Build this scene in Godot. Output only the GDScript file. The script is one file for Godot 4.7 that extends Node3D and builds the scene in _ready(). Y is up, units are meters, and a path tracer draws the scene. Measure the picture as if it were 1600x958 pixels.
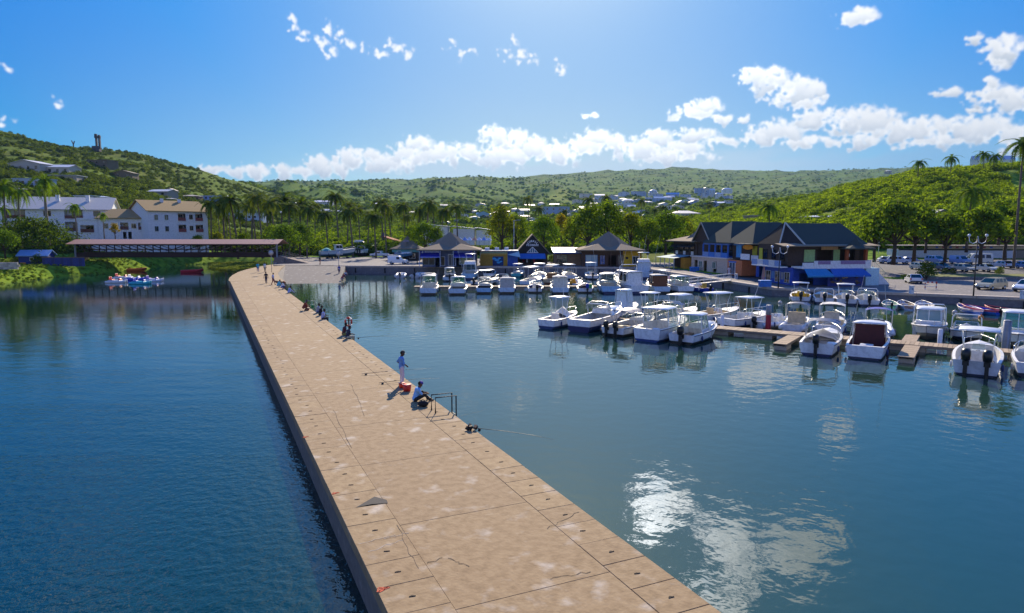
extends Node3D
# Harbour with a long concrete jetty, seen from a road bridge. Water level is y = 0, the camera stands 8.95 m above it.

const FOCAL := 1050.0
const EYE := 8.95
const QUAY := 1.8
const ORD := ["first", "second", "third", "fourth", "fifth", "sixth", "seventh", "eighth", "ninth", "tenth", "eleventh", "twelfth", "thirteenth", "fourteenth", "fifteenth", "sixteenth", "seventeenth", "eighteenth"]
var tilt := atan(118.0 / FOCAL)
var rng := RandomNumberGenerator.new()
var names := {}
var mats := {}
var tex := {}
var sky_image: Image

# ---------------------------------------------------------------- surveying: where a sight line of the photograph meets a level or a depth
func sight(px: float, py: float) -> Vector3:
	var x := (px - 800.0) / FOCAL
	var y := (479.0 - py) / FOCAL
	return Vector3(x, y * cos(tilt) - sin(tilt), -y * sin(tilt) - cos(tilt))

func level(px: float, py: float, h := 0.0) -> Vector3:
	var d := sight(px, py)
	var t := (h - EYE) / d.y
	return Vector3(d.x * t, h, d.z * t)

func deep(px: float, py: float, depth: float) -> Vector3:
	var d := sight(px, py)
	var t := depth / -d.z
	return Vector3(d.x * t, EYE + d.y * t, -depth)

# ---------------------------------------------------------------- shapes
class Shape:
	var st := SurfaceTool.new()
	var count := 0
	func _init(smooth := false) -> void:
		st.begin(Mesh.PRIMITIVE_TRIANGLES)
		st.set_smooth_group(0 if smooth else -1)
	func smooth(on: bool) -> Shape:
		st.set_smooth_group(0 if on else -1)
		return self
	func color(c: Color) -> Shape:
		st.set_color(c)
		return self
	func tri(a: Vector3, b: Vector3, c: Vector3) -> void:
		st.add_vertex(a); st.add_vertex(c); st.add_vertex(b)
		count += 1
	func quad(a: Vector3, b: Vector3, c: Vector3, d: Vector3) -> void:
		tri(a, b, c); tri(a, c, d)
	func box(c: Vector3, s: Vector3, b := Basis.IDENTITY) -> void:
		var h := s * 0.5
		var p := []
		for i in 8:
			p.append(c + b * Vector3(h.x if i & 1 else -h.x, h.y if i & 2 else -h.y, h.z if i & 4 else -h.z))
		quad(p[4], p[5], p[7], p[6]); quad(p[1], p[0], p[2], p[3]); quad(p[5], p[1], p[3], p[7])
		quad(p[0], p[4], p[6], p[2]); quad(p[6], p[7], p[3], p[2]); quad(p[0], p[1], p[5], p[4])
	func span(a: Vector3, b: Vector3) -> void:
		box((a + b) * 0.5, (b - a).abs())
	# box with chamfered upper edges
	func slab(c: Vector3, s: Vector3, ch: float, b := Basis.IDENTITY) -> void:
		var h := s * 0.5
		var lo := []; var mid := []; var top := []
		for k in [[-1, -1], [1, -1], [1, 1], [-1, 1]]:
			lo.append(c + b * Vector3(h.x * k[0], -h.y, h.z * k[1]))
			mid.append(c + b * Vector3(h.x * k[0], h.y - ch, h.z * k[1]))
			top.append(c + b * Vector3((h.x - ch) * k[0], h.y, (h.z - ch) * k[1]))
		quad(top[3], top[2], top[1], top[0])
		for i in 4:
			var j := (i + 1) % 4
			quad(mid[j], mid[i], top[i], top[j]); quad(lo[j], lo[i], mid[i], mid[j])
	# beam of square section between two points
	func bar(a: Vector3, b: Vector3, w: float, h := -1.0) -> void:
		var d := b - a
		var l := d.length()
		if l < 1e-5: return
		var z := d / l
		var up := Vector3.UP if absf(z.y) < 0.98 else Vector3.RIGHT
		var x := up.cross(z).normalized()
		box((a + b) * 0.5, Vector3(w, w if h < 0.0 else h, l), Basis(x, z.cross(x), z))
	func tube(pts: Array, r0: float, r1 := -1.0, sides := 6, caps := true) -> void:
		if r1 < 0.0: r1 = r0
		var rings := []
		var n := pts.size()
		for i in n:
			var p: Vector3 = pts[i]
			var t: Vector3 = (pts[mini(i + 1, n - 1)] - pts[maxi(i - 1, 0)]).normalized()
			var up := Vector3.UP if absf(t.y) < 0.95 else Vector3.RIGHT
			var x := up.cross(t).normalized()
			var y := t.cross(x)
			var r := lerpf(r0, r1, float(i) / maxf(n - 1, 1))
			var ring := []
			for k in sides:
				var a := TAU * k / sides
				ring.append(p + (x * cos(a) + y * sin(a)) * r)
			rings.append(ring)
		for i in n - 1:
			for k in sides:
				var k2 := (k + 1) % sides
				quad(rings[i][k], rings[i][k2], rings[i + 1][k2], rings[i + 1][k])
		if caps:
			for k in range(1, sides - 1):
				tri(rings[0][0], rings[0][k + 1], rings[0][k])
				tri(rings[n - 1][0], rings[n - 1][k], rings[n - 1][k + 1])
	# rings of equally many points joined in order; closed rings go all the way round
	func loft(rings: Array, closed := true, cap0 := false, cap1 := false) -> void:
		var m: int = rings[0].size()
		for i in rings.size() - 1:
			for k in (m if closed else m - 1):
				var k2 := (k + 1) % m
				quad(rings[i][k], rings[i][k2], rings[i + 1][k2], rings[i + 1][k])
		if cap0: fan(rings[0], true)
		if cap1: fan(rings[rings.size() - 1], false)
	func fan(r: Array, flip := false) -> void:
		for k in range(1, r.size() - 1):
			if flip: tri(r[0], r[k + 1], r[k])
			else: tri(r[0], r[k], r[k + 1])
	# outline in the x-y plane pushed along z from z0 to z1, placed by t
	func prism(outline: Array, z0: float, z1: float, t := Transform3D.IDENTITY) -> void:
		var flat := PackedVector2Array(outline)
		var a := []; var b := []
		for p in outline:
			a.append(t * Vector3(p.x, p.y, z0)); b.append(t * Vector3(p.x, p.y, z1))
		var m := outline.size()
		for k in m:
			var k2 := (k + 1) % m
			quad(a[k], a[k2], b[k2], b[k])
		var ix := Geometry2D.triangulate_polygon(flat)
		for i in range(0, ix.size(), 3):
			tri(b[ix[i]], b[ix[i + 1]], b[ix[i + 2]]); tri(a[ix[i]], a[ix[i + 2]], a[ix[i + 1]])
	func ball(c: Vector3, r: Vector3, seg := 8, rows := 5) -> void:
		var rings := []
		for i in rows + 1:
			var v := PI * i / rows
			var ring := []
			for k in seg:
				var a := TAU * k / seg
				ring.append(c + Vector3(sin(v) * cos(a) * r.x, cos(v) * r.y, sin(v) * sin(a) * r.z))
			rings.append(ring)
		for i in rows:
			for k in seg:
				var k2 := (k + 1) % seg
				if i > 0: tri(rings[i][k], rings[i][k2], rings[i + 1][k2])
				if i < rows - 1 or i == 0: pass
				tri(rings[i][k], rings[i + 1][k2], rings[i + 1][k])
	func cyl(a: Vector3, b: Vector3, r: float, sides := 10, r1 := -1.0) -> void:
		tube([a, b], r, r1, sides)
	func mesh() -> ArrayMesh:
		st.generate_normals()
		return st.commit()

# ---------------------------------------------------------------- names, labels, nodes
func numbered(called: String) -> String:
	var n: int = names.get(called, -1) + 1
	names[called] = n
	return called if n == 0 else "%s_%03d" % [called, n]

func node(called: String, at: Vector3, turn := 0.0) -> Node3D:
	var o := Node3D.new()
	o.name = numbered(called)
	add_child(o)
	o.position = at
	o.rotation.y = turn
	return o

func tag(o: Node, label: String, category := "", group := "", kind := "") -> Node:
	if label: o.set_meta("label", label)
	if category: o.set_meta("category", category)
	if group: o.set_meta("group", group)
	if kind: o.set_meta("kind", kind)
	return o

func put(s, called: String, m: Material, parent: Node = null) -> MeshInstance3D:
	var o := MeshInstance3D.new()
	o.mesh = s.mesh() if s is Shape else s
	o.material_override = m
	if parent == null:
		o.name = numbered(called)
		add_child(o)
	else:
		o.name = called
		parent.add_child(o, true)
	return o

func setting(s, called: String, m: Material, label := "") -> MeshInstance3D:
	var o := put(s, called, m)
	tag(o, label, "", "", "structure")
	return o

func copy(o: Node3D, at: Vector3, turn := 0.0, size := 1.0) -> Node3D:
	var c: Node3D = o.duplicate()
	c.name = numbered(o.get_meta("base"))
	add_child(c)
	c.position = at
	c.rotation.y = turn
	c.scale = Vector3.ONE * size
	return c

# ---------------------------------------------------------------- materials and textures
func noise_tex(key: String, ramp: Array, freq := 0.02, octaves := 4, size := 512, seed_ := 1, kind := FastNoiseLite.TYPE_SIMPLEX_SMOOTH, bump := false) -> Texture2D:
	if tex.has(key): return tex[key]
	var n := FastNoiseLite.new()
	n.seed = seed_
	n.noise_type = kind
	n.frequency = freq
	n.fractal_octaves = octaves
	var im := n.get_seamless_image(size, size)
	if ramp.size():
		var g := Gradient.new()
		g.offsets = PackedFloat32Array(ramp.map(func(r): return r[0]))
		g.colors = PackedColorArray(ramp.map(func(r): return r[1]))
		var out := Image.create(size, size, false, Image.FORMAT_RGB8)
		for y in size:
			for x in size:
				out.set_pixel(x, y, g.sample(im.get_pixel(x, y).r))
		im = out
	var t := ImageTexture.create_from_image(im)
	tex[key] = t
	return t

func grey(v: float) -> Color:
	return Color(v, v, v)

# colour given as it is seen on a swatch (sRGB)
func mat(c: Color, rough := 0.7, metal := 0.0, worn := true) -> StandardMaterial3D:
	var key := "%s/%.2f/%.2f/%s" % [c.to_html(), rough, metal, worn]
	if mats.has(key): return mats[key]
	var m := StandardMaterial3D.new()
	m.albedo_color = c
	m.roughness = rough
	m.metallic = metal
	if worn:
		m.albedo_texture = noise_tex("worn", [[0.0, grey(0.86)], [0.45, grey(0.96)], [0.7, grey(1.0)], [1.0, grey(0.94)]], 0.012, 5, 512, 7)
		m.uv1_triplanar = true
		m.uv1_scale = Vector3.ONE * 0.37
	mats[key] = m
	return m

func hexm(h: String, rough := 0.7, metal := 0.0, worn := true) -> StandardMaterial3D:
	return mat(Color.html(h), rough, metal, worn)

func glass(tint := Color(0.05, 0.08, 0.09)) -> StandardMaterial3D:
	var key := "glass" + tint.to_html()
	if not mats.has(key):
		var m := StandardMaterial3D.new()
		m.albedo_color = tint
		m.roughness = 0.06
		m.metallic_specular = 0.6
		mats[key] = m
	return mats[key]

func clear_glass(tint := Color(0.55, 0.75, 0.7), a := 0.35) -> StandardMaterial3D:
	var key := "clear" + tint.to_html() + str(a)
	if not mats.has(key):
		var m := StandardMaterial3D.new()
		m.albedo_color = Color(tint.r, tint.g, tint.b, a)
		m.transparency = BaseMaterial3D.TRANSPARENCY_ALPHA
		m.roughness = 0.05
		mats[key] = m
	return mats[key]

func leaf_mat(key: String, tint: Color, back := 1.0) -> StandardMaterial3D:
	if not mats.has(key):
		var m := StandardMaterial3D.new()
		m.albedo_color = tint
		m.vertex_color_use_as_albedo = true
		m.roughness = 0.8
		m.metallic_specular = 0.12
		m.backlight_enabled = true
		m.backlight = Color(back, back, back * 0.5)
		mats[key] = m
	return mats[key]

# ---------------------------------------------------------------- sky: air and clouds
const SUN_AZ := 3.2
const SUN_EL := 29.0

func angles(px: float, py: float) -> Vector2:
	var d := sight(px, py)
	return Vector2(rad_to_deg(atan2(d.x, -d.z)), rad_to_deg(atan2(d.y, Vector2(d.x, d.z).length())))

func air(_az: float, el: float, s: float) -> Vector3:
	# linear radiance of the clear air: pale towards the horizon and the sun, deep azure away from both
	var low := exp(-maxf(el, 0.0) / 6.0)
	var w := maxf(clampf((46.0 - s) / 24.0, 0.14, 1.1), 0.6 * smoothstep(55.0, 110.0, s))
	var r := maxf(exp(-s / 10.5) - 0.06, 0.0) + low * w
	var g := 0.09 + 0.5 * exp(-s / 20.0) + 0.5 * exp(-s / 6.0) + low * (0.35 + 0.55 * w)
	var b := 0.66 - 0.12 * clampf((s - 28.0) / 20.0, 0.0, 1.0) * (1.0 - low) + 0.3 * exp(-s / 7.0)
	return Vector3(r, g, b) + Vector3(0.09, 0.07, 0.0) * smoothstep(50.0, 110.0, s)

var puffs := []
var wisps := []
func cloud_list() -> void:
	# cumulus: x, y, half width, half height as they stand in the photograph; fleecy scraps after them
	var a := [[338, 266, 22, 9], [372, 270, 22, 9], [402, 270, 24, 13], [440, 268, 16, 13], [470, 270, 22, 10], [497, 258, 18, 17], [520, 264, 26, 13], [548, 250, 26, 19], [577, 245, 22, 13], [600, 256, 34, 14], [640, 246, 36, 22],
		[655, 226, 26, 14], [690, 242, 40, 18], [725, 240, 34, 16], [772, 214, 24, 17], [806, 222, 28, 20], [790, 244, 50, 17], [832, 232, 30, 20], [868, 240, 46, 19], [915, 232, 38, 22], [932, 216, 26, 14], [958, 226, 24, 18], [1000, 234, 40, 20],
		[1030, 216, 22, 15], [1064, 234, 38, 16], [1090, 211, 32, 11], [1125, 222, 26, 10], [1050, 245, 60, 12], [1085, 178, 34, 13], [1104, 166, 24, 13], [1130, 187, 18, 7], [1165, 186, 8, 5], [1180, 122, 24, 17], [1205, 126, 26, 20], [1238, 142, 34, 22],
		[1262, 164, 28, 13], [1278, 138, 10, 12], [1285, 152, 10, 8], [1215, 208, 36, 20], [1188, 215, 26, 16], [1262, 224, 40, 10], [1275, 186, 34, 12], [1312, 188, 44, 17], [1350, 192, 50, 22], [1396, 206, 36, 18], [1345, 222, 30, 9], [1440, 204, 36, 19],
		[1460, 222, 46, 9], [1490, 202, 40, 15], [1540, 204, 36, 20], [1576, 212, 26, 16], [1342, 27, 24, 15], [1568, 78, 24, 18], [1556, 98, 14, 10], [1524, 59, 8, 6], [1482, 142, 15, 7], [1552, 150, 24, 15], [1582, 158, 26, 16], [1620, 160, 40, 20], [1522, 170, 10, 4], [1548, 132, 10, 9], [926, 182, 12, 7],
		[1650, 215, 60, 24], [1740, 205, 60, 22], [1700, 90, 40, 22]]
	for c in a:
		var p := angles(c[0], c[1])
		puffs.append([p.x, p.y, c[2] / 17.5, c[3] / 17.0])
	# those that stand above the frame and show in the harbour water
	for c in [[13.2, 22.0, 2.6, 1.9], [12.3, 23.6, 1.6, 1.3], [18.6, 24.2, 2.6, 2.0], [20.0, 26.2, 1.8, 1.6], [23.6, 24.6, 3.0, 2.4], [25.2, 23.2, 2.2, 1.4], [18.2, 28.8, 2.8, 1.5], [-34, 27, 4, 2], [48, 21, 5, 3], [-62, 24, 5, 2.4], [70, 26, 6, 3], [-18, 38, 3, 1.6], [36, 39, 4, 2]]:
		puffs.append(c)
	# fair-weather cumulus all round the rest of the horizon
	var r := RandomNumberGenerator.new()
	r.seed = 5
	for i in 420:
		var z := r.randf_range(42, 318)
		var h := r.randf_range(1, 9) if i < 320 else r.randf_range(8, 34)
		puffs.append([z if z < 180 else z - 360, h, r.randf_range(1.0, 3.2), r.randf_range(0.6, 1.5)])
	for c in [[456, 26, 8, 6], [462, 44, 7, 9], [476, 58, 12, 9], [498, 64, 18, 9], [518, 76, 12, 8], [514, 42, 5, 11], [532, 52, 9, 8], [545, 66, 11, 8], [566, 72, 5, 7], [596, 80, 14, 6], [613, 68, 9, 7], [628, 80, 20, 8], [708, 70, 8, 7], [720, 82, 6, 6], [738, 81, 10, 5],
		[806, 68, 7, 10], [792, 88, 13, 7], [816, 84, 12, 9], [834, 92, 10, 8], [870, 97, 6, 5], [881, 108, 8, 9], [8, 102, 8, 4], [92, 160, 6, 5], [10, 190, 14, 3]]:
		var p := angles(c[0], c[1])
		wisps.append([p.x, p.y, c[2] / 17.5, c[3] / 17.0])

var n_big := FastNoiseLite.new()
var n_fine := FastNoiseLite.new()
var columns := {}

func bucket() -> void:
	for list in [puffs, wisps]:
		for p in list:
			for k in range(floori((p[0] - p[2] * 1.5) / 3.0), floori((p[0] + p[2] * 1.5) / 3.0) + 1):
				if not columns.has(k): columns[k] = []
				columns[k].append([p[0], p[1], p[2], p[3], list == wisps])

func sky_at(az: float, el: float) -> Vector3:
	var s := rad_to_deg(acos(clampf(sin(deg_to_rad(el)) * sin(deg_to_rad(SUN_EL)) + cos(deg_to_rad(el)) * cos(deg_to_rad(SUN_EL)) * cos(deg_to_rad(az - SUN_AZ)), -1.0, 1.0)))
	var c := air(az, el, s)
	if el < -1.0 or el > 45.0: return c
	# flat grey-blue base of the bank of clouds over the far mountain
	var hz := n_big.get_noise_2d(az * 3.0, 40.0 + el * 9.0)
	var veil := clampf(1.0 - absf(el - 5.2 - hz * 0.5) / (1.5 + hz), 0.0, 1.0) * smoothstep(-24.0, -4.0, az) * (1.0 - smoothstep(60.0, 90.0, az))
	c = c.lerp(Vector3(0.46, 0.57, 0.68).lerp(Vector3(0.20, 0.38, 0.58), smoothstep(14.0, 34.0, az)), smoothstep(0.0, 0.9, veil) * 0.75)
	var k := floori(az / 3.0)
	if not columns.has(k): return c
	var nb := n_big.get_noise_2d(az * 10.0, el * 10.0)
	var nf := n_fine.get_noise_2d(az * 10.0, el * 10.0)
	var wx := az + nf * 0.5
	var wy := el + nb * 0.55
	var best := -1.0
	var scrap := -1.0
	var low := 0.0
	for p in columns[k]:
		var dx: float = (wx - p[0]) / p[2]
		var dy: float = (wy - p[1]) / p[3]
		if dy < 0.0 and not p[4]: dy *= 1.25
		var v := 1.0 - (dx * dx + dy * dy)
		if p[4]:
			scrap = maxf(scrap, v)
		elif v > best:
			best = v
			low = clampf(-dy, -1.0, 1.0)
	if best > -0.9:
		var d := best * 0.62 + nb * 0.46 + nf * 0.5
		var a := smoothstep(-0.06, 0.42, d)
		if a > 0.0:
			# thick cores lose light, thin edges towards the sun shine
			var thick := smoothstep(0.16, 0.62, d + nb * 0.5 - nf * 0.35)
			var base := clampf(0.35 + low * 0.7, 0.0, 1.0)
			var grey_ := clampf(thick * (0.2 + base), 0.0, 1.0)
			var near_sun := exp(-s / 22.0)
			var col := Vector3(0.80, 0.81, 0.82).lerp(Vector3(0.36, 0.43, 0.52), grey_ * 0.8) * (0.84 + 0.35 * near_sun + 60.0 * exp(-s / 4.2))
			c = c.lerp(col, a * 0.97)
	if scrap > -0.9:
		var d2 := scrap * 0.5 + nf * 0.95 + nb * 0.35
		c = c.lerp(Vector3(0.82, 0.83, 0.84), smoothstep(0.02, 0.75, d2) * 0.9)
	return c

func build_sky() -> Sky:
	n_big.seed = 21; n_big.frequency = 0.05; n_big.fractal_octaves = 3
	n_fine.seed = 22; n_fine.frequency = 0.15; n_fine.fractal_octaves = 5
	cloud_list()
	bucket()
	var w := 4096
	var q := 8
	var small := Image.create(w / q, w / 2 / q, false, Image.FORMAT_RGBF)
	for y in w / 2 / q:
		for x in w / q:
			var v := sky_at((x + 0.5) / (w / q) * 360.0 - 180.0, 90.0 - (y + 0.5) / (w / 2 / q) * 180.0)
			small.set_pixel(x, y, Color(v.x, v.y, v.z) * 0.9)
	small.resize(w, w / 2, Image.INTERPOLATE_BILINEAR)
	var x0 := int((180.0 - 44.0) / 360.0 * w)
	var x1 := int((180.0 + 44.0) / 360.0 * w)
	var y0 := int((90.0 - 34.0) / 180.0 * w / 2)
	var y1 := int((90.0 + 1.0) / 180.0 * w / 2)
	for y in range(y0, y1):
		for x in range(x0, x1):
			var v := sky_at((x + 0.5) / w * 360.0 - 180.0, 90.0 - (y + 0.5) / (w / 2) * 180.0)
			small.set_pixel(x, y, Color(v.x, v.y, v.z) * 0.9)
	# the panorama begins straight ahead
	var turned := Image.create(w, w / 2, false, Image.FORMAT_RGBF)
	turned.blit_rect(small, Rect2i(w / 2, 0, w / 2, w / 2), Vector2i(0, 0))
	turned.blit_rect(small, Rect2i(0, 0, w / 2, w / 2), Vector2i(w / 2, 0))
	var m := PanoramaSkyMaterial.new()
	m.panorama = ImageTexture.create_from_image(turned)
	var sk := Sky.new()
	sk.sky_material = m
	return sk

# ---------------------------------------------------------------- lie of the land
# rows: depth in metres; columns: sight-line x; values: where the ground stands in the photograph's height
const COL := [-500.0, -200.0, 0.0, 100.0, 200.0, 300.0, 370.0, 440.0, 520.0, 620.0, 760.0, 900.0, 1050.0, 1150.0, 1250.0, 1350.0, 1450.0, 1600.0, 1900.0, 2300.0]
const ROW := [
	[60.0, [480, 480, 480, 482, 483, 484, 484, 484, 484, 484, 484, 484, 484, 484, 484, 484, 484, 484, 484, 484]],
	[130.0, [419, 419, 419, 419, 418.5, 418.5, 420, 420, 419, 419, 419, 419, 419, 419, 419, 419, 419, 419, 419, 419]],
	[160.0, [403, 403, 403, 403, 403, 405, 407, 409.6, 409.6, 409.6, 409.6, 409.6, 409.6, 409.6, 404, 402, 402, 402, 400, 398]],
	[190.0, [384, 384, 384, 385, 387, 391, 398, 400, 400, 400, 400, 399, 396, 390, 385, 380, 378, 374, 372, 370]],
	[240.0, [338, 340, 344, 350, 356, 368, 384, 386, 386, 386, 384, 382, 378, 370, 358, 344, 330, 318, 312, 310]],
	[300.0, [302, 303, 308, 318, 330, 346, 368, 376, 376, 375, 373, 370, 362, 350, 330, 300, 278, 266, 260, 262]],
	[360.0, [268, 270, 276, 288, 306, 330, 356, 366, 367, 366, 364, 360, 352, 340, 318, 288, 268, 258, 254, 258]],
	[460.0, [232, 234, 240, 252, 276, 310, 340, 354, 356, 356, 354, 350, 343, 333, 315, 290, 274, 266, 262, 266]],
	[600.0, [206, 206, 210, 233, 248, 280, 312, 336, 344, 345, 344, 341, 336, 329, 316, 298, 284, 277, 274, 276]],
	[720.0, [202, 202, 207, 232, 238, 262, 292, 318, 335, 338, 338, 335, 331, 326, 317, 305, 294, 288, 285, 287]],
	[900.0, [214, 214, 219, 240, 246, 266, 287, 306, 326, 331, 331, 329, 326, 322, 316, 309, 302, 298, 296, 298]],
	[1300.0, [246, 246, 250, 262, 266, 278, 292, 302, 308, 316, 319, 319, 317, 315, 312, 309, 305, 303, 302, 304]],
	[1900.0, [270, 270, 272, 280, 284, 288, 293, 296, 296, 300, 303, 307, 306, 304, 301, 298, 296, 295, 295, 296]],
	[2700.0, [285, 285, 285, 285, 286, 287, 286, 285, 284, 281, 277, 290, 292, 291, 288, 284, 280, 277, 277, 278]],
	[3600.0, [292, 292, 292, 292, 292, 292, 291, 290, 289, 286, 282, 275, 268, 272, 270, 266, 264, 262, 262, 264]],
	[4200.0, [296, 296, 296, 296, 296, 296, 295, 294, 293, 290, 284, 270, 263, 266, 269, 266, 262, 261, 261, 263]],
]
const BUMPS := [[505.0, 1250.0, 30.0, 20.0, 110.0], [548.0, 1350.0, 44.0, 18.0, 140.0], [690.0, 1900.0, 70.0, 30.0, 220.0], [450.0, 1500.0, 40.0, 30.0, 150.0], [860.0, 2000.0, 60.0, 24.0, 200.0], [1010.0, 1500.0, 80.0, 10.0, 220.0]]
var n_land := FastNoiseLite.new()
var n_tree := FastNoiseLite.new()

func ground_y(px: float, depth: float) -> float:
	var c := 0
	while c < COL.size() - 2 and px > COL[c + 1]: c += 1
	var u := smoothstep(0.0, 1.0, clampf((px - COL[c]) / (COL[c + 1] - COL[c]), 0.0, 1.0)) * 0.5 + clampf((px - COL[c]) / (COL[c + 1] - COL[c]), 0.0, 1.0) * 0.5
	var r := 0
	while r < ROW.size() - 2 and depth > ROW[r + 1][0]: r += 1
	var v: float = clampf((log(depth) - log(ROW[r][0])) / (log(ROW[r + 1][0]) - log(ROW[r][0])), 0.0, 1.0)
	var y0 := lerpf(ROW[r][1][c], ROW[r][1][c + 1], u)
	var y1 := lerpf(ROW[r + 1][1][c], ROW[r + 1][1][c + 1], u)
	return lerpf(y0, y1, v)

# how far inside the shore a point lies: below 0 in the water
func shore(p: Vector3) -> float:
	var q := Vector2(p.x, p.z)
	if p.z > -61.0 and p.x < 75.0 and p.x > -40.0: return -9.0
	if Geometry2D.is_point_in_polygon(q, BASIN): return -9.0
	var best := 99.0
	for i in CANAL.size():
		var c := Geometry2D.get_closest_point_to_segment(q, CANAL[i], CANAL[(i + 1) % CANAL.size()])
		best = minf(best, c.distance_to(q))
	return -best if Geometry2D.is_point_in_polygon(q, CANAL) else best

# canal banks and quay front as x, z in metres
var BASIN := PackedVector2Array([Vector2(-60, -50), Vector2(-47, -118), Vector2(-47, -146), Vector2(27.5, -139), Vector2(37.5, -106), Vector2(39.5, -97), Vector2(53.5, -89), Vector2(80, -72), Vector2(110, -40)])
var CANAL := PackedVector2Array([Vector2(-140, -40), Vector2(-88, -84), Vector2(-84, -108), Vector2(-88, -131), Vector2(-84, -142), Vector2(-86, -165), Vector2(-82, -190), Vector2(-64, -190), Vector2(-58, -165), Vector2(-57, -150), Vector2(-55, -138), Vector2(-48, -128), Vector2(-44, -110), Vector2(-30, -40)])

func land(px: float, depth: float) -> Vector3:
	var p := deep(px, ground_y(px, depth), depth)
	if depth > 170.0:
		var amp := clampf((depth - 170.0) / 400.0, 0.0, 1.0)
		p.y += n_land.get_noise_2d(p.x, p.z) * amp * (4.0 + depth * 0.004)
		# spurs and gullies of the far slopes
		if depth > 850.0: p.y -= absf(n_land.get_noise_2d(p.x * 0.33 + 900.0, p.z * 0.16)) * 34.0 * smoothstep(850.0, 1500.0, depth) * (1.0 - smoothstep(2300.0, 2700.0, depth))
	for b in BUMPS:
		var w: float = (px - b[0]) / b[2]
		var d: float = (depth - b[1]) / b[4]
		var k := w * w + d * d
		if k < 4.0: p.y += b[3] * exp(-k * 1.6)
	if depth < 260.0:
		# the quay on the right lies lower than the shops
		var low := lerpf(QUAY - 0.15, 0.9, smoothstep(26.0, 36.0, p.x))
		if p.y < low: p.y = low
		if depth < 118.0 and p.x > 28.0: p.y = lerpf(0.9, p.y, smoothstep(108.0, 118.0, depth))
	return p

func spot(px: float, depth: float) -> Vector3:
	return land(px, depth)

func build_land() -> void:
	n_land.seed = 3; n_land.frequency = 0.006; n_land.fractal_octaves = 4
	n_tree.seed = 9; n_tree.frequency = 0.012; n_tree.fractal_octaves = 3
	var cols := []
	var px := -500.0
	while px <= 2300.0:
		cols.append(px); px += 12.5
	var rows := []
	var d := 62.0
	while d < 4250.0:
		rows.append(d); d *= 1.022
	var pts := []
	for r in rows:
		var line := []
		for c in cols:
			var p := land(c, r)
			if r < 200.0:
				var sh := shore(p)
				p.y = -2.0 if sh < -5.0 else lerpf(-1.4, p.y, smoothstep(-3.0, 7.0, sh))
			line.append(p)
		pts.append(line)
	var s := Shape.new(true)
	# what grows on it: dry grass, scrub, wood, cane field
	var cl := []
	for i in rows.size():
		var line := []
		for j in cols.size():
			line.append(ground_colour(pts[i][j], cols[j], rows[i]))
		cl.append(line)
	for i in rows.size() - 1:
		for j in cols.size() - 1:
			for k in [[0, 0], [0, 1], [1, 1], [0, 0], [1, 1], [1, 0]]:
				s.st.set_color(cl[i + k[0]][j + k[1]])
				s.st.add_vertex(pts[i + k[0]][j + k[1]])
	var m := StandardMaterial3D.new()
	m.vertex_color_use_as_albedo = true
	m.albedo_texture = noise_tex("scrub", [[0.0, Color(0.42, 0.5, 0.42)], [0.42, Color(0.7, 0.78, 0.62)], [0.55, Color(0.95, 1.0, 0.8)], [1.0, Color(1.0, 0.95, 0.75)]], 0.03, 5, 1024, 4)
	m.uv1_triplanar = true
	m.uv1_world_triplanar = true
	m.uv1_scale = Vector3.ONE * 0.011
	m.roughness = 1.0
	m.metallic_specular = 0.1
	setting(s, "hills", m, "green hills and coastal plain behind the harbour")
	# land under the houses further out, to the horizon and behind the viewer
	var far := Shape.new()
	far.quad(Vector3(-5200, -6, 900), Vector3(5200, -6, 900), Vector3(5200, -6, -4600), Vector3(-5200, -6, -4600))
	setting(far, "ground", hexm("#56603c", 1.0, 0.0, false))

func ground_colour(p: Vector3, px: float, depth: float) -> Color:
	var n := n_tree.get_noise_2d(p.x, p.z)
	var b := n_land.get_noise_2d(p.x * 2.0 + 300.0, p.z * 2.0)
	var grass := Color(0.19, 0.275, 0.055)
	var dry := Color(0.26, 0.23, 0.08)
	var wood := Color(0.08, 0.135, 0.03)
	var c := grass.lerp(wood, smoothstep(-0.05, 0.25, n))
	c = c.lerp(dry, smoothstep(0.1, 0.4, b) * 0.5)
	# dry stony grass on the left hill, mown lawn on the canal bank, cane and hay fields inland
	if p.x < -120.0 and p.z > -1000.0 and p.z < -200.0: c = c.lerp(Color(0.15, 0.15, 0.055), 0.45)
	if p.x < -60.0 and p.z > -172.0: c = Color(0.21, 0.29, 0.045).lerp(dry, smoothstep(0.1, 0.4, b) * 0.4)
	if absf(px - 960.0) < 110.0 and absf(depth - 1700.0) < 260.0: c = c.lerp(Color(0.36, 0.36, 0.09), 0.75 * smoothstep(-0.25, 0.1, b))
	if absf(px - 1160.0) < 130.0 and absf(depth - 2500.0) < 300.0: c = c.lerp(Color(0.26, 0.28, 0.10), 0.6 * smoothstep(-0.3, 0.1, b))
	return c

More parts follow.
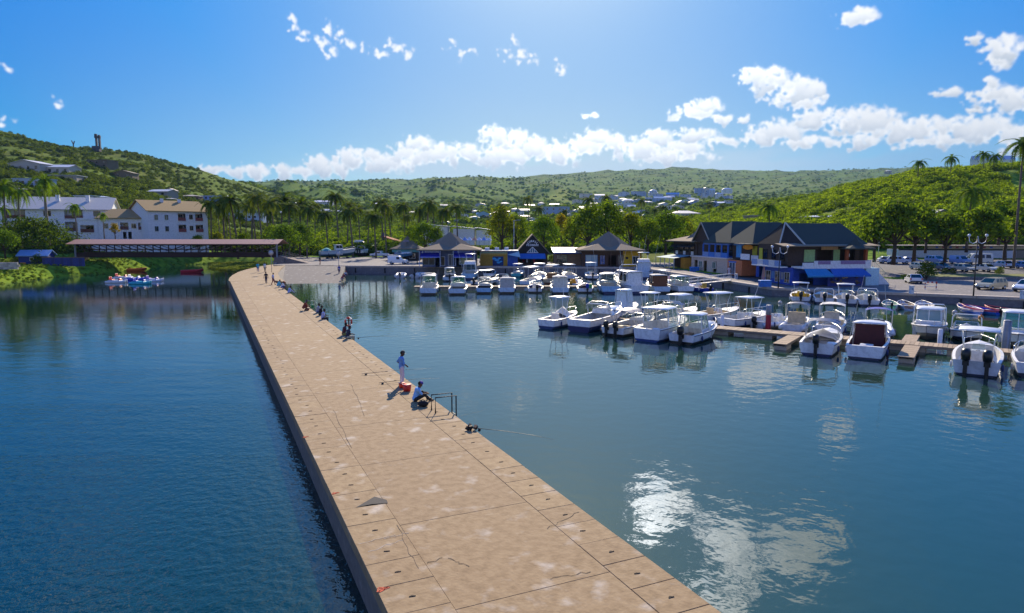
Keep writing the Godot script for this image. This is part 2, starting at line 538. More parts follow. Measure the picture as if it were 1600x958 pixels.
func build_water() -> void:
	var e0 := jetty_at(-60.0, 3.0)
	var e1 := jetty_at(103.0, 3.0)
	e0.y = 0; e1.y = 0
	for k in 2:
		var m := StandardMaterial3D.new()
		m.albedo_color = Color(0.003, 0.024, 0.020).linear_to_srgb() if k == 0 else Color(0.020, 0.056, 0.040).linear_to_srgb()
		m.roughness = 0.02
		m.metallic_specular = 0.6
		m.normal_enabled = true
		m.normal_texture = ripple_tex(k)
		m.normal_scale = 0.42 if k == 0 else 0.17
		m.uv1_triplanar = true
		m.uv1_world_triplanar = true
		m.uv1_scale = Vector3.ONE * (0.11 if k == 0 else 0.10)
		var s := Shape.new(true)
		# the jetty parts the canal from the harbour
		if k == 0:
			# wind waves: real relief near the viewer, dying away towards the sheltered head of the canal
			var n := FastNoiseLite.new()
			n.seed = 6; n.frequency = 0.55; n.fractal_octaves = 3; n.fractal_gain = 0.5
			var gust := FastNoiseLite.new()
			gust.seed = 8; gust.frequency = 0.03; gust.fractal_octaves = 2
			var rows := []
			var d := -12.0
			var z := -9.0
			while z > -100.0:
				var x1 := e0.x + (e1.x - e0.x) * (z - e0.z) / (e1.z - e0.z)
				var x0 := -26.0 + z * 1.05
				var row := []
				for i in 241:
					var x := lerpf(x1, x0, pow(i / 240.0, 1.15))
					var amp := 0.022 * (0.35 + 0.65 * smoothstep(-0.35, 0.35, gust.get_noise_2d(x, z))) * (1.0 - smoothstep(30.0, 92.0, -z)) * (1.0 if i < 236 else 0.0)
					row.append(Vector3(x, n.get_noise_2d(x * 0.42 + z * 0.10, z * 1.5) * amp, z))
				rows.append(row)
				z *= 1.0085
			# the wind drops reach by reach
			var canal := node("canal_water", Vector3.ZERO)
			tag(canal, "wind rippled dark canal water", "", "", "structure")
			var limit := [-26.0, -34.0, -43.0, -54.0, -68.0, -400.0]
			var i := 0
			for q in limit.size():
				var ms: StandardMaterial3D = m.duplicate()
				ms.normal_scale = [0.58, 0.40, 0.25, 0.15, 0.09, 0.05][q]
				var part := Shape.new(true)
				while i < rows.size() - 1 and rows[i][0].z > limit[q]:
					for j in 240: part.quad(rows[i][j], rows[i + 1][j], rows[i + 1][j + 1], rows[i][j + 1])
					i += 1
				if q == limit.size() - 1:
					var f: Array = rows[rows.size() - 1]
					var h: Vector3 = f[240]
					var w1 := Vector3(-520, 0, -330)
					for j in 240: part.tri(f[j], e1, f[j + 1])
					part.tri(h, e1, w1); part.tri(e1, Vector3(-50, 0, -330), w1)
					var b0: Vector3 = rows[0][0]
					var w0 := Vector3(-520, 0, b0.z)
					part.tri(h, w1, w0)
					for r in rows.size() - 1: part.tri(rows[r][240], rows[r + 1][240], w0)
					part.quad(e0, b0, w0, Vector3(-520, 0, e0.z))
				put(part, "reach", ms, canal)
			continue
		else:
			s.quad(e0, Vector3(320, 0, e0.z), Vector3(320, 0, -330), Vector3(-50, 0, -330))
			s.tri(e0, Vector3(-50, 0, -330), e1)
		setting(s, "harbour_water", m, "calm harbour water mirroring the sky")

# wind ripples as a seamless normal map: long crests for the canal, soft swell for the harbour
func ripple_tex(k: int) -> Texture2D:
	var size := 1024
	var n := FastNoiseLite.new()
	n.seed = 40 + k
	n.fractal_octaves = 4
	n.fractal_gain = 0.55 if k == 0 else 0.45
	n.frequency = 0.016 if k == 0 else 0.008
	n.domain_warp_enabled = true
	n.domain_warp_amplitude = 12.0
	n.domain_warp_frequency = 0.01
	var im := n.get_seamless_image(size, size / (4 if k == 0 else 2))
	im.resize(size, size, Image.INTERPOLATE_CUBIC) if k < 0 else im.resize(size, size / (4 if k == 0 else 2))
	# crests run across the wind: squeeze the pattern along z by repeating it
	var full := Image.create(size, size, false, im.get_format())
	for i in (4 if k == 0 else 2):
		full.blit_rect(im, Rect2i(0, 0, size, im.get_height()), Vector2i(0, i * im.get_height()))
	full.convert(Image.FORMAT_RGBA8)
	full.bump_map_to_normal_map(5.0)
	return ImageTexture.create_from_image(full)

# ---------------------------------------------------------------- jetty
var jet_dir := Vector3(322.0 - 800.0, 0, -FOCAL * 1.0063).normalized()
var jet_side := Vector3(0.91, 0, -0.4143).normalized()
var jet_origin := Vector3(-2.57, 1.1, -13.1)
const JET_W := 6.30

# along the jetty (metres from where its left edge enters the picture), across it from the left edge
func jetty_at(along: float, across: float, up := 0.0) -> Vector3:
	return jet_origin + jet_dir * along + jet_side * across + Vector3(0, up, 0)

func concrete(key: String, tint: Color) -> StandardMaterial3D:
	if mats.has(key): return mats[key]
	var m := StandardMaterial3D.new()
	m.albedo_color = tint
	m.albedo_texture = noise_tex("concrete", [[0.0, Color(0.84, 0.82, 0.79)], [0.35, Color(0.92, 0.905, 0.885)], [0.55, Color(0.96, 0.95, 0.94)], [0.8, Color(1, 1, 1)], [1.0, Color(0.93, 0.92, 0.90)]], 0.02, 6, 1024, 12)
	m.uv1_triplanar = true
	m.uv1_world_triplanar = true
	m.uv1_scale = Vector3(0.13, 0.13, 0.13)
	m.roughness = 0.9
	m.detail_enabled = true
	m.detail_albedo = noise_tex("lime", [[0.0, Color(0.95, 0.94, 0.9)], [1.0, Color(0.95, 0.94, 0.9)]], 0.01, 1, 64, 3)
	m.detail_mask = noise_tex("limemask", [[0.0, grey(0)], [0.64, grey(0)], [0.76, grey(0.09)], [0.92, grey(0.26)]], 0.006, 7, 1024, 77)
	m.detail_uv_layer = BaseMaterial3D.DETAIL_UV_1
	m.heightmap_enabled = true
	m.heightmap_texture = noise_tex("grit", [], 0.12, 3, 512, 5)
	m.heightmap_scale = 0.6
	mats[key] = m
	return m

func build_jetty() -> void:
	var b := Basis(jet_side, Vector3.UP, -jet_dir)
	var o := node("jetty", Vector3.ZERO)
	tag(o, "long sandy concrete jetty between the canal and the harbour", "jetty")
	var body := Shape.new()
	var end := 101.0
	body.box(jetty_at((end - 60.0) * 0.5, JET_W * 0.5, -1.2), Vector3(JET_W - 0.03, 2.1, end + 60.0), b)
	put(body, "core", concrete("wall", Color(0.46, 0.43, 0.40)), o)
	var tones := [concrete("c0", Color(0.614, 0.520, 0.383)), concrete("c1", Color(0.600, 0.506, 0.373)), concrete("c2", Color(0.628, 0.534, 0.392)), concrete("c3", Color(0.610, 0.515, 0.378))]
	rng.seed = 11
	for side in 2:
		var a := -6.0
		while a < end - 0.2:
			var l := minf(1.16 + rng.randf_range(-0.05, 0.05), end - a)
			var w := 1.19 if side else 1.32
			var gap := 0.018 if rng.randf() < 0.3 else 0.003
			var s := Shape.new()
			var tip := Basis(b.z, rng.randf_range(-0.002, 0.002)) * b
			s.slab(Vector3.ZERO, Vector3(w - 0.004, 0.3, l - gap), 0.008)
			var c := put(s, "slab", tones[rng.randi() % 4], o)
			c.transform = Transform3D(tip, jetty_at(a + l * 0.5, JET_W - w * 0.5 + 0.006 if side else w * 0.5, -0.152 + rng.randf_range(-0.006, 0.004)))
			if a < 45.0:
				var h := Shape.new()
				var off := Vector3(rng.randf_range(-0.1, 0.1), 0.152, rng.randf_range(-0.1, 0.1))
				h.cyl(off + Vector3(0, -0.03, 0), off + Vector3(0, 0.002, 0), 0.045, 7)
				h.bar(off + Vector3(-0.07, 0.006, rng.randf_range(-0.03, 0.03)), off + Vector3(0.07, 0.006, 0.02), 0.025, 0.012)
				put(h, "lifting_eye", hexm("#2b211b", 0.9), c)
			a += l
	var a2 := -6.0
	var w2 := JET_W - 1.32 - 1.19
	while a2 < end - 0.1:
		var l := minf(rng.randf_range(4.2, 6.4), end - a2)
		var s := Shape.new()
		s.slab(Vector3.ZERO, Vector3(w2 - 0.004, 0.28, l - 0.012), 0.006)
		var c := put(s, "panel", tones[rng.randi() % 4], o)
		c.transform = Transform3D(b, jetty_at(a2 + l * 0.5, 1.32 + w2 * 0.5, -0.146))
		a2 += l
	# the rounded far end that joins the quay
	var edge := [jetty_at(end, 0.0), level(357, 438, 1.12), level(358.5, 434, 1.15), level(363, 430, 1.2), level(372, 425, 1.3), level(385, 421, 1.45), level(400, 417.5, 1.6), level(416, 414.5, 1.8), level(436, 412, 1.8), level(446, 414.5, 1.8), level(440, 419, 1.6), level(434, 427, 1.3), level(437, 434, 1.15), level(446.5, 440.5, 1.1), jetty_at(end, JET_W)]
	var s2 := Shape.new()
	var mid := level(405, 428, 1.25)
	s2.tri(mid, edge[0], edge[edge.size() - 1])
	for i in edge.size() - 1:
		s2.tri(mid, edge[i + 1], edge[i])
		var p: Vector3 = edge[i]
		var q: Vector3 = edge[i + 1]
		s2.quad(p, q, Vector3(q.x, -2, q.z), Vector3(p.x, -2, p.z))
	put(s2, "curved_end", tones[0], o)
	# tar patch and sprayed marks
	var patch := Shape.new()
	var pp := [level(556, 793, 1.106), level(585, 776, 1.106), level(604, 781, 1.106), level(606, 786, 1.106), level(580, 788, 1.106)]
	patch.smooth(false)
	patch.fan(pp)
	put(patch, "tar_patch", hexm("#45423f", 0.9), o)
	for k in [[597, 921, 0.16], [523, 771, 0.12], [477, 683, 0.12]]:
		var c := level(k[0], k[1], 1.104)
		var sp := Shape.new()
		var last := c
		for j in 9:
			var nx := c + Vector3(cos(j * 2.1) * k[2] * (0.4 + 0.1 * j), 0, sin(j * 1.7) * k[2] * 0.8)
			sp.bar(last, nx, 0.022, 0.003)
			last = nx
		put(sp, "sprayed_mark", hexm("#d0603f", 0.9), o)

	# hairline cracks and pale scuffs as they run on the deck
	rng.seed = 77
	for k in [[668, 880, 20, -8], [700, 872, 36, 14], [560, 850, 60, -14], [575, 862, 52, -18], [600, 842, 40, -10], [905, 800, -50, 26], [760, 640, -60, 16], [520, 640, 30, 60], [620, 820, 34, 70], [860, 905, 60, -12], [548, 600, 22, 50]]:
		var sp := Shape.new()
		var a := level(k[0], k[1], 1.1)
		var b2 := level(k[0] + k[2], k[1] + k[3], 1.1)
		var last := a
		for j in 9:
			var nx := a.lerp(b2, (j + 1) / 9.0) + Vector3(rng.randf_range(-0.05, 0.05), 0.0, rng.randf_range(-0.05, 0.05))
			nx.y = 1.103
			last.y = 1.103
			sp.bar(last, nx, rng.randf_range(0.006, 0.016), 0.003)
			last = nx
		var pale: bool = k[0] < 602 and k[1] > 700
		put(sp, "scuff" if pale else "crack", hexm("#c9bfb0" if pale else "#5d5246", 0.95), o)

# ---------------------------------------------------------------- quays
const LOW := 1.15
func quay_line() -> Array:
	return [Vector3(-37.2, QUAY, -140.3), Vector3(25.2, QUAY, -133.0), Vector3(33.5, 1.3, -103.4), Vector3(36.1, LOW, -92.9), Vector3(51.0, LOW, -84.3), Vector3(75.0, LOW, -69.8), Vector3(105.0, LOW, -52.0)]

func build_quay() -> void:
	var line := quay_line()
	var o := node("quay", Vector3.ZERO)
	tag(o, "grey concrete quay wall round the harbour basin", "", "", "structure")
	var wall := Shape.new()
	var cm := concrete("cope", Color(0.74, 0.69, 0.64))
	for i in line.size() - 1:
		var p: Vector3 = line[i]
		var q: Vector3 = line[i + 1]
		var d := (q - p).normalized()
		var back := Vector3(d.z, 0, -d.x)
		wall.quad(Vector3(p.x, -2.5, p.z), Vector3(q.x, -2.5, q.z), q - Vector3(0, 0.3, 0), p - Vector3(0, 0.3, 0))
		var l := p.distance_to(q)
		var x := d.cross(Vector3.UP).normalized()
		var bs := Basis(d, x.cross(d), x)
		var n := maxi(1, int(l / 3.0))
		for k in n:
			var cope := Shape.new()
			cope.slab(Vector3.ZERO, Vector3(l / n - 0.03, 0.34, 1.05), 0.02)
			var c := put(cope, "coping", cm, o)
			c.transform = Transform3D(bs, p + d * (l * (k + 0.5) / n) + back * 0.45 + Vector3(0, -0.15, 0))
			if k % 2:
				var f := Shape.new()
				f.box(Vector3.ZERO, Vector3(0.24, 1.0, 0.16))
				put(f, "fender", hexm("#23211f", 0.8), o).transform = Transform3D(bs, p + d * (l * (k + 0.5) / n) - back * 0.09 + Vector3(0, -0.95, 0))
	put(wall, "wall", concrete("qwall", Color(0.46, 0.46, 0.48)), o)
	# paved apron in three falls
	var top := Shape.new()
	for poly in [[line[0], line[1], Vector3(48, QUAY, -150), Vector3(10, QUAY, -158), Vector3(-20, QUAY, -185), Vector3(-46, QUAY, -192), Vector3(-60, QUAY, -184), Vector3(-57, QUAY, -160), Vector3(-50, QUAY, -141)], [line[1], line[2], Vector3(62, LOW, -114), Vector3(48, QUAY, -150)], [line[2], line[3], line[4], line[5], line[6], Vector3(140, LOW, -60), Vector3(140, LOW, -107), Vector3(62, LOW, -109), Vector3(62, LOW, -114)]]:
		var flat := PackedVector2Array()
		for v in poly: flat.append(Vector2(v.x, v.z))
		var ix := Geometry2D.triangulate_polygon(flat)
		for i in range(0, ix.size(), 3): top.tri(poly[ix[i]], poly[ix[i + 1]], poly[ix[i + 2]])
	var m := concrete("asphalt", Color(0.44, 0.43, 0.44))
	setting(top, "quay_pavement", m, "grey tarmac and concrete apron of the harbour quay")
	# car park on the higher ground
	var park := Shape.new()
	var px := 1340.0
	while px < 1900.0:
		var d2 := 113.0
		while d2 < 152.0:
			var q := []
			for k in [[0, 0], [1, 0], [1, 1], [0, 1]]: q.append(land(px + 20.0 * k[0], d2 + 3.0 * k[1]) + Vector3(0, 0.05, 0))
			park.quad(q[0], q[1], q[2], q[3])
			d2 += 3.0
		px += 20.0
	setting(park, "car_park", concrete("tarmac", Color(0.36, 0.36, 0.38)), "grey tarmac car park above the quay")
	# kerb wall of the verge
	var kerb := Shape.new()
	var k0 := level(1415, 437, LOW)
	var k1 := level(1650, 437, LOW)
	kerb.box((k0 + k1) * 0.5 + Vector3(0, 0.2, 0), Vector3(k1.x - k0.x, 0.5, 0.3))
	setting(kerb, "verge_kerb", concrete("qwall", Color(0.46, 0.46, 0.48)))
	var vg := Shape.new()
	vg.quad(k0 + Vector3(0, 0.42, -0.1), k1 + Vector3(0, 0.42, -0.1), Vector3(k1.x + 12, 1.72, -114), Vector3(k0.x + 5, 1.72, -114))
	setting(vg, "verge", hexm("#6f7434", 1.0), "grass verge between the quay and the car park")
	# slipway sloping into the basin
	var slip := Shape.new()
	var a0 := level(446.5, 440.5, 1.1)
	var b0 := level(446, 414.5, QUAY)
	var b1 := level(540, 414.5, QUAY)
	var low0 := level(441, 443.5, 0.0)
	var low1 := level(532, 442.5, 0.0)
	var under := Vector3(0, -0.9, 5.0)
	slip.quad(low0, low1, b1 + Vector3(0, -0.01, 0), b0 + Vector3(0, -0.01, 0))
	slip.quad(low0 + under, low1 + under, low1, low0)
	slip.quad(low1, low1 + under, b1 + Vector3(0, -4, 0), b1)
	slip.quad(b0, level(434, 427, 1.3), level(437, 436, 0.6), low0)
	setting(slip, "slipway", concrete("slip", Color(0.40, 0.385, 0.38)), "dark concrete slipway sloping into the harbour")

# ---------------------------------------------------------------- boats: bow towards -z, transom at z = 0, water at y = 0
func hull_rings(L: float, B: float, fb: float, rise: float, n := 11, stern := 0.9, full := 2.4) -> Array:
	var out := []
	for i in n:
		var t := float(i) / (n - 1)
		var k := 1.0
		if t < 0.4: k = lerpf(stern, 1.0, sin(t / 0.4 * PI * 0.5))
		else: k = pow(maxf(1.0 - pow((t - 0.4) / 0.6, full), 0.0), 0.8)
		var wg := maxf(B * 0.5 * k, 0.02)
		var wc := maxf(wg * (0.86 - 0.34 * pow(t, 3.0)), 0.015)
		var yg := fb + rise * t * t
		var yc := 0.08 + fb * 0.45 * pow(t, 3.0)
		var yk := -0.32 + (0.32 + fb * 0.2) * pow(maxf(t - 0.7, 0.0) / 0.3, 2.0)
		out.append({"t": t, "z": -L * t, "wg": wg, "wc": wc, "yg": yg, "yc": yc, "yk": yk, "zk": -L * (t - 0.10 * pow(t, 4.0)), "zc": -L * (t - 0.055 * pow(t, 4.0))})
	return out

func hull(p: Node3D, o: Dictionary) -> Array:
	var L: float = o.l
	var B: float = o.b
	var fb: float = o.get("f", 0.75)
	var r := hull_rings(L, B, fb, o.get("rise", 0.35), 11, o.get("stern", 0.9), o.get("full", 2.4))
	var up := Shape.new(true)
	var lo := Shape.new(true)
	var band: float = o.get("band", 0.22)
	var ru := []; var rl := []
	for a in r:
		var ym: float = lerpf(a.yc, a.yg, band)
		var wm: float = lerpf(a.wc, a.wg, band)
		var zm: float = lerpf(a.zc, a.z, band)
		rl.append([Vector3(-wm, ym, zm), Vector3(-a.wc, a.yc, a.zc), Vector3(0, a.yk, a.zk), Vector3(a.wc, a.yc, a.zc), Vector3(wm, ym, zm)])
		var y2: float = lerpf(ym, a.yg, 0.55)
		var w2: float = lerpf(wm, a.wg, 0.55) * 1.015
		ru.append([[Vector3(-a.wg, a.yg, a.z), Vector3(-w2, y2, lerpf(zm, a.z, 0.55)), Vector3(-wm, ym, zm)], [Vector3(wm, ym, zm), Vector3(w2, y2, lerpf(zm, a.z, 0.55)), Vector3(a.wg, a.yg, a.z)]])
	lo.loft(rl, false)
	lo.smooth(false).fan(rl[0])
	up.loft(ru.map(func(x): return x[0]), false)
	up.loft(ru.map(func(x): return x[1]), false)
	var a0: Array = ru[0][0]
	var b0: Array = ru[0][1]
	up.smooth(false).fan([a0[0], a0[1], a0[2], b0[0], b0[1], b0[2]])
	var cu: StandardMaterial3D = o.get("hull", hexm("#e9ecee", 0.28))
	put(up, "hull", cu, p)
	put(lo, "bottom_paint", o.get("low", hexm("#20283a", 0.5)), p)
	# gunwale, foredeck, cockpit
	var td: float = o.get("deck", 0.55)
	var deck := Shape.new()
	var well := Shape.new()
	var cap: float = o.get("cap", 0.17)
	var fl: float = o.get("floor", 0.22)
	for i in r.size() - 1:
		var a = r[i]
		var b = r[i + 1]
		if a.t < td - 0.01:
			var ia := maxf(a.wg - cap, 0.01)
			var ib := maxf(b.wg - cap, 0.01)
			for s in [-1.0, 1.0]:
				var g0 := Vector3(s * a.wg, a.yg, a.z)
				var g1 := Vector3(s * b.wg, b.yg, b.z)
				var h0 := Vector3(s * ia, a.yg + 0.015, a.z)
				var h1 := Vector3(s * ib, b.yg + 0.015, b.z)
				var f0 := Vector3(s * ia * 0.96, fl, a.z)
				var f1 := Vector3(s * ib * 0.96, fl, b.z)
				if s > 0: deck.quad(g0, g1, h1, h0); well.quad(h0, h1, f1, f0)
				else: deck.quad(h0, h1, g1, g0); well.quad(f0, f1, h1, h0)
			well.quad(Vector3(-ia * 0.96, fl, a.z), Vector3(ia * 0.96, fl, a.z), Vector3(ib * 0.96, fl, b.z), Vector3(-ib * 0.96, fl, b.z))
		else:
			var m0 := Vector3(0, a.yg + 0.09 * (1.0 - a.t) + 0.05, a.z)
			var m1 := Vector3(0, b.yg + 0.09 * (1.0 - b.t) + 0.05, b.z)
			deck.quad(Vector3(-a.wg, a.yg, a.z), m0, m1, Vector3(-b.wg, b.yg, b.z))
			deck.quad(m0, Vector3(a.wg, a.yg, a.z), Vector3(b.wg, b.yg, b.z), m1)
	# bulkhead at the end of the cockpit and the stern cap
	var bi := 0
	while r[bi].t < td - 0.01: bi += 1
	var q = r[bi]
	well.quad(Vector3(-q.wg, fl, q.z), Vector3(q.wg, fl, q.z), Vector3(q.wg, q.yg, q.z), Vector3(-q.wg, q.yg, q.z))
	var e = r[0]
	var notch: float = o.get("notch", 0.0)
	deck.box(Vector3(0, e.yg - 0.02 - notch, -0.14), Vector3(e.wg * 2.0 - 0.05, 0.06, 0.27))
	well.quad(Vector3(e.wg - 0.1, fl, -0.275), Vector3(-e.wg + 0.1, fl, -0.275), Vector3(-e.wg + 0.1, e.yg - 0.05, -0.275), Vector3(e.wg - 0.1, e.yg - 0.05, -0.275))
	put(deck, "deck", o.get("deckc", hexm("#eceae4", 0.45)), p)
	put(well, "cockpit", o.get("well", hexm("#d9d6cd", 0.6)), p)
	# rubbing strake
	var rub := Shape.new()
	for s in [-1.0, 1.0]:
		rub.tube(r.map(func(a): return Vector3(s * (a.wg + 0.012), a.yg - 0.05, a.z)), 0.028, 0.028, 5)
	put(rub, "rubbing_strake", o.get("rub", hexm("#3a4250", 0.6)), p)
	return r

func outboard(p: Node3D, x: float, z: float, y: float, c: StandardMaterial3D, k := 1.0) -> void:
	var o := Node3D.new()
	o.name = "outboard_motor"
	p.add_child(o, true)
	o.position = Vector3(x, y, z)
	o.scale = Vector3.ONE * k
	var cowl := Shape.new(true)
	var rings := []
	for a in [[0.0, 0.13, 0.17], [0.05, 0.18, 0.25], [0.28, 0.21, 0.30], [0.46, 0.19, 0.28], [0.56, 0.13, 0.2], [0.58, 0.03, 0.05]]:
		var ring := []
		for i in 10:
			var t := TAU * i / 10
			ring.append(Vector3(cos(t) * a[1], a[0] + 0.12, sin(t) * a[2] + 0.22))
		rings.append(ring)
	cowl.loft(rings, true, true, true)
	put(cowl, "cowl", c, o)
	var leg := Shape.new()
	leg.box(Vector3(0, -0.22, 0.2), Vector3(0.16, 0.7, 0.26))
	leg.box(Vector3(0, -0.62, 0.24), Vector3(0.1, 0.3, 0.4))
	leg.box(Vector3(0, 0.02, 0.0), Vector3(0.26, 0.3, 0.14))
	put(leg, "leg", hexm("#191a1c", 0.5), o)

func frame_box(p: Node3D, z0: float, z1: float, w0: float, w1: float, y: float, sill: float, top: float, m: Material, g: Material, o := {}) -> void:
	# wheelhouse: z0 aft, z1 forward; walls up to the sill, posts and panes above, a roof on top
	var h := Node3D.new()
	h.name = "wheelhouse"
	p.add_child(h, true)
	var rake: float = o.get("rake", 0.35)
	var lowp := Shape.new()
	var t := 0.05
	lowp.quad(Vector3(-w0, y, z0), Vector3(-w1, y, z1), Vector3(-w1, sill, z1), Vector3(-w0, sill, z0))
	lowp.quad(Vector3(w1, y, z1), Vector3(w0, y, z0), Vector3(w0, sill, z0), Vector3(w1, sill, z1))
	lowp.quad(Vector3(-w1, y, z1), Vector3(w1, y, z1), Vector3(w1, sill, z1), Vector3(-w1, sill, z1))
	if not o.get("open", true):
		lowp.quad(Vector3(w0, y, z0), Vector3(-w0, y, z0), Vector3(-w0, sill, z0), Vector3(w0, sill, z0))
	put(lowp, "wall", m, h)
	var ends := []
	var zt := z1 + rake
	var in_ := 0.06
	var corners := [[Vector3(-w0, sill, z0), Vector3(-w0 + in_, top, z0)], [Vector3(w0, sill, z0), Vector3(w0 - in_, top, z0)], [Vector3(-w1, sill, z1), Vector3(-w1 + in_, top, zt)], [Vector3(w1, sill, z1), Vector3(w1 - in_, top, zt)]]
	for c in corners: ends.append([c[0], c[1], 0.07])
	ends.append([Vector3(0, sill, z1), Vector3(0, top, zt), 0.05])
	var zm := lerpf(z0, z1, 0.5)
	for s in [-1.0, 1.0]:
		ends.append([Vector3(s * (w0 + w1) * 0.5, sill, zm), Vector3(s * ((w0 + w1) * 0.5 - in_), top, lerpf(z0, zt, 0.5)), 0.06])
	for c in ends:
		var post := Shape.new()
		post.bar(c[0], c[1], c[2])
		put(post, "post", m, h)
	for s in [-1.0, 1.0]:
		var f := Shape.new()
		f.quad(Vector3(0.03 * s, sill + 0.04, z1), Vector3(s * (w1 - 0.05), sill + 0.04, z1), Vector3(s * (w1 - 0.05 - in_), top - 0.04, zt), Vector3(0.03 * s, top - 0.04, zt))
		put(f, "windscreen_pane", g, h)
		for k in 2:
			var a := lerpf(0.04, 0.5, k)
			var b := lerpf(0.46, 0.96, k)
			var f2 := Shape.new()
			f2.quad(Vector3(s * lerpf(w0, w1, a), sill + 0.04, lerpf(z0, z1, a)), Vector3(s * lerpf(w0, w1, b), sill + 0.04, lerpf(z0, z1, b)), Vector3(s * (lerpf(w0, w1, b) - in_), top - 0.04, lerpf(z0, zt, b)), Vector3(s * (lerpf(w0, w1, a) - in_), top - 0.04, lerpf(z0, zt, a)))
			put(f2, "side_window", g, h)
	if o.has("door"):
		var dr := Shape.new()
		dr.quad(Vector3(-w0 + 0.1, y + 0.05, z0 + 0.01), Vector3(w0 - 0.1, y + 0.05, z0 + 0.01), Vector3(w0 - 0.1 - in_, top - 0.05, z0 + 0.01), Vector3(-w0 + 0.1 + in_, top - 0.05, z0 + 0.01))
		put(dr, "aft_curtain", o.door, h)
	var roof := Shape.new(true)
	var ov: float = o.get("over", 0.12)
	var aft: float = o.get("aft", 0.25)
	var rr := []
	for k in 5:
		var u := k / 4.0
		var z := lerpf(z0 + aft, zt - 0.2, u)
		var w := lerpf(w0, w1, clampf(u, 0, 1)) + ov - in_ - (0.1 if k == 4 else 0.0)
		rr.append([Vector3(-w, top, z), Vector3(-w * 0.97, top + 0.05, z), Vector3(-w * 0.5, top + 0.11, z), Vector3(w * 0.5, top + 0.11, z), Vector3(w * 0.97, top + 0.05, z), Vector3(w, top, z)])
	roof.loft(rr, true, true, true)
	put(roof, "roof", o.get("roof", m), h)

func console(p: Node3D, z: float, y: float, m: Material, o := {}) -> void:
	var c := Node3D.new()
	c.name = "console"
	p.add_child(c, true)
	c.position = Vector3(o.get("x", 0.0), y, z)
	var s := Shape.new()
	s.prism([Vector2(-0.3, 0), Vector2(0.3, 0), Vector2(0.26, 0.7), Vector2(0.08, 0.98), Vector2(-0.2, 1.0), Vector2(-0.3, 0.75)], -0.38, 0.38, Transform3D(Basis(Vector3(0, 0, 1), Vector3.UP, Vector3(-1, 0, 0)), Vector3.ZERO))
	put(s, "pedestal", m, c)
	var w := Shape.new()
	w.quad(Vector3(-0.36, 0.98, -0.2), Vector3(0.36, 0.98, -0.2), Vector3(0.32, 1.4, -0.06), Vector3(-0.32, 1.4, -0.06))
	put(w, "windscreen", clear_glass(Color(0.5, 0.65, 0.68), 0.45), c)
	var wheel := Shape.new(true)
	var pts := []
	for i in 11: pts.append(Vector3(cos(TAU * i / 10) * 0.19, 0.86 + sin(TAU * i / 10) * 0.17, 0.33 - sin(TAU * i / 10) * 0.07))
	wheel.tube(pts, 0.018, 0.018, 5, false)
	put(wheel, "steering_wheel", hexm("#1c1c1e", 0.5), c)
	var seat := Shape.new()
	seat.box(Vector3(0, 0.3, 0.95), Vector3(0.8, 0.6, 0.4))
	seat.box(Vector3(0, 0.66, 0.95), Vector3(0.84, 0.12, 0.44))
	seat.box(Vector3(0, 0.9, 1.12), Vector3(0.84, 0.4, 0.1))
	put(seat, "seat", o.get("seat", hexm("#e6e2d8", 0.6)), c)

func t_top(p: Node3D, z: float, y: float, top: float, w: float, l: float, m: Material, pole: Material) -> void:
	var t := Node3D.new()
	t.name = "t_top"
	p.add_child(t, true)
	for sx in [-1.0, 1.0]:
		for sz in [-1.0, 1.0]:
			var s := Shape.new(true)
			s.tube([Vector3(sx * w * 0.36, y, z + sz * l * 0.22), Vector3(sx * w * 0.36, lerpf(y, top, 0.6), z + sz * l * 0.24), Vector3(sx * w * 0.42, top, z + sz * l * 0.38)], 0.03, 0.03, 6)
			put(s, "pole", pole, t)
	var r := Shape.new(true)
	var rings := []
	for k in [[-0.5, 0.88], [-0.46, 1.0], [0.46, 1.0], [0.5, 0.88]]:
		var hw: float = w * 0.5 * k[1]
		var zz: float = z + l * k[0]
		rings.append([Vector3(-hw, top, zz), Vector3(-hw * 0.96, top + 0.06, zz), Vector3(0, top + 0.11, zz), Vector3(hw * 0.96, top + 0.06, zz), Vector3(hw, top, zz)])
	r.loft(rings, true, true, true)
	put(r, "roof", m, t)

func bimini(p: Node3D, z: float, l: float, w: float, y: float, top: float, cloth: Material) -> void:
	var t := Node3D.new()
	t.name = "bimini_top"
	p.add_child(t, true)
	for k in 3:
		var zz: float = z + l * (k - 1) * 0.48
		var s := Shape.new(true)
		s.tube([Vector3(-w * 0.5, y, z), Vector3(-w * 0.5, top - 0.15, zz), Vector3(-w * 0.4, top - 0.02, zz), Vector3(w * 0.4, top - 0.02, zz), Vector3(w * 0.5, top - 0.15, zz), Vector3(w * 0.5, y, z)], 0.02, 0.02, 5)
		put(s, "hoop", hexm("#c9ccd0", 0.3, 0.8, false), t)
	var c := Shape.new(true)
	var rings := []
	for k in 6:
		var u := k / 5.0
		var sag := 0.035 * sin(u * TAU * 1.0)
		var ring := []
		for j in 7:
			var v := j / 6.0 * 2.0 - 1.0
			ring.append(Vector3(v * w * 0.5, top + 0.02 - 0.14 * pow(absf(v), 3.0) - absf(sag) + 0.03 * cos(v * 2.0), z + l * (u - 0.5)))
		rings.append(ring)
	c.loft(rings, false)
	put(c, "canopy", cloth, t)

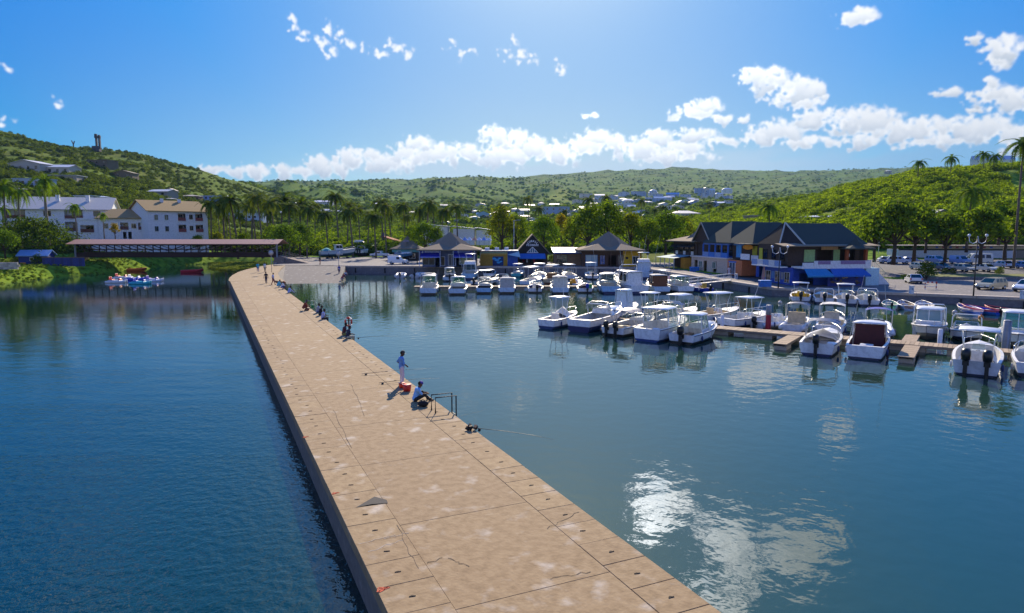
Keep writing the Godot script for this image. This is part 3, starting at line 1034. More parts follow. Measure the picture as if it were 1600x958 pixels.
func bow_rail(p: Node3D, r: Array, t0 := 0.5, h := 0.45) -> void:
	var m := hexm("#cfd3d6", 0.25, 0.9, false)
	var s := Shape.new(true)
	for sd in [-1.0, 1.0]:
		var pts := []
		for a in r:
			if a.t < t0: continue
			var v := Vector3(sd * maxf(a.wg - 0.08, 0.0), a.yg + h * (0.7 + 0.3 * a.t), a.z + 0.08)
			pts.append(v)
			if int(roundf(a.t * 10.0)) % 2 == 1: s.tube([Vector3(v.x, a.yg, v.z), v], 0.016, 0.016, 4, false)
		pts.insert(0, Vector3(pts[0].x, pts[0].y - h * 0.8, pts[0].z + 0.3))
		s.tube(pts, 0.02, 0.02, 5)
	put(s, "bow_rail", m, p)

func trunk(p: Node3D, r: Array, t0: float, t1: float, h: float, m: Material, g: Material) -> void:
	# low cabin trunk following the foredeck, with a long port light on each side
	var s := Shape.new(true)
	var rings := []
	for k in 7:
		var t := lerpf(t0, t1, k / 6.0)
		var i := clampi(int(t * 10.0), 0, 9)
		var a = r[i]
		var b = r[i + 1]
		var f := t * 10.0 - i
		var w: float = lerpf(a.wg, b.wg, f) - 0.22
		var y: float = lerpf(a.yg, b.yg, f)
		var hh := h * (1.0 - pow(k / 6.0, 2.2))
		w = maxf(w, 0.05)
		rings.append([Vector3(-w, y, lerpf(a.z, b.z, f)), Vector3(-w * 0.86, y + hh * 0.8 + 0.03, lerpf(a.z, b.z, f)), Vector3(-w * 0.4, y + hh + 0.09, lerpf(a.z, b.z, f)), Vector3(w * 0.4, y + hh + 0.09, lerpf(a.z, b.z, f)), Vector3(w * 0.86, y + hh * 0.8 + 0.03, lerpf(a.z, b.z, f)), Vector3(w, y, lerpf(a.z, b.z, f))])
	s.loft(rings, false)
	s.smooth(false).fan(rings[0])
	put(s, "cabin_trunk", m, p)
	for sd in [0, 1]:
		var f := Shape.new()
		var q := []
		for k in [[1, 0.35], [3, 0.35], [3, 0.75], [1, 0.75]]:
			var a: Vector3 = rings[k[0]][0 if sd == 0 else 5]
			var b: Vector3 = rings[k[0]][1 if sd == 0 else 4]
			var v := a.lerp(b, k[1])
			v.x += -0.012 if sd == 0 else 0.012
			q.append(v)
		f.quad(q[0], q[1], q[2], q[3])
		put(f, "port_light", g, p)

func windshield(p: Node3D, z: float, y: float, w: float, h: float, g: Material) -> void:
	var n := Node3D.new()
	n.name = "windshield"
	p.add_child(n, true)
	var fr := hexm("#c4c8cc", 0.3, 0.7, false)
	var pts := [Vector3(-w, y, z + 1.0), Vector3(-w * 0.86, y + 0.03, z), Vector3(0, y + 0.06, z - 0.18), Vector3(w * 0.86, y + 0.03, z), Vector3(w, y, z + 1.0)]
	var tops := [Vector3(-w * 0.94, y + h * 0.6, z + 1.1), Vector3(-w * 0.78, y + h, z + 0.4), Vector3(0, y + h + 0.02, z + 0.24), Vector3(w * 0.78, y + h, z + 0.4), Vector3(w * 0.94, y + h * 0.6, z + 1.1)]
	var s := Shape.new()
	s.tube(tops, 0.022, 0.022, 5)
	for i in 5: s.bar(pts[i], tops[i], 0.03)
	put(s, "frame", fr, n)
	for i in 4:
		var f := Shape.new()
		f.quad(pts[i], pts[i + 1], tops[i + 1], tops[i])
		put(f, "pane", g, n)

func boat(called: String, label: String, category: String, at: Vector3, turn: float, o: Dictionary, group := "boats moored in the harbour") -> Node3D:
	var p := node(called, at, -deg_to_rad(turn))
	tag(p, label, category, group)
	var white := hexm("#e9ecee", 0.3)
	var sup: Material = o.get("sup", white)
	var g: Material = o.get("glass", clear_glass(Color(0.35, 0.5, 0.5), 0.5))
	var L: float = o.l
	var B: float = o.b
	if o.get("rib", false):
		rib(p, o)
	else:
		var r := hull(p, o)
		var fb: float = o.get("f", 0.75)
		if o.has("trunk"): trunk(p, r, o.get("deck", 0.55), 0.95, o.trunk, sup, glass())
		if o.get("rail", true): bow_rail(p, r, o.get("deck", 0.55))
		if o.has("shield"): windshield(p, -L * o.get("deck", 0.55), fb + o.get("rise", 0.35) * 0.3 + o.get("trunk", 0.0), B * 0.42, o.shield, g)
	if o.has("house"):
		var h = o.house  # aft, forward, half width, sill, top
		frame_box(p, -L * h[0], -L * h[1], B * 0.5 * h[2], B * 0.5 * h[2] * 0.86, o.get("floor", 0.25), h[3], h[4], sup, g, o.get("house_o", {}))
	if o.has("console"): console(p, -L * o.console, o.get("floor", 0.22), sup, {"seat": o.get("seat", hexm("#e6e2d8", 0.6))})
	if o.has("ttop"): t_top(p, -L * o.ttop[0], o.get("floor", 0.22), o.ttop[1], B * 0.82, o.ttop[2], o.get("topc", white), hexm("#d3d6d9", 0.3, 0.7, false))
	if o.has("bimini"): bimini(p, -L * o.bimini[0], o.bimini[2], B * 0.86, o.get("f", 0.75), o.bimini[1], o.get("cloth", hexm("#1b2a5e", 0.9)))
	var motors: Array = o.get("motors", [])
	for x in motors: outboard(p, x, 0.12, o.get("f", 0.75) - 0.12, o.get("motor", hexm("#17181a", 0.35)), o.get("mk", 1.0))
	if o.has("cover"):
		var s := Shape.new(true)
		var rings := []
		var cv = o.cover # aft, forward, peak height
		for k in 7:
			var u := k / 6.0
			var z := lerpf(-L * cv[0], -L * cv[1], u)
			var w := B * 0.46 * (1.0 - 0.25 * u)
			var pk: float = o.get("f", 0.75) + cv[2] * (0.45 + 0.55 * sin(u * PI)) + 0.05 * sin(k * 5.0)
			rings.append([Vector3(-w, o.get("f", 0.75) - 0.05, z), Vector3(-w * 0.7, lerpf(o.get("f", 0.75), pk, 0.55), z), Vector3(0.05 * sin(k * 3.0), pk, z), Vector3(w * 0.7, lerpf(o.get("f", 0.75), pk, 0.5), z), Vector3(w, o.get("f", 0.75) - 0.05, z)])
		s.loft(rings, false, true, true)
		s.fan(rings[0]); s.fan(rings[6])
		put(s, "cover", o.get("coverc", hexm("#8e949b", 0.9)), p)
	for y in o.get("rods", []):
		var s := Shape.new()
		s.tube([Vector3(y[0], y[1], y[2]), Vector3(y[3], y[4], y[5])], 0.022, 0.009, 5)
		put(s, "outrigger" if y[4] > 4.0 else "antenna", hexm("#e4e6e8", 0.4), p)
	if o.has("box"):
		var s := Shape.new()
		s.slab(Vector3(o.box[0], o.box[1], o.box[2]), Vector3(o.box[3], o.box[4], o.box[5]), 0.04)
		put(s, "engine_box", o.get("boxc", white), p)
	if o.has("arch"):
		var s := Shape.new(true)
		var w := B * 0.46
		s.tube([Vector3(-w, o.get("f", 0.75), -L * o.arch[0]), Vector3(-w * 0.95, o.arch[1] - 0.25, -L * o.arch[0] + 0.3), Vector3(-w * 0.8, o.arch[1], -L * o.arch[0] + 0.35), Vector3(w * 0.8, o.arch[1], -L * o.arch[0] + 0.35), Vector3(w * 0.95, o.arch[1] - 0.25, -L * o.arch[0] + 0.3), Vector3(w, o.get("f", 0.75), -L * o.arch[0])], 0.05, 0.05, 6)
		put(s, "roll_bar", o.get("archc", white), p)
	if o.has("fly"):
		# flying bridge: a second, lower screen and a sun top over the wheelhouse
		var h = o.house
		var s := Shape.new()
		s.prism([Vector2(-B * 0.36, 0), Vector2(B * 0.36, 0), Vector2(B * 0.33, 0.5), Vector2(-B * 0.33, 0.5)], -L * h[1] + 0.5, -L * h[0] - 0.2, Transform3D(Basis.IDENTITY, Vector3(0, h[4] + 0.1, 0)))
		put(s, "flying_bridge", sup, p)
		if o.fly > 0.0: t_top(p, -L * (h[0] + h[1]) * 0.5, h[4] + 0.4, h[4] + o.fly, B * 0.7, 1.6, o.get("topc", white), hexm("#d3d6d9", 0.3, 0.7, false))
	for k in o.get("fenders", 2):
		var s := Shape.new(true)
		var sd := -1.0 if k % 2 else 1.0
		var zz: float = -L * (0.2 + 0.25 * (k / 2))
		s.ball(Vector3(sd * (B * 0.475 + 0.05), 0.42, zz), Vector3(0.09, 0.24, 0.09), 6, 5)
		put(s, "fender", hexm("#d8dadd" if k % 3 else "#2d3f78", 0.5), p)
	return p

func rib(p: Node3D, o: Dictionary) -> void:
	var L: float = o.l
	var B: float = o.b
	var rad: float = o.get("tube", 0.23)
	var pts := []
	for k in 21:
		var u := k / 20.0 * 2.0 - 1.0
		var a := absf(u)
		var z := -L * (1.0 - pow(a, 3.0)) if a < 0.999 else 0.0
		var w := (B * 0.5 - rad) * (1.0 if a > 0.55 else sin(a / 0.55 * PI * 0.5))
		pts.append(Vector3(signf(u) * w, 0.36 + 0.22 * pow(maxf(-z / L, 0.0), 3.0), z))
	var s := Shape.new(true)
	s.tube(pts, rad, rad, 9)
	put(s, "inflatable_tube", o.get("hull", hexm("#dfe2e4", 0.45)), p)
	var b := Shape.new()
	var rr := hull_rings(L * 0.95, B - rad * 1.7, 0.28, 0.18)
	var rings := []
	for a in rr: rings.append([Vector3(-a.wg, 0.22, a.z), Vector3(-a.wc, 0.02, a.zc), Vector3(0, -0.25, a.zk), Vector3(a.wc, 0.02, a.zc), Vector3(a.wg, 0.22, a.z)])
	b.loft(rings, true)
	b.fan(rings[0])
	put(b, "hull", hexm("#c9cccf", 0.4), p)
	var t := Shape.new()
	t.box(Vector3(0, 0.4, -0.12), Vector3(B - rad * 2.4, 0.5, 0.1))
	put(t, "transom", hexm("#d8dadc", 0.5), p)

func barque(label: String, at: Vector3, turn: float, l: float, b: float, outside: String, band: String, inside: String, group := "small open boats along the quay", motor := false) -> Node3D:
	var p := node("rowing_boat", at, -deg_to_rad(turn))
	tag(p, label, "rowing boat", group)
	var rr := hull_rings(l, b, 0.5, 0.28, 11, 0.62, 2.0)
	var lo := Shape.new(true); var up := Shape.new(true); var ins := Shape.new(true); var rim := Shape.new(true)
	var rl := []; var ru := []; var rv := []; var ri := []
	for a in rr:
		var ym: float = lerpf(a.yc, a.yg, 0.6)
		var wm: float = lerpf(a.wc, a.wg, 0.6)
		var zm: float = lerpf(a.zc, a.z, 0.6)
		rl.append([Vector3(-wm, ym, zm), Vector3(-a.wc, a.yc, a.zc), Vector3(0, a.yk, a.zk), Vector3(a.wc, a.yc, a.zc), Vector3(wm, ym, zm)])
		ru.append([Vector3(-a.wg, a.yg, a.z), Vector3(-wm, ym, zm)])
		rv.append([Vector3(wm, ym, zm), Vector3(a.wg, a.yg, a.z)])
		var wi: float = maxf(a.wg - 0.05, 0.01)
		ri.append([Vector3(-wi, a.yg, a.z), Vector3(-wi * 0.8, 0.12 + 0.2 * a.t * a.t, a.z), Vector3(wi * 0.8, 0.12 + 0.2 * a.t * a.t, a.z), Vector3(wi, a.yg, a.z)])
	lo.loft(rl, false); lo.smooth(false).fan(rl[0])
	up.loft(ru, false); up.loft(rv, false)
	up.smooth(false).quad(ru[0][0], ru[0][1], rv[0][0], rv[0][1])
	ins.loft(ri, false)
	ins.smooth(false).fan(ri[0])
	for s in [-1.0, 1.0]:
		rim.tube(rr.map(func(a): return Vector3(s * maxf(a.wg - 0.02, 0.0), a.yg + 0.01, a.z)), 0.04, 0.04, 5)
	rim.tube([Vector3(-rr[0].wg, rr[0].yg, 0), Vector3(rr[0].wg, rr[0].yg, 0)], 0.04, 0.04, 5)
	put(lo, "hull", hexm(outside, 0.4), p)
	put(up, "upper_strake", hexm(band, 0.4), p)
	put(ins, "inside", hexm(inside, 0.6), p)
	put(rim, "gunwale", hexm(band, 0.4), p)
	for t in [0.2, 0.45, 0.7]:
		var i := int(t * 10.0)
		var s := Shape.new()
		s.box(Vector3(0, rr[i].yg - 0.14, rr[i].z), Vector3(rr[i].wg * 2.0 - 0.12, 0.05, 0.26))
		put(s, "thwart", hexm("#cfc7b4", 0.6), p)
	if motor: outboard(p, 0.0, 0.08, 0.36, hexm("#191a1c", 0.4), 0.75)
	return p

func build_fleet() -> void:
	var white := hexm("#e9ecee", 0.3)
	var pale := hexm("#bcd3e6", 0.3)
	var sky_blue := hexm("#8fc0e4", 0.3)
	var navy := hexm("#16245c", 0.4)
	var tan_ := hexm("#cdb892", 0.7)
	var grey_ := hexm("#9aa0a6", 0.8)
	var black := hexm("#17181a", 0.35)
	var dark := hexm("#2a1c18", 0.7)
	var green_glass := clear_glass(Color(0.35, 0.7, 0.58), 0.5)
	var grey_cloth := hexm("#b9b7b4", 0.9)
	var blue_cloth := hexm("#1f3fa8", 0.9)
	var cream := hexm("#dcd8cc", 0.9)
	var brown := hexm("#7a4a2c", 0.7)
	var row := "cabin boats in the back row with their sterns to the open water"
	# back row, sterns to the open water
	boat("cabin_boat", "pale blue cabin boat at the end of the back row near the slipway", "boat", level(669, 461), -2, {"l": 6.8, "b": 2.55, "f": 0.95, "hull": pale, "low": black, "house": [0.3, 0.58, 0.74, 1.5, 2.55], "house_o": {"aft": 0.9}, "glass": green_glass, "bimini": [0.12, 3.0, 1.3], "cloth": cream, "motors": [], "rods": [[-1.1, 1.0, -0.4, -1.4, 3.4, 0.4], [1.1, 1.0, -0.4, 1.5, 3.6, 0.4]]}, row)
	boat("cabin_boat", "white cuddy boat with pale hard roof and open dark cockpit, second in the back row", "boat", level(714, 461), 0, {"l": 6.6, "b": 2.6, "f": 0.85, "hull": pale, "low": black, "well": hexm("#77726a", 0.7), "trunk": 0.45, "deck": 0.5, "house": [0.36, 0.56, 0.8, 1.25, 2.35], "glass": green_glass, "box": [0.0, 0.5, -1.0, 0.8, 0.5, 0.7]}, row)
	boat("cabin_boat", "small runabout with dark brown cockpit in the back row", "boat", level(756, 459), 1, {"l": 5.8, "b": 2.35, "f": 0.8, "hull": sky_blue, "low": black, "well": dark, "trunk": 0.3, "deck": 0.5, "shield": 0.75, "bimini": [0.42, 2.2, 1.2], "cloth": cream}, row)
	boat("cabin_boat", "cabin boat with a grey canvas canopy in the back row", "boat", level(792, 459), 0, {"l": 6.2, "b": 2.5, "f": 0.85, "hull": pale, "low": black, "trunk": 0.4, "deck": 0.5, "house": [0.12, 0.5, 0.84, 1.1, 2.1], "house_o": {"door": grey_cloth, "roof": grey_cloth, "aft": 0.1}}, row)
	boat("open_boat", "small white open boat with one black outboard in the back row", "boat", level(836, 458), 3, {"l": 5.4, "b": 2.3, "f": 0.7, "hull": white, "low": black, "console": 0.45, "motors": [0.3], "arch": [0.1, 1.9], "shield": 0.5, "cover": [0.5, 0.62, 0.4], "coverc": blue_cloth, "notch": 0.2}, row)
	boat("cabin_boat", "white cabin boat with a rounded cream canvas roof in the back row", "boat", level(876, 459.5), 0, {"l": 6.6, "b": 2.7, "f": 0.9, "hull": pale, "low": black, "trunk": 0.5, "deck": 0.5, "house": [0.16, 0.52, 0.82, 1.2, 2.35], "house_o": {"door": cream, "roof": cream}}, row)
	boat("open_boat", "white speedboat with blue engine cover and green crate in the back row", "boat", level(914, 458), 6, {"l": 5.8, "b": 2.4, "f": 0.7, "hull": white, "low": black, "motors": [0.35], "motor": blue_cloth, "cover": [0.3, 0.6, 0.55], "coverc": hexm("#1c2550", 0.9), "box": [0.75, 1.0, -0.7, 0.6, 0.6, 0.6], "boxc": hexm("#2f9a4b", 0.6), "notch": 0.2, "mk": 1.2}, row)
	boat("fishing_boat", "light blue sport fishing boat with tall outriggers in the back row", "boat", level(955, 459), 0, {"l": 8.2, "b": 3.05, "f": 1.05, "hull": sky_blue, "low": navy, "house": [0.4, 0.66, 0.84, 1.5, 2.6], "house_o": {"aft": 1.0, "roof": pale}, "sup": pale, "rods": [[-1.4, 1.1, -3.0, -2.6, 7.2, -2.0], [1.4, 1.1, -3.0, 2.5, 6.8, -2.0]], "bimini": [0.2, 2.9, 1.8], "cloth": pale, "box": [0.0, 0.65, -1.2, 1.2, 0.5, 0.7]}, row)
	boat("fishing_boat", "white trawler yacht with a big square wheelhouse in the back row", "boat", level(1000, 459), -14, {"l": 9.0, "b": 3.1, "f": 1.15, "rise": 0.8, "hull": white, "low": navy, "rub": navy, "house": [0.22, 0.56, 0.82, 1.6, 3.0], "house_o": {"open": false, "door": white, "rake": 0.1}, "glass": glass(), "arch": [0.5, 4.0], "rods": [[-1.2, 1.2, -3.0, -2.4, 8.0, -2.5], [1.2, 1.2, -3.0, 2.0, 8.4, -2.5]]}, row)
	boat("fishing_boat", "old boat with a brown wooden cabin in the back row", "boat", level(1035, 458.5), -4, {"l": 6.8, "b": 2.7, "f": 0.95, "hull": pale, "low": black, "house": [0.2, 0.56, 0.84, 1.3, 2.5], "house_o": {"door": brown, "roof": cream}, "sup": hexm("#a07a58", 0.7), "glass": glass()}, row)
	boat("cabin_boat", "white motor yacht with green tinted cabin windows at the end of the back row", "boat", level(1072, 458), -10, {"l": 7.6, "b": 2.8, "f": 0.95, "hull": white, "low": black, "trunk": 0.5, "deck": 0.5, "house": [0.2, 0.52, 0.82, 1.3, 2.3], "glass": green_glass}, row)
	boat("open_boat", "small blue and white boat beside the gangway", "boat", level(1108, 457), -28, {"l": 5.0, "b": 2.1, "f": 0.6, "hull": hexm("#2443b5", 0.3), "low": hexm("#2443b5", 0.3), "deckc": hexm("#2f55c8", 0.4), "motors": [0.0], "seat": hexm("#c9a23a", 0.6), "console": 0.42}, row)
	# between the back row and the quay
	var gb := "boats between the back row and the shops"
	rib_boat("white inflatable boat with black outboard tied below the slipway quay", level(625, 435), -6, 5.0, 2.1, gb)
	rib_boat("white inflatable boat with grey cover at the quay under the blue shop", level(648, 434.5), 10, 5.0, 2.1, gb)
	boat("cabin_boat", "small white pilothouse boat behind the gap in the back row", "boat", level(701, 440), 0, {"l": 5.4, "b": 2.2, "f": 0.8, "hull": pale, "house": [0.3, 0.6, 0.8, 1.3, 2.3], "motors": [0.2]}, gb)
	boat("fishing_boat", "white flybridge fishing boat in front of the blue shop", "boat", level(731, 437), 4, {"l": 8.0, "b": 2.8, "f": 1.1, "hull": sky_blue, "low": navy, "house": [0.3, 0.62, 0.82, 1.5, 2.7], "fly": 1.9, "rods": [[-1.3, 1.1, -3.0, -2.5, 7.0, -2.4], [1.3, 1.1, -3.0, 2.6, 7.0, -2.4]]}, gb)
	boat("open_boat", "boat with a long flat white canopy behind the back row runabout", "boat", level(742, 446), 40, {"l": 6.0, "b": 2.2, "f": 0.7, "ttop": [0.4, 2.4, 3.4], "console": 0.5, "motors": [0.0]}, gb)
	boat("open_boat", "boat wrapped in a black cover by the quay", "boat", level(763, 433), 8, {"l": 5.2, "b": 2.2, "f": 0.7, "cover": [0.04, 0.9, 0.9], "coverc": hexm("#1e1f22", 0.9)}, gb)
	rib_boat("grey inflatable boat with a white arch behind the canvas topped boat", level(784, 444), 18, 5.2, 2.2, gb, true)
	boat("open_boat", "turquoise open boat tied to the quay", "boat", level(806, 433.5), 10, {"l": 5.6, "b": 2.2, "f": 0.8, "hull": hexm("#3fb0b4", 0.4), "low": hexm("#1f6c74", 0.5), "ttop": [0.4, 2.5, 2.4]}, gb)
	boat("fishing_boat", "pale grey boat under a broad white canopy in front of the diving shop", "boat", level(822, 447), 20, {"l": 7.0, "b": 2.6, "f": 0.85, "hull": pale, "ttop": [0.35, 3.0, 3.6], "console": 0.55}, gb)
	boat("open_boat", "white canopied dive boat moored below the blue awning", "boat", level(842, 438), 4, {"l": 7.0, "b": 2.6, "f": 0.9, "hull": pale, "ttop": [0.4, 2.9, 3.6], "console": 0.6}, gb)
	boat("fishing_boat", "wooden boat with brown superstructure and white canopy behind the back row", "boat", level(858, 444), 14, {"l": 7.0, "b": 2.5, "f": 0.9, "hull": tan_, "ttop": [0.4, 3.1, 3.2], "box": [0.0, 1.0, -2.6, 1.4, 1.5, 1.8], "boxc": hexm("#7d5b38", 0.8), "low": brown}, gb)
	boat("open_boat", "white boat under a thin canopy below the low beige shop", "boat", level(893, 437), -6, {"l": 6.4, "b": 2.4, "f": 0.8, "ttop": [0.4, 2.7, 3.6], "console": 0.5, "bimini": [0.15, 2.2, 1.2], "cloth": cream}, gb)
	boat("open_boat", "white boat with a square sun roof in front of the brown pavilion", "boat", level(926, 437), 0, {"l": 6.0, "b": 2.4, "f": 0.8, "ttop": [0.4, 3.0, 2.2], "console": 0.45, "motors": [0.0]}, gb)
	boat("open_boat", "small yellow and blue boat behind the speedboat", "boat", level(893, 449), 24, {"l": 4.6, "b": 1.9, "f": 0.6, "hull": sky_blue, "seat": hexm("#d99a1c", 0.6), "console": 0.4, "motors": [0.0], "motor": hexm("#e0a528", 0.5)}, gb)
	boat("fishing_boat", "large white sport fisher with flying bridge at the quay steps", "boat", level(1008, 436), 6, {"l": 9.5, "b": 3.2, "f": 1.25, "rise": 0.7, "hull": pale, "low": navy, "house": [0.3, 0.62, 0.84, 1.7, 3.0], "house_o": {"door": pale}, "fly": 1.8, "topc": sky_blue, "rods": [[-1.5, 1.2, -3.6, -3.2, 8.5, -3.0], [1.5, 1.2, -3.6, 3.0, 8.5, -3.0]]}, gb)
	boat("cabin_boat", "white boat with a low round canopy left of the sport fisher", "boat", level(978, 441), -8, {"l": 6.0, "b": 2.4, "f": 0.8, "bimini": [0.3, 2.1, 1.8], "cloth": cream, "shield": 0.6}, gb)
	boat("open_boat", "white boat with red buoys behind the wooden cabin boat", "boat", level(1050, 444), -20, {"l": 5.6, "b": 2.2, "f": 0.75, "console": 0.45, "ttop": [0.4, 2.2, 1.8], "boxc": hexm("#c8322c", 0.6), "box": [0.5, 0.9, -0.8, 0.5, 0.5, 0.5]}, gb)
	# near pontoon, bows to the pontoon
	var near := "boats on the near side of the long pontoon"
	boat("open_boat", "white open boat with a cloth wrapped console at the tip of the pontoon", "boat", level(853, 514), 36, {"l": 5.4, "b": 2.05, "f": 0.85, "hull": white, "low": hexm("#2a4170", 0.5), "rub": hexm("#26376e", 0.5), "deck": 0.72, "console": 0.5, "ttop": [0.42, 2.75, 1.5], "cover": [0.42, 0.66, 0.95], "coverc": hexm("#e8e4dc", 0.9), "rods": [[0.5, 2.8, -2.2, 0.6, 4.6, -2.0]]}, near)
	boat("motor_yacht", "white express cruiser with navy boot stripe and open cockpit", "yacht", level(904, 519), 36, {"l": 8.2, "b": 2.7, "f": 1.1, "rise": 0.5, "hull": white, "low": navy, "band": 0.42, "trunk": 0.45, "deck": 0.52, "shield": 0.7, "arch": [0.48, 2.2], "box": [0.0, 0.8, -1.1, 1.4, 0.4, 0.6], "boxc": hexm("#3a3c44", 0.6)}, near)
	boat("open_boat", "white sports boat with navy bimini and twin black outboards", "boat", level(957, 526), 40, {"l": 7.2, "b": 2.5, "f": 0.8, "hull": white, "low": black, "deck": 0.6, "bimini": [0.3, 2.15, 2.4], "cloth": navy, "shield": 0.55, "trunk": 0.2, "motors": [-0.45, 0.45], "notch": 0.25, "box": [0.3, 0.6, -1.4, 1.0, 0.4, 0.7], "boxc": tan_}, near)
	boat("cabin_boat", "white pilothouse boat with a boxy rear cabin and flat transom", "boat", level(1010, 534), 38, {"l": 7.4, "b": 2.65, "f": 1.05, "hull": white, "low": hexm("#24407e", 0.5), "band": 0.12, "house": [0.22, 0.52, 0.86, 1.35, 2.55], "house_o": {"aft": 0.5}, "glass": clear_glass(Color(0.42, 0.55, 0.52), 0.6), "box": [0.7, 1.0, -0.3, 0.5, 0.3, 0.2]}, near)
	boat("cabin_boat", "white cuddy boat with green glass and a black outboard", "boat", level(1064, 538.5), 38, {"l": 6.8, "b": 2.4, "f": 0.8, "hull": white, "low": black, "rub": navy, "trunk": 0.4, "deck": 0.5, "house": [0.26, 0.52, 0.8, 1.05, 2.2], "glass": green_glass, "motors": [0.1], "motor": black, "notch": 0.2, "mk": 1.25}, near)
	boat("open_boat", "white cabin boat under a dark blue bimini with a rumpled grey cover", "boat", level(1275, 556), 33, {"l": 6.6, "b": 2.6, "f": 0.9, "hull": white, "low": navy, "band": 0.1, "deck": 0.62, "bimini": [0.36, 2.35, 1.8], "cloth": navy, "motors": [0.0], "cover": [0.28, 0.58, 0.7], "coverc": hexm("#8b93a0", 0.9), "notch": 0.2, "mk": 1.2, "box": [0.85, 0.7, -0.8, 0.5, 0.5, 0.6]}, near)
	boat("fishing_boat", "white fishing boat with maroon cockpit and outrigger poles", "boat", level(1350, 562), 33, {"l": 7.2, "b": 2.65, "f": 0.95, "hull": white, "low": hexm("#343a52", 0.5), "band": 0.08, "well": hexm("#5a1f26", 0.7), "house": [0.42, 0.62, 0.84, 1.3, 2.2], "house_o": {"door": hexm("#4c1c22", 0.7)}, "glass": clear_glass(Color(0.6, 0.55, 0.5), 0.5), "box": [0.0, 0.6, -1.1, 0.85, 0.65, 0.8], "rods": [[-1.25, 1.0, -2.4, -0.3, 5.9, -0.2], [1.25, 1.0, -2.4, 0.9, 5.6, -1.0]]}, near)
	boat("open_boat", "white centre console boat with pale T-top and two black outboards", "boat", level(1524, 588), 36, {"l": 7.2, "b": 2.75, "f": 0.95, "hull": hexm("#dfe5ec", 0.3), "low": hexm("#2a3550", 0.5), "band": 0.05, "deck": 0.78, "console": 0.42, "ttop": [0.38, 2.6, 2.0], "motors": [-0.55, 0.55], "motor": black, "notch": 0.2, "mk": 1.35, "seat": hexm("#c3c7ca", 0.6)}, near)
	boat("open_boat", "white boat cut by the edge of the view beside the last finger", "boat", level(1622, 592), 34, {"l": 6.4, "b": 2.5, "f": 0.9, "hull": white, "deck": 0.6, "shield": 0.6, "trunk": 0.2, "motors": [0.0]}, near)
	# far side of the near pontoon
	var fs := "boats on the far side of the long pontoon"
	boat("cabin_boat", "white boat with a tall square pale blue cabin behind the express cruiser", "boat", level(957, 497), 34, {"l": 6.0, "b": 2.2, "f": 0.75, "house": [0.35, 0.62, 0.66, 1.4, 2.7], "house_o": {"open": false, "door": pale}, "sup": pale, "glass": pale, "rail": false}, fs)
	boat("open_boat", "open boat with a small white sun roof and pole frame behind the sports boat", "boat", level(1000, 501), 34, {"l": 6.0, "b": 2.2, "f": 0.75, "hull": white, "console": 0.4, "ttop": [0.4, 2.6, 1.6], "motors": [-0.3, 0.3]}, fs)
	boat("open_boat", "open boat with a double deck spotting tower", "boat", level(1042, 505), 40, {"l": 6.4, "b": 2.3, "f": 0.75, "hull": white, "console": 0.4, "ttop": [0.4, 2.6, 2.2], "arch": [0.2, 2.1], "bimini": [0.2, 1.9, 1.0], "cloth": cream}, fs)
	boat("open_boat", "white console boat with a large T-top and tan seats", "boat", level(1086, 504), 56, {"l": 6.6, "b": 2.5, "f": 0.8, "hull": white, "well": tan_, "seat": tan_, "console": 0.5, "ttop": [0.5, 2.75, 2.4], "rods": [[0.0, 2.8, -3.0, 0.0, 3.2, -3.0]]}, fs)
	boat("open_boat", "white console boat with T-top and a tilted white antenna", "boat", level(1134, 512), 58, {"l": 6.4, "b": 2.4, "f": 0.85, "hull": white, "rub": navy, "console": 0.5, "ttop": [0.5, 2.65, 2.0], "rods": [[0.7, 2.7, -3.0, 1.0, 3.95, -3.2]]}, fs)
	rib_boat("white inflatable boat with a console beside the red and white pile", level(1182, 513), 62, 5.6, 2.2, fs, true)
	boat("open_boat", "inflatable launch with beige seat back under a blue framed bimini", "boat", level(1237, 519), 30, {"rib": true, "l": 5.6, "b": 2.3, "f": 0.6, "bimini": [0.6, 2.3, 1.6], "cloth": navy, "box": [0.0, 1.0, -3.0, 1.5, 1.0, 0.4], "boxc": tan_}, fs)
	boat("open_boat", "white boat with a beige covered console under a white bimini", "boat", level(1296, 524), 28, {"l": 5.8, "b": 2.4, "f": 0.85, "hull": white, "bimini": [0.5, 2.5, 2.0], "cloth": cream, "box": [0.0, 1.1, -2.6, 1.2, 1.3, 0.7], "boxc": hexm("#b8b2a4", 0.8)}, fs)
	boat("open_boat", "white inflatable boat with royal blue bimini", "boat", level(1374, 527), 26, {"rib": true, "l": 5.6, "b": 2.4, "f": 0.6, "console": 0.5, "bimini": [0.45, 2.2, 1.5], "cloth": blue_cloth, "seat": hexm("#33415e", 0.7)}, fs)
	boat("cabin_boat", "white cabin boat with its bow to the pontoon and two front windows", "boat", level(1447, 533) + Vector3(3.6, 0, -5.2), 215, {"l": 6.4, "b": 2.6, "f": 0.95, "rise": 0.3, "hull": hexm("#dcdcd8", 0.35), "low": hexm("#6d6a60", 0.6), "deck": 0.62, "house": [0.3, 0.64, 0.8, 1.4, 2.35], "house_o": {"rake": 0.15}, "glass": clear_glass(Color(0.6, 0.72, 0.78), 0.5), "arch": [0.5, 2.75]}, fs)
	boat("open_boat", "white boat with a folded grey covered windscreen and tangled frame", "boat", level(1508, 537) + Vector3(3.0, 0, -4.4), 214, {"l": 5.4, "b": 2.3, "f": 0.7, "hull": white, "shield": 0.7, "deck": 0.6, "arch": [0.4, 2.0], "cover": [0.3, 0.6, 0.6], "coverc": hexm("#c9cfd2", 0.8)}, fs)
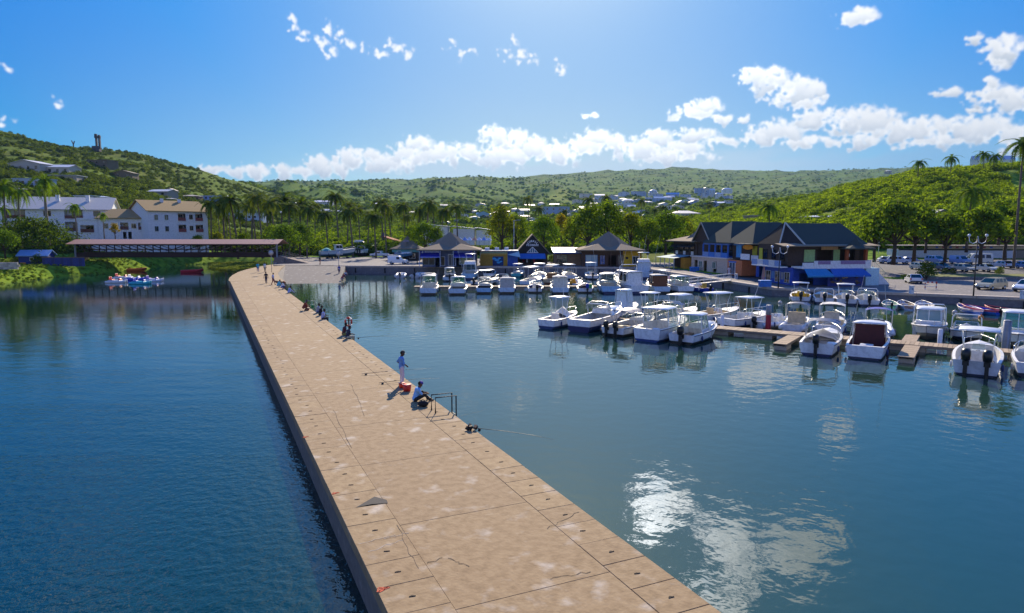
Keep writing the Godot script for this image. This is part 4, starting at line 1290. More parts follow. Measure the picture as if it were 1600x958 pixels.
	boat("cabin_boat", "white cabin boat with big glass front at the edge of the view", "boat", level(1592, 546) + Vector3(3.2, 0, -4.6), 216, {"l": 6.6, "b": 2.6, "f": 0.95, "hull": white, "house": [0.3, 0.64, 0.82, 1.3, 2.6], "glass": green_glass}, fs)
	# along the right quay
	var rq := "motor boats moored stern out at the car park quay"
	var qk := [["white boat with bright yellow seats under a thin T-top", 1251, 473, {"seat": hexm("#e8b90f", 0.6), "ttop": [0.5, 2.3, 1.7], "well": hexm("#d8b93a", 0.7)}], ["white boat with tan cockpit and roll bar by the car park quay", 1288, 475, {"well": tan_, "arch": [0.35, 1.8]}],
		["white boat with a flat T-top by the car park quay", 1323, 477, {"ttop": [0.5, 2.35, 1.6]}], ["white console boat with pale blue screen by the car park quay", 1358, 479, {"arch": [0.45, 2.0], "shield": 0.8, "deck": 0.62}]]
	for q in qk:
		var o := {"l": 5.6, "b": 2.5, "f": 0.75, "hull": white, "low": hexm("#39435c", 0.5), "console": 0.5, "motors": [0.0], "notch": 0.2, "mk": 1.15}
		o.merge(q[3], true)
		boat("open_boat", q[0], "boat", level(q[1], q[2]), 22, o, rq)
	barque("small skiff with a teal green cover near the console boats", level(1393, 484), 24, 4.2, 1.7, "#e4e4e0", "#e4e4e0", "#1f8b77", "small open boats along the quay", true)
	barque("white skiff with pale blue sides and brown inside", level(1420, 485), 20, 4.2, 1.75, "#a9c4de", "#eef0f0", "#5b3f36")
	barque("white skiff with grey inside and a black outboard", level(1447, 486), 26, 4.6, 1.9, "#d5dae2", "#ece9e2", "#8c8a94", "small open boats along the quay", true)
	barque("white rowing boat with red edge and deep blue hull", level(1528, 492), 10, 4.4, 1.8, "#2a63c0", "#d9c8cf", "#c9c3d4")
	barque("rowing boat with salmon red rim and bright blue inside", level(1561, 493), -16, 4.4, 1.8, "#2f7bd0", "#e0616a", "#2c3fc0", "small open boats along the quay", true)
	barque("rowing boat with red rim and dark inside at the edge of the view", level(1598, 495), -14, 4.4, 1.8, "#3f9ad8", "#e0525a", "#33262c")
	# buoys
	for b in [[1492, 489, "small pale mooring buoy off the row of skiffs"], [1219, 474, "small pale mooring buoy off the yellow seated boat"], [1533, 497, "orange mooring buoy off the red edged rowing boat"]]:
		var s := Shape.new(true)
		s.ball(Vector3(0, 0.08, 0), Vector3(0.26, 0.24, 0.26), 10, 7)
		s.cyl(Vector3(0, 0.3, 0), Vector3(0, 0.42, 0), 0.04, 6)
		var o := put(s, "buoy", hexm("#d7c6b8" if b[2].begins_with("small") else "#d8843c", 0.6))
		o.position = level(b[0], b[1])
		tag(o, b[2], "buoy", "mooring buoys")
	# boats on the hard by the slipway
	var hard := "boats standing ashore by the slipway"
	shore_boat("white cabin cruiser laid up ashore beside the slipway", level(500, 404, QUAY), 62, {"l": 9.5, "b": 3.1, "f": 1.2, "hull": hexm("#c3d6dc", 0.4), "low": hexm("#26586a", 0.6), "rise": 0.7, "house": [0.42, 0.62, 0.7, 1.9, 2.7], "house_o": {"open": false, "door": white}, "glass": glass(), "cover": [0.05, 0.3, 0.8], "coverc": hexm("#3fa3a6", 0.9)}, hard)
	shore_boat("white motor yacht with blue lettered side laid up behind the cruiser", level(538, 399, QUAY), 66, {"l": 10.0, "b": 3.2, "f": 1.5, "hull": hexm("#e4e8ea", 0.4), "low": hexm("#2348a0", 0.5), "band": 0.5, "rise": 0.8, "house": [0.3, 0.6, 0.76, 2.0, 3.1], "glass": glass(), "rods": [[-1.2, 1.5, -4.0, -2.0, 6.5, -1.5], [1.2, 1.5, -4.0, 2.4, 6.5, -1.5]], "fly": 0.0}, hard)
	shore_boat("white boat on a trailer showing two dark outboards", level(561, 401, QUAY), 10, {"l": 6.2, "b": 2.4, "f": 0.9, "hull": white, "motors": [-0.35, 0.35], "motor": hexm("#2b3b3a", 0.5), "mk": 1.3, "arch": [0.3, 2.2]}, hard)
	shore_boat("blue and white boat on a trailer next to the white van", level(606, 408, QUAY), 70, {"l": 6.0, "b": 2.2, "f": 0.8, "hull": hexm("#3b7fb0", 0.4), "trunk": 0.3, "shield": 0.5}, hard)
	# hire boats on the canal
	var ped := "pedal boats moored on the canal"
	for k in [["white pedal boat at the outer end of the moored pedal boats", 166, 442, "#d8dbe0", "#c23a34"], ["turquoise pedal boat among the moored pedal boats", 203, 444, "#2fb2c4", "#2339b0"], ["deep blue pedal boat between turquoise and violet ones", 196, 438, "#2b3fc4", "#e0e2e6"], ["white and violet pedal boat closest to the footbridge", 224, 440, "#c9d2e6", "#5a4bb0"], ["pale pedal boat with red seats at the back of the pedal boats", 176, 436, "#e2d8d8", "#c8584e"]]:
		pedalo(k[0], level(k[1], k[2]), 78, k[3], k[4], ped)
	barque("red rowing boat moored alone on the canal", level(283, 426), 82, 4.6, 1.7, "#c23545", "#cf4450", "#7d2733", "")
	barque("orange rowing boat beside the floating dock on the canal", level(198, 424), 70, 4.0, 1.5, "#d2652c", "#d8763a", "#6b3a22", "")

func rib_boat(label: String, at: Vector3, turn: float, l: float, b: float, group: String, with_console := false) -> void:
	var o := {"rib": true, "l": l, "b": b, "f": 0.55, "motors": [0.0], "notch": 0.0}
	if with_console:
		o.console = 0.5
		o.arch = [0.12, 1.7]
	else: o.box = [0.0, 0.6, -l * 0.45, 0.7, 0.6, 0.9]
	boat("inflatable_boat", label, "inflatable boat", at, turn, o, group)

func shore_boat(label: String, at: Vector3, turn: float, o: Dictionary, group: String) -> void:
	var p := boat("shore_boat", label, "boat", at + Vector3(0, 0.75, 0), turn, o, group)
	var s := Shape.new()
	for z in [0.2, 0.5, 0.75]:
		s.box(Vector3(0, -0.55, -o.l * z), Vector3(o.b * 0.7, 0.4, 0.25))
	s.box(Vector3(0, -0.5, -o.l * 0.5), Vector3(0.15, 0.12, o.l * 0.95))
	put(s, "cradle", hexm("#3b3a38", 0.7), p)
	for k in 4:
		var w := Shape.new(true)
		var x: float = (o.b * 0.42) * (1 if k % 2 else -1)
		var zz: float = -o.l * (0.3 if k < 2 else 0.45)
		w.cyl(Vector3(x - 0.1, -0.45, zz), Vector3(x + 0.1, -0.45, zz), 0.3, 12)
		put(w, "wheel", hexm("#1b1b1c", 0.8), p)

func pedalo(label: String, at: Vector3, turn: float, c: String, seat: String, group: String) -> void:
	var p := node("pedal_boat", at, -deg_to_rad(turn))
	tag(p, label, "pedal boat", group)
	for sd in [-1.0, 1.0]:
		var s := Shape.new(true)
		var rings := []
		for a in [[0.0, 0.2, 0.16], [0.15, 0.28, 0.24], [0.6, 0.28, 0.26], [0.85, 0.22, 0.24], [1.0, 0.05, 0.3]]:
			var ring := []
			for i in 8:
				var t := TAU * i / 8
				ring.append(Vector3(sd * 0.55 + cos(t) * a[1], 0.14 + sin(t) * a[2] + (0.14 if a[0] > 0.9 else 0.0), -3.2 * a[0]))
			rings.append(ring)
		s.loft(rings, true, true, true)
		put(s, "float", hexm(c, 0.35), p)
	var d := Shape.new()
	d.slab(Vector3(0, 0.4, -1.4), Vector3(1.5, 0.14, 1.9), 0.05)
	put(d, "deck", hexm(c, 0.4), p)
	for sd in [-1.0, 1.0]:
		var s := Shape.new()
		s.slab(Vector3(sd * 0.36, 0.54, -0.9), Vector3(0.5, 0.18, 0.5), 0.04)
		s.slab(Vector3(sd * 0.36, 0.8, -0.66), Vector3(0.5, 0.5, 0.12), 0.03)
		put(s, "seat", hexm(seat, 0.5), p)
	var g := Shape.new()
	g.slab(Vector3(0, 0.6, -2.2), Vector3(0.9, 0.3, 0.3), 0.08)
	put(g, "footwell_hood", hexm(seat, 0.5), p)

# ---------------------------------------------------------------- pontoons
func pontoon(label: String, a: Vector3, b: Vector3, w: float, fingers: Array, floats := true) -> void:
	var o := node("pontoon", Vector3.ZERO)
	tag(o, label, "pontoon")
	var d := (b - a).normalized()
	var l := a.distance_to(b)
	var bs := Basis(d, Vector3.UP, d.cross(Vector3.UP))
	var wood := [hexm("#a08a72", 0.85), hexm("#93806b", 0.85), hexm("#ad977d", 0.85)]
	var planks := [Shape.new(), Shape.new(), Shape.new()]
	var n := int(l / 0.3)
	for i in n:
		planks[(i * 7 + i / 3) % 3].box(a + d * (l * (i + 0.5) / n) + Vector3(0, 0.5 + 0.004 * (i % 3), 0), Vector3(l / n - 0.02, 0.05, w), bs)
	var beam := Shape.new()
	var fl := Shape.new()
	for s in [-1.0, 1.0]:
		beam.box((a + b) * 0.5 + bs.z * (w * 0.5 - 0.05) * s + Vector3(0, 0.39, 0), Vector3(l, 0.16, 0.1), bs)
	var m := int(l / 3.4)
	for i in m:
		fl.box(a + d * (l * (i + 0.5) / m) + Vector3(0, 0.08, 0), Vector3(2.3, 0.5, w * 0.86), bs)
	for f in fingers:
		# where along, which side, how long
		var c: Vector3 = a + d * f[0] + bs.z * f[1] * (w * 0.5 + f[2] * 0.5 + 0.03)
		var k := int(f[2] / 0.3)
		for i in k:
			planks[i % 3].box(c + bs.z * f[2] * ((i + 0.5) / k - 0.5) + Vector3(0, 0.47, 0), Vector3(1.0, 0.05, f[2] / k - 0.02), bs)
		beam.box(c + bs.x * 0.46 + Vector3(0, 0.37, 0), Vector3(0.08, 0.14, f[2]), bs)
		beam.box(c - bs.x * 0.46 + Vector3(0, 0.37, 0), Vector3(0.08, 0.14, f[2]), bs)
		fl.box(c + bs.z * f[1] * f[2] * 0.3 + Vector3(0, 0.05, 0), Vector3(0.9, 0.48, 1.6), bs)
	for i in 3: tag(put(planks[i], "decking", wood[i], o), "", "", "", "stuff")
	put(beam, "beam", hexm("#8d7f70", 0.8), o)
	if floats: put(fl, "float", concrete("floatc", Color(0.74, 0.70, 0.63)), o)

func build_pontoons() -> void:
	var d := Vector3(0.822, 0, 0.57).normalized()
	var a := Vector3(18.41, 0, -58.55) - d * 13.0
	pontoon("long weathered timber pontoon between the two near rows of boats", a, a + d * 40.0, 1.9, [[5.0, 1, 5.5], [11.6, 1, 5.6], [19.3, 1, 5.0], [27.6, 1, 5.6], [27.2, -1, 4.0], [35.2, 1, 5.4]])
	pontoon("timber pontoon behind the back row of boats", Vector3(-15, 0, -103), Vector3(27.0, 0, -104), 1.8, [[8.0, -1, 4.0], [22.0, -1, 4.0]])
	pontoon("low floating dock by the grassy canal bank", level(98, 428) , level(190, 424), 1.6, [])
	# piles
	var pile := node("mooring_pile", level(1200, 516, 0.0))
	tag(pile, "mooring pile painted red below and pale grey above", "pile", "mooring piles of the pontoon")
	var s := Shape.new(true)
	s.cyl(Vector3(0, -1, 0), Vector3(0, 1.42, 0), 0.24, 14)
	put(s, "red_base", hexm("#a81d26", 0.6), pile)
	var s1 := Shape.new(true)
	s1.cyl(Vector3(0, 1.42, 0), Vector3(0, 2.3, 0), 0.235, 14)
	put(s1, "grey_top", hexm("#8b93a0", 0.5), pile)
	for k in [[1571, 549, 2.3, 0.28, "stout plain grey mooring pile beside the last finger"], [1128, 515, 1.3, 0.16, "short white pile at the corner of the first finger"], [1468, 541, 1.3, 0.17, "short white service post on the pontoon"], [552, 459, 0.95, 0.07, "thin dark post standing in the water off the slipway"]]:
		var c := Shape.new(true)
		c.cyl(Vector3(0, -1, 0), Vector3(0, k[2], 0), k[3], 12)
		c.cyl(Vector3(0, k[2], 0), Vector3(0, k[2] + 0.06, 0), k[3] * 1.06, 12, k[3] * 0.7)
		var o := put(c, "mooring_pile", hexm("#8b919a" if k[3] > 0.25 else "#e6e8ea" if k[3] > 0.1 else "#33302d", 0.5))
		o.position = level(k[0], k[1])
		tag(o, k[4], "pile", "mooring piles of the pontoon")
	# gangway from the back pontoon up to the quay
	var g := node("gangway", Vector3.ZERO)
	tag(g, "white railed gangway from the quay down to the back pontoon", "gangway")
	var p0 := Vector3(26.8, 0.62, -104.0)
	var p1 := Vector3(33.6, 1.45, -103.0)
	var dk := Shape.new()
	dk.bar(p0, p1, 1.2, 0.08)
	put(dk, "deck", hexm("#c9c5bd", 0.7), g)
	var side := (p1 - p0).cross(Vector3.UP).normalized() * 0.58
	for sd in [-1.0, 1.0]:
		var r := Shape.new()
		for h in [0.5, 1.0]: r.tube([p0 + side * sd + Vector3(0, h, 0), p1 + side * sd + Vector3(0, h, 0)], 0.03, 0.03, 5)
		for i in 8:
			var q: Vector3 = p0.lerp(p1, i / 7.0) + side * sd
			r.tube([q, q + Vector3(0, 1.0, 0)], 0.025, 0.025, 5)
		put(r, "railing", hexm("#d5d8da", 0.4), g)

# ---------------------------------------------------------------- buildings: local frame with the front on +z, x to the right, y = 0 at the ground
func bx(p: Node, called: String, m: Material, c: Vector3, s: Vector3, turn := 0.0) -> MeshInstance3D:
	var h := Shape.new()
	h.box(c, s, Basis(Vector3.UP, turn))
	return put(h, called, m, p)

# hollow building: front panel with openings (x, y, width, height), side and back walls, ceiling; z runs back from the front
func shell(p: Node, called: String, m: Material, c: Vector3, s: Vector3, holes: Array, back := true) -> void:
	var t := 0.18
	var x0 := c.x - s.x * 0.5
	var x1 := c.x + s.x * 0.5
	var y0 := c.y - s.y * 0.5
	var y1 := c.y + s.y * 0.5
	var z := c.z + s.z * 0.5
	var xs := [x0, x1]
	for h in holes:
		xs.append(clampf(h[0] - h[2] * 0.5, x0, x1)); xs.append(clampf(h[0] + h[2] * 0.5, x0, x1))
	xs.sort()
	var w := Shape.new()
	for i in xs.size() - 1:
		if xs[i + 1] - xs[i] < 0.01: continue
		var mid: float = (xs[i] + xs[i + 1]) * 0.5
		var ys := [y0, y1]
		for h in holes:
			if absf(mid - h[0]) < h[2] * 0.5: ys.append(clampf(h[1] - h[3] * 0.5, y0, y1)); ys.append(clampf(h[1] + h[3] * 0.5, y0, y1))
		ys.sort()
		for j in range(0, ys.size() - 1, 2):
			if ys[j + 1] - ys[j] > 0.01: w.span(Vector3(xs[i], ys[j], z - t), Vector3(xs[i + 1], ys[j + 1], z))
	w.span(Vector3(x0, y0, z - s.z), Vector3(x0 + t, y1, z - t)); w.span(Vector3(x1 - t, y0, z - s.z), Vector3(x1, y1, z - t))
	w.span(Vector3(x0 + t, y0, z - s.z), Vector3(x1 - t, y1, z - s.z + t))
	w.span(Vector3(x0 + t, y1 - t, z - s.z + t), Vector3(x1 - t, y1, z - t))
	w.span(Vector3(x0 + t, y0, z - s.z + t), Vector3(x1 - t, y0 + 0.05, z - t))
	put(w, called, m, p)

func window_at(p: Node, c: Vector3, w: float, h: float, turn := 0.0, frame := "#e8e6e0", g: Material = null, called := "window") -> void:
	# a glazed opening: dark pane set back in a frame that stands proud of the wall; turn about y, front towards +z
	var b := Basis(Vector3.UP, turn)
	var s := Shape.new()
	s.box(c + b * Vector3(0, 0, 0.01), Vector3(w, h, 0.04), b)
	var o := put(s, called, g if g else glass(), p)
	if frame:
		var f := Shape.new()
		var t := 0.07
		f.box(c + b * Vector3(-w / 2, 0, 0.03), Vector3(t, h + t, 0.1), b)
		f.box(c + b * Vector3(w / 2, 0, 0.03), Vector3(t, h + t, 0.1), b)
		f.box(c + b * Vector3(0, h / 2, 0.03), Vector3(w - t, t, 0.1), b)
		f.box(c + b * Vector3(0, -h / 2 - 0.02, 0.05), Vector3(w - t, t, 0.16), b)
		if w > 0.8: f.box(c + b * Vector3(0, 0, 0.03), Vector3(0.05, h - t, 0.08), b)
		put(f, "frame", hexm(frame, 0.6), o)

func gable_roof(p: Node, w: float, d: float, y: float, rise: float, m: Material, over := 0.5, along_x := true, at := Vector3.ZERO, called := "roof") -> MeshInstance3D:
	var s := Shape.new()
	var hw := w * 0.5 + over
	var hd := d * 0.5 + over
	var t := 0.16
	if along_x:
		var k := rise * over / (d * 0.5)
		s.prism([Vector2(-hd, y - k), Vector2(0, y + rise), Vector2(hd, y - k), Vector2(hd, y - k + t), Vector2(0, y + rise + t), Vector2(-hd, y - k + t)], -hw, hw, Transform3D(Basis(Vector3(0, 0, 1), Vector3.UP, Vector3(-1, 0, 0)), at))
	else:
		var k := rise * over / (w * 0.5)
		s.prism([Vector2(-hw, y - k), Vector2(0, y + rise), Vector2(hw, y - k), Vector2(hw, y - k + t), Vector2(0, y + rise + t), Vector2(-hw, y - k + t)], -hd, hd, Transform3D(Basis.IDENTITY, at))
	return put(s, called, m, p)

func gable_wall(p: Node, w: float, d: float, y: float, rise: float, m: Material, along_x := true, at := Vector3.ZERO) -> void:
	var s := Shape.new()
	if along_x: s.prism([Vector2(-d / 2, y), Vector2(d / 2, y), Vector2(0, y + rise)], -w / 2, w / 2, Transform3D(Basis(Vector3(0, 0, 1), Vector3.UP, Vector3(-1, 0, 0)), at))
	else: s.prism([Vector2(-w / 2, y), Vector2(w / 2, y), Vector2(0, y + rise)], -d / 2, d / 2, Transform3D(Basis.IDENTITY, at))
	put(s, "gable", m, p)

func hip_roof(p: Node, w: float, d: float, y: float, rise: float, m: Material, over := 0.5, at := Vector3.ZERO, ridge := -1.0) -> MeshInstance3D:
	var s := Shape.new()
	var hw := w * 0.5 + over
	var hd := d * 0.5 + over
	var r := maxf(hw - hd, 0.05) if ridge < 0.0 else ridge
	var e := [at + Vector3(-hw, y, hd), at + Vector3(hw, y, hd), at + Vector3(hw, y, -hd), at + Vector3(-hw, y, -hd)]
	var a := at + Vector3(-r, y + rise, 0)
	var b := at + Vector3(r, y + rise, 0)
	s.quad(e[0], e[1], b, a); s.quad(e[2], e[3], a, b); s.tri(e[1], e[2], b); s.tri(e[3], e[0], a)
	for i in 4:
		var j := (i + 1) % 4
		s.quad(e[i] - Vector3(0, 0.18, 0), e[j] - Vector3(0, 0.18, 0), e[j], e[i])
	s.quad(e[3] - Vector3(0, 0.18, 0), e[2] - Vector3(0, 0.18, 0), e[1] - Vector3(0, 0.18, 0), e[0] - Vector3(0, 0.18, 0))
	return put(s, "roof", m, p)

# steep pyramid whose front runs down to the eaves between two low hipped corners
func pavilion_roof(p: Node, w: float, d: float, y: float, top: float, m: Material, at := Vector3.ZERO) -> void:
	var s := Shape.new()
	var hw := w * 0.5
	var hd := d * 0.5
	var mid := y + (top - y) * 0.325
	var apex := at + Vector3(0, top, 0)
	var sk := Shape.new()
	for k in 4:
		var b := Basis(Vector3.UP, k * PI / 2)
		var ww := hw if k % 2 == 0 else hd
		var dd := hd if k % 2 == 0 else hw
		var e := at + b * Vector3(0, y + (top - y) * 0.125, dd * 0.74)
		var l := at + b * Vector3(-ww, y, dd)
		var r := at + b * Vector3(ww, y, dd)
		var ml := at + b * Vector3(-ww * 0.34, mid, dd * 0.34)
		var mr := at + b * Vector3(ww * 0.34, mid, dd * 0.34)
		s.tri(apex, ml, e); s.tri(apex, e, mr)
		sk.tri(ml, l, e); sk.tri(mr, e, r); sk.tri(e, l, r)
		sk.quad(l - Vector3(0, 0.2, 0), r - Vector3(0, 0.2, 0), r, l)
	put(s, "roof_peak", m, p)
	put(sk, "roof_skirt", m, p)

func shingles(key: String, c: Color) -> StandardMaterial3D:
	if not mats.has(key):
		var m := StandardMaterial3D.new()
		m.albedo_color = c
		m.albedo_texture = noise_tex("shingle", [[0.0, grey(0.6)], [0.5, grey(0.9)], [1.0, grey(1.0)]], 0.05, 4, 512, 18)
		m.uv1_triplanar = true
		m.uv1_scale = Vector3(0.5, 1.1, 0.5)
		m.roughness = 0.95
		mats[key] = m
	return mats[key]

func corrugated(key: String, c: Color) -> StandardMaterial3D:
	return mat(c, 0.55)

func lettering(p: Node, s: String, at: Vector3, h: float, m: Material, turn := 0.0, roll := 0.0, called := "lettering") -> void:
	var t := TextMesh.new()
	var f := SystemFont.new()
	f.font_names = PackedStringArray(["Droid Sans"])
	f.font_weight = 700
	t.font = f
	t.text = s
	t.font_size = 64
	t.pixel_size = h / 46.0
	t.depth = 0.04
	t.curve_step = 3.0
	var o := put(t, called, m, p)
	o.transform = Transform3D(Basis(Vector3.UP, turn) * Basis(Vector3(0, 0, 1), roll), at)

func shop(called: String, label: String, px: float, py: float, h := QUAY, turn := 0.0) -> Node3D:
	var o := node(called, level(px, py, h), turn)
	tag(o, label, "building", "shops along the harbour quay")
	return o

func build_shops() -> void:
	var roof := shingles("shingle_brown", Color(0.60, 0.53, 0.44))
	var dark := hexm("#3a2c24", 0.8)
	var wood := hexm("#5a4030", 0.8)
	var blue := hexm("#1c2fb0", 0.6)
	var white := hexm("#e4e6e6", 0.6)
	var signs := hexm("#e6ebf2", 0.6, 0.0, false)
	# hut with the hipped gable roof
	var o := shop("harbour_hut", "brown hut with a steep hipped gable roof and turquoise fascia", 634, 407)
	bx(o, "wall", dark, Vector3(0, 1.3, -3.5), Vector3(6.2, 2.6, 6.6))
	bx(o, "fascia", hexm("#4f9a9e", 0.6), Vector3(0, 2.35, 0.05), Vector3(6.6, 0.7, 0.2))
	bx(o, "counter_panel", hexm("#7c98b8", 0.6), Vector3(-0.6, 1.75, 0.06), Vector3(4.2, 0.5, 0.2))
	pavilion_roof(o, 7.6, 7.8, 2.9, 6.0, roof, Vector3(0, 0, -3.4))
	bx(o, "roof_vent", hexm("#8c8796", 0.6), Vector3(0, 4.7, -1.3), Vector3(1.3, 0.4, 0.4))
	window_at(o, Vector3(1.6, 1.1, -0.18), 1.4, 1.2)
	# blue fishing shop
	o = shop("quay_shop", "tackle shop with royal blue awnings under a steep pavilion roof", 701, 417.5)
	shell(o, "wall", hexm("#4a5678", 0.7), Vector3(0, 1.7, -4.6), Vector3(10.6, 3.4, 8.0), [[-2.2, 1.1, 1.0, 2.2], [2.0, 1.1, 1.0, 2.2]])
	pavilion_roof(o, 12.6, 11.0, 3.5, 7.0, roof, Vector3(0, 0, -4.6))
	for k in [[-3.6, 4.0], [2.9, 3.6]]:
		bx(o, "sign_board", blue, Vector3(k[0], 3.05, -0.35), Vector3(k[1], 0.55, 0.3))
		var aw := Shape.new()
		aw.quad(Vector3(k[0] - k[1] / 2, 2.1, 0.7), Vector3(k[0] + k[1] / 2, 2.1, 0.7), Vector3(k[0] + k[1] / 2, 2.78, -0.5), Vector3(k[0] - k[1] / 2, 2.78, -0.5))
		put(aw, "awning", hexm("#1a1fa6", 0.8), o)
		var fr := Shape.new()
		for i in 9:
			fr.quad(Vector3(k[0] - k[1] / 2 + k[1] * i / 9.0, 1.95 - 0.08 * (i % 2), 0.7), Vector3(k[0] - k[1] / 2 + k[1] * (i + 1) / 9.0, 1.95 - 0.08 * ((i + 1) % 2), 0.7), Vector3(k[0] - k[1] / 2 + k[1] * (i + 1) / 9.0, 2.1, 0.7), Vector3(k[0] - k[1] / 2 + k[1] * i / 9.0, 2.1, 0.7))
		put(fr, "valance", hexm("#7f8fd8", 0.8), o)
	lettering(o, "BOUNATURE", Vector3(-3.35, 3.06, -0.17), 0.34, signs)
	lettering(o, "3", Vector3(-5.2, 3.06, -0.17), 0.5, signs)
	lettering(o, "BOUNATURE", Vector3(3.0, 3.06, -0.17), 0.3, hexm("#9fb4d8", 0.6))
	window_at(o, Vector3(-4.0, 1.2, -0.58), 2.4, 1.6, 0.0, "#8fa2b5", glass(Color(0.12, 0.2, 0.22)))
	window_at(o, Vector3(-1.2, 1.2, -0.58), 0.8, 1.8, 0.0, "#c6ccd2")
	window_at(o, Vector3(0.6, 1.4, -0.58), 1.4, 2.2, 0.0, "#d8dde0", glass(Color(0.25, 0.3, 0.36)))
	window_at(o, Vector3(3.4, 1.3, -0.58), 2.6, 1.5, 0.0, "#c6ccd2", glass(Color(0.16, 0.3, 0.3)))
	for x in [-5.7, -1.6, 1.0, 5.2]: bx(o, "post", hexm("#9fa9c4", 0.5), Vector3(x, 1.65, 0.75), Vector3(0.12, 3.3, 0.12))
	# yellow and blue store
	o = shop("quay_store", "flat roofed store with ochre front, green stripe and whale mural", 776, 415.5)
	bx(o, "wall", hexm("#b08a2e", 0.8), Vector3(-0.6, 1.5, -3.0), Vector3(5.6, 3.0, 6.0))
	bx(o, "blue_wing", hexm("#2450a8", 0.7), Vector3(3.3, 1.5, -3.1), Vector3(2.1, 3.0, 5.8))
	bx(o, "fascia", hexm("#7f9a7c", 0.7), Vector3(-0.6, 2.72, 0.06), Vector3(5.62, 0.3, 0.12))
	bx(o, "stripe", hexm("#c2a24a", 0.7), Vector3(-0.6, 2.42, 0.05), Vector3(5.62, 0.22, 0.1))
	bx(o, "roof", hexm("#8d9aa8", 0.7), Vector3(0.4, 3.08, -3.0), Vector3(8.2, 0.16, 6.6))
	bx(o, "mural_board", hexm("#15396e", 0.7), Vector3(0.3, 1.0, 0.06), Vector3(2.2, 1.9, 0.1))
	var wh := Shape.new()
	for k in [[-0.5, 1.5, 0.42], [0.1, 1.2, 0.5], [0.6, 1.55, 0.3], [0.4, 0.7, 0.4], [0.9, 0.9, 0.28]]:
		var ring := []
		for i in 9: ring.append(Vector3(k[0] + cos(TAU * i / 9) * k[2] * (1.0 + 0.25 * sin(i * 3.0)), k[1] + sin(TAU * i / 9) * k[2] * 0.55, 0.116 + k[2] * 0.004))
		wh.fan(ring)
	put(wh, "painted_reef", hexm("#3fa5d8", 0.7), o)
	var sail := Shape.new()
	sail.tri(Vector3(2.2, 2.3, 0.1), Vector3(4.9, 1.8, 1.2), Vector3(4.6, 3.0, 0.2))
	put(sail, "shade_sail", hexm("#9cc4d4", 0.8), o)
	for k in 3: bx(o, "roof_unit", white, Vector3(-2.0 + k * 2.0, 3.45, -2.0 - k), Vector3(0.9, 0.6, 0.7))
	# diving shop, A-frame
	o = shop("diving_shop", "diving club in a steep dark gable with white lettering and blue awning", 832, 414)
	var hw := 3.5
	var at := 6.4
	var gw := Shape.new()
	gw.prism([Vector2(-hw, 2.4), Vector2(hw, 2.4), Vector2(0, at - 0.15)], -7.0, 0.0)
	put(gw, "gable", hexm("#20201f", 0.8), o)
	var rf := Shape.new()
	rf.prism([Vector2(-hw - 0.4, 2.0), Vector2(0, at - 0.1), Vector2(hw + 0.4, 2.0), Vector2(hw + 0.4, 2.25), Vector2(0, at + 0.15), Vector2(-hw - 0.4, 2.25)], -7.4, 0.35)
	put(rf, "roof", roof, o)
	shell(o, "wall", hexm("#5a463a", 0.8), Vector3(0, 1.2, -3.6), Vector3(6.4, 2.4, 6.8), [[1.6, 1.05, 1.6, 2.1], [-1.2, 1.15, 3.0, 1.5]])
	var aw2 := Shape.new()
	aw2.quad(Vector3(-2.75, 1.5, 1.3), Vector3(2.75, 1.5, 1.3), Vector3(2.65, 2.42, 0.1), Vector3(-2.65, 2.42, 0.1))
	aw2.quad(Vector3(-2.75, 1.3, 1.3), Vector3(2.75, 1.3, 1.3), Vector3(2.75, 1.5, 1.3), Vector3(-2.75, 1.5, 1.3))
	put(aw2, "awning", hexm("#2f6fc0", 0.8), o)
	var tw := Node3D.new()
	tw.name = "gable_window"
	o.add_child(tw)
	var tg := Shape.new()
	tg.prism([Vector2(-1.15, 2.6), Vector2(1.15, 2.6), Vector2(0, 3.75)], 0.01, 0.05)
	put(tg, "pane", glass(Color(0.25, 0.45, 0.55)), tw)
	var tb := Shape.new()
	for k in [[-1.2, 2.58, 1.2, 2.58], [-1.2, 2.58, 0, 3.8], [1.2, 2.58, 0, 3.8], [-0.4, 2.58, -0.4, 3.3], [0.4, 2.58, 0.4, 3.3], [0, 2.58, 0, 3.7]]: tb.bar(Vector3(k[0], k[1], 0.07), Vector3(k[2], k[3], 0.07), 0.09)
	put(tb, "frame", white, tw)
	lettering(o, "PLONGEE", Vector3(0, 4.2, 0.02), 0.42, signs)
	for i in 6:
		var a := lerpf(0.95, -0.95, i / 5.0)
		lettering(o, "CORAIL"[i], Vector3(-sin(a) * 1.15, 4.05 + cos(a) * 0.98, 0.02), 0.42, signs, 0.0, a * 0.9)
	for k in 4: bx(o, "hanging_suit", hexm(["#8c2f34", "#d8d4cc", "#2c3038", "#b0343a"][k], 0.9), Vector3(-1.9 + k * 0.75, 1.0, 0.15), Vector3(0.35, 0.9, 0.12))
	# low beige building with white roof sheet
	o = shop("quay_store", "low beige building with a white sloping metal roof beside the diving club", 893, 415)
	bx(o, "wall", hexm("#8d7258", 0.8), Vector3(0, 1.35, -3.2), Vector3(7.0, 2.7, 6.0))
	var rw := Shape.new()
	rw.prism([Vector2(1.0, 2.7), Vector2(-6.6, 3.5), Vector2(-6.6, 3.62), Vector2(1.0, 2.82)], -3.9, 3.9, Transform3D(Basis(Vector3(0, 0, 1), Vector3.UP, Vector3(-1, 0, 0)), Vector3.ZERO))
	put(rw, "roof", hexm("#eef0ee", 0.5), o)
	bx(o, "gutter", hexm("#2f63b0", 0.6), Vector3(0, 2.6, 1.02), Vector3(7.8, 0.14, 0.12))
	window_at(o, Vector3(-2.0, 1.2, -0.18), 2.2, 2.0, 0.0, "#4c4c50", glass(Color(0.12, 0.13, 0.15)), "shutter")
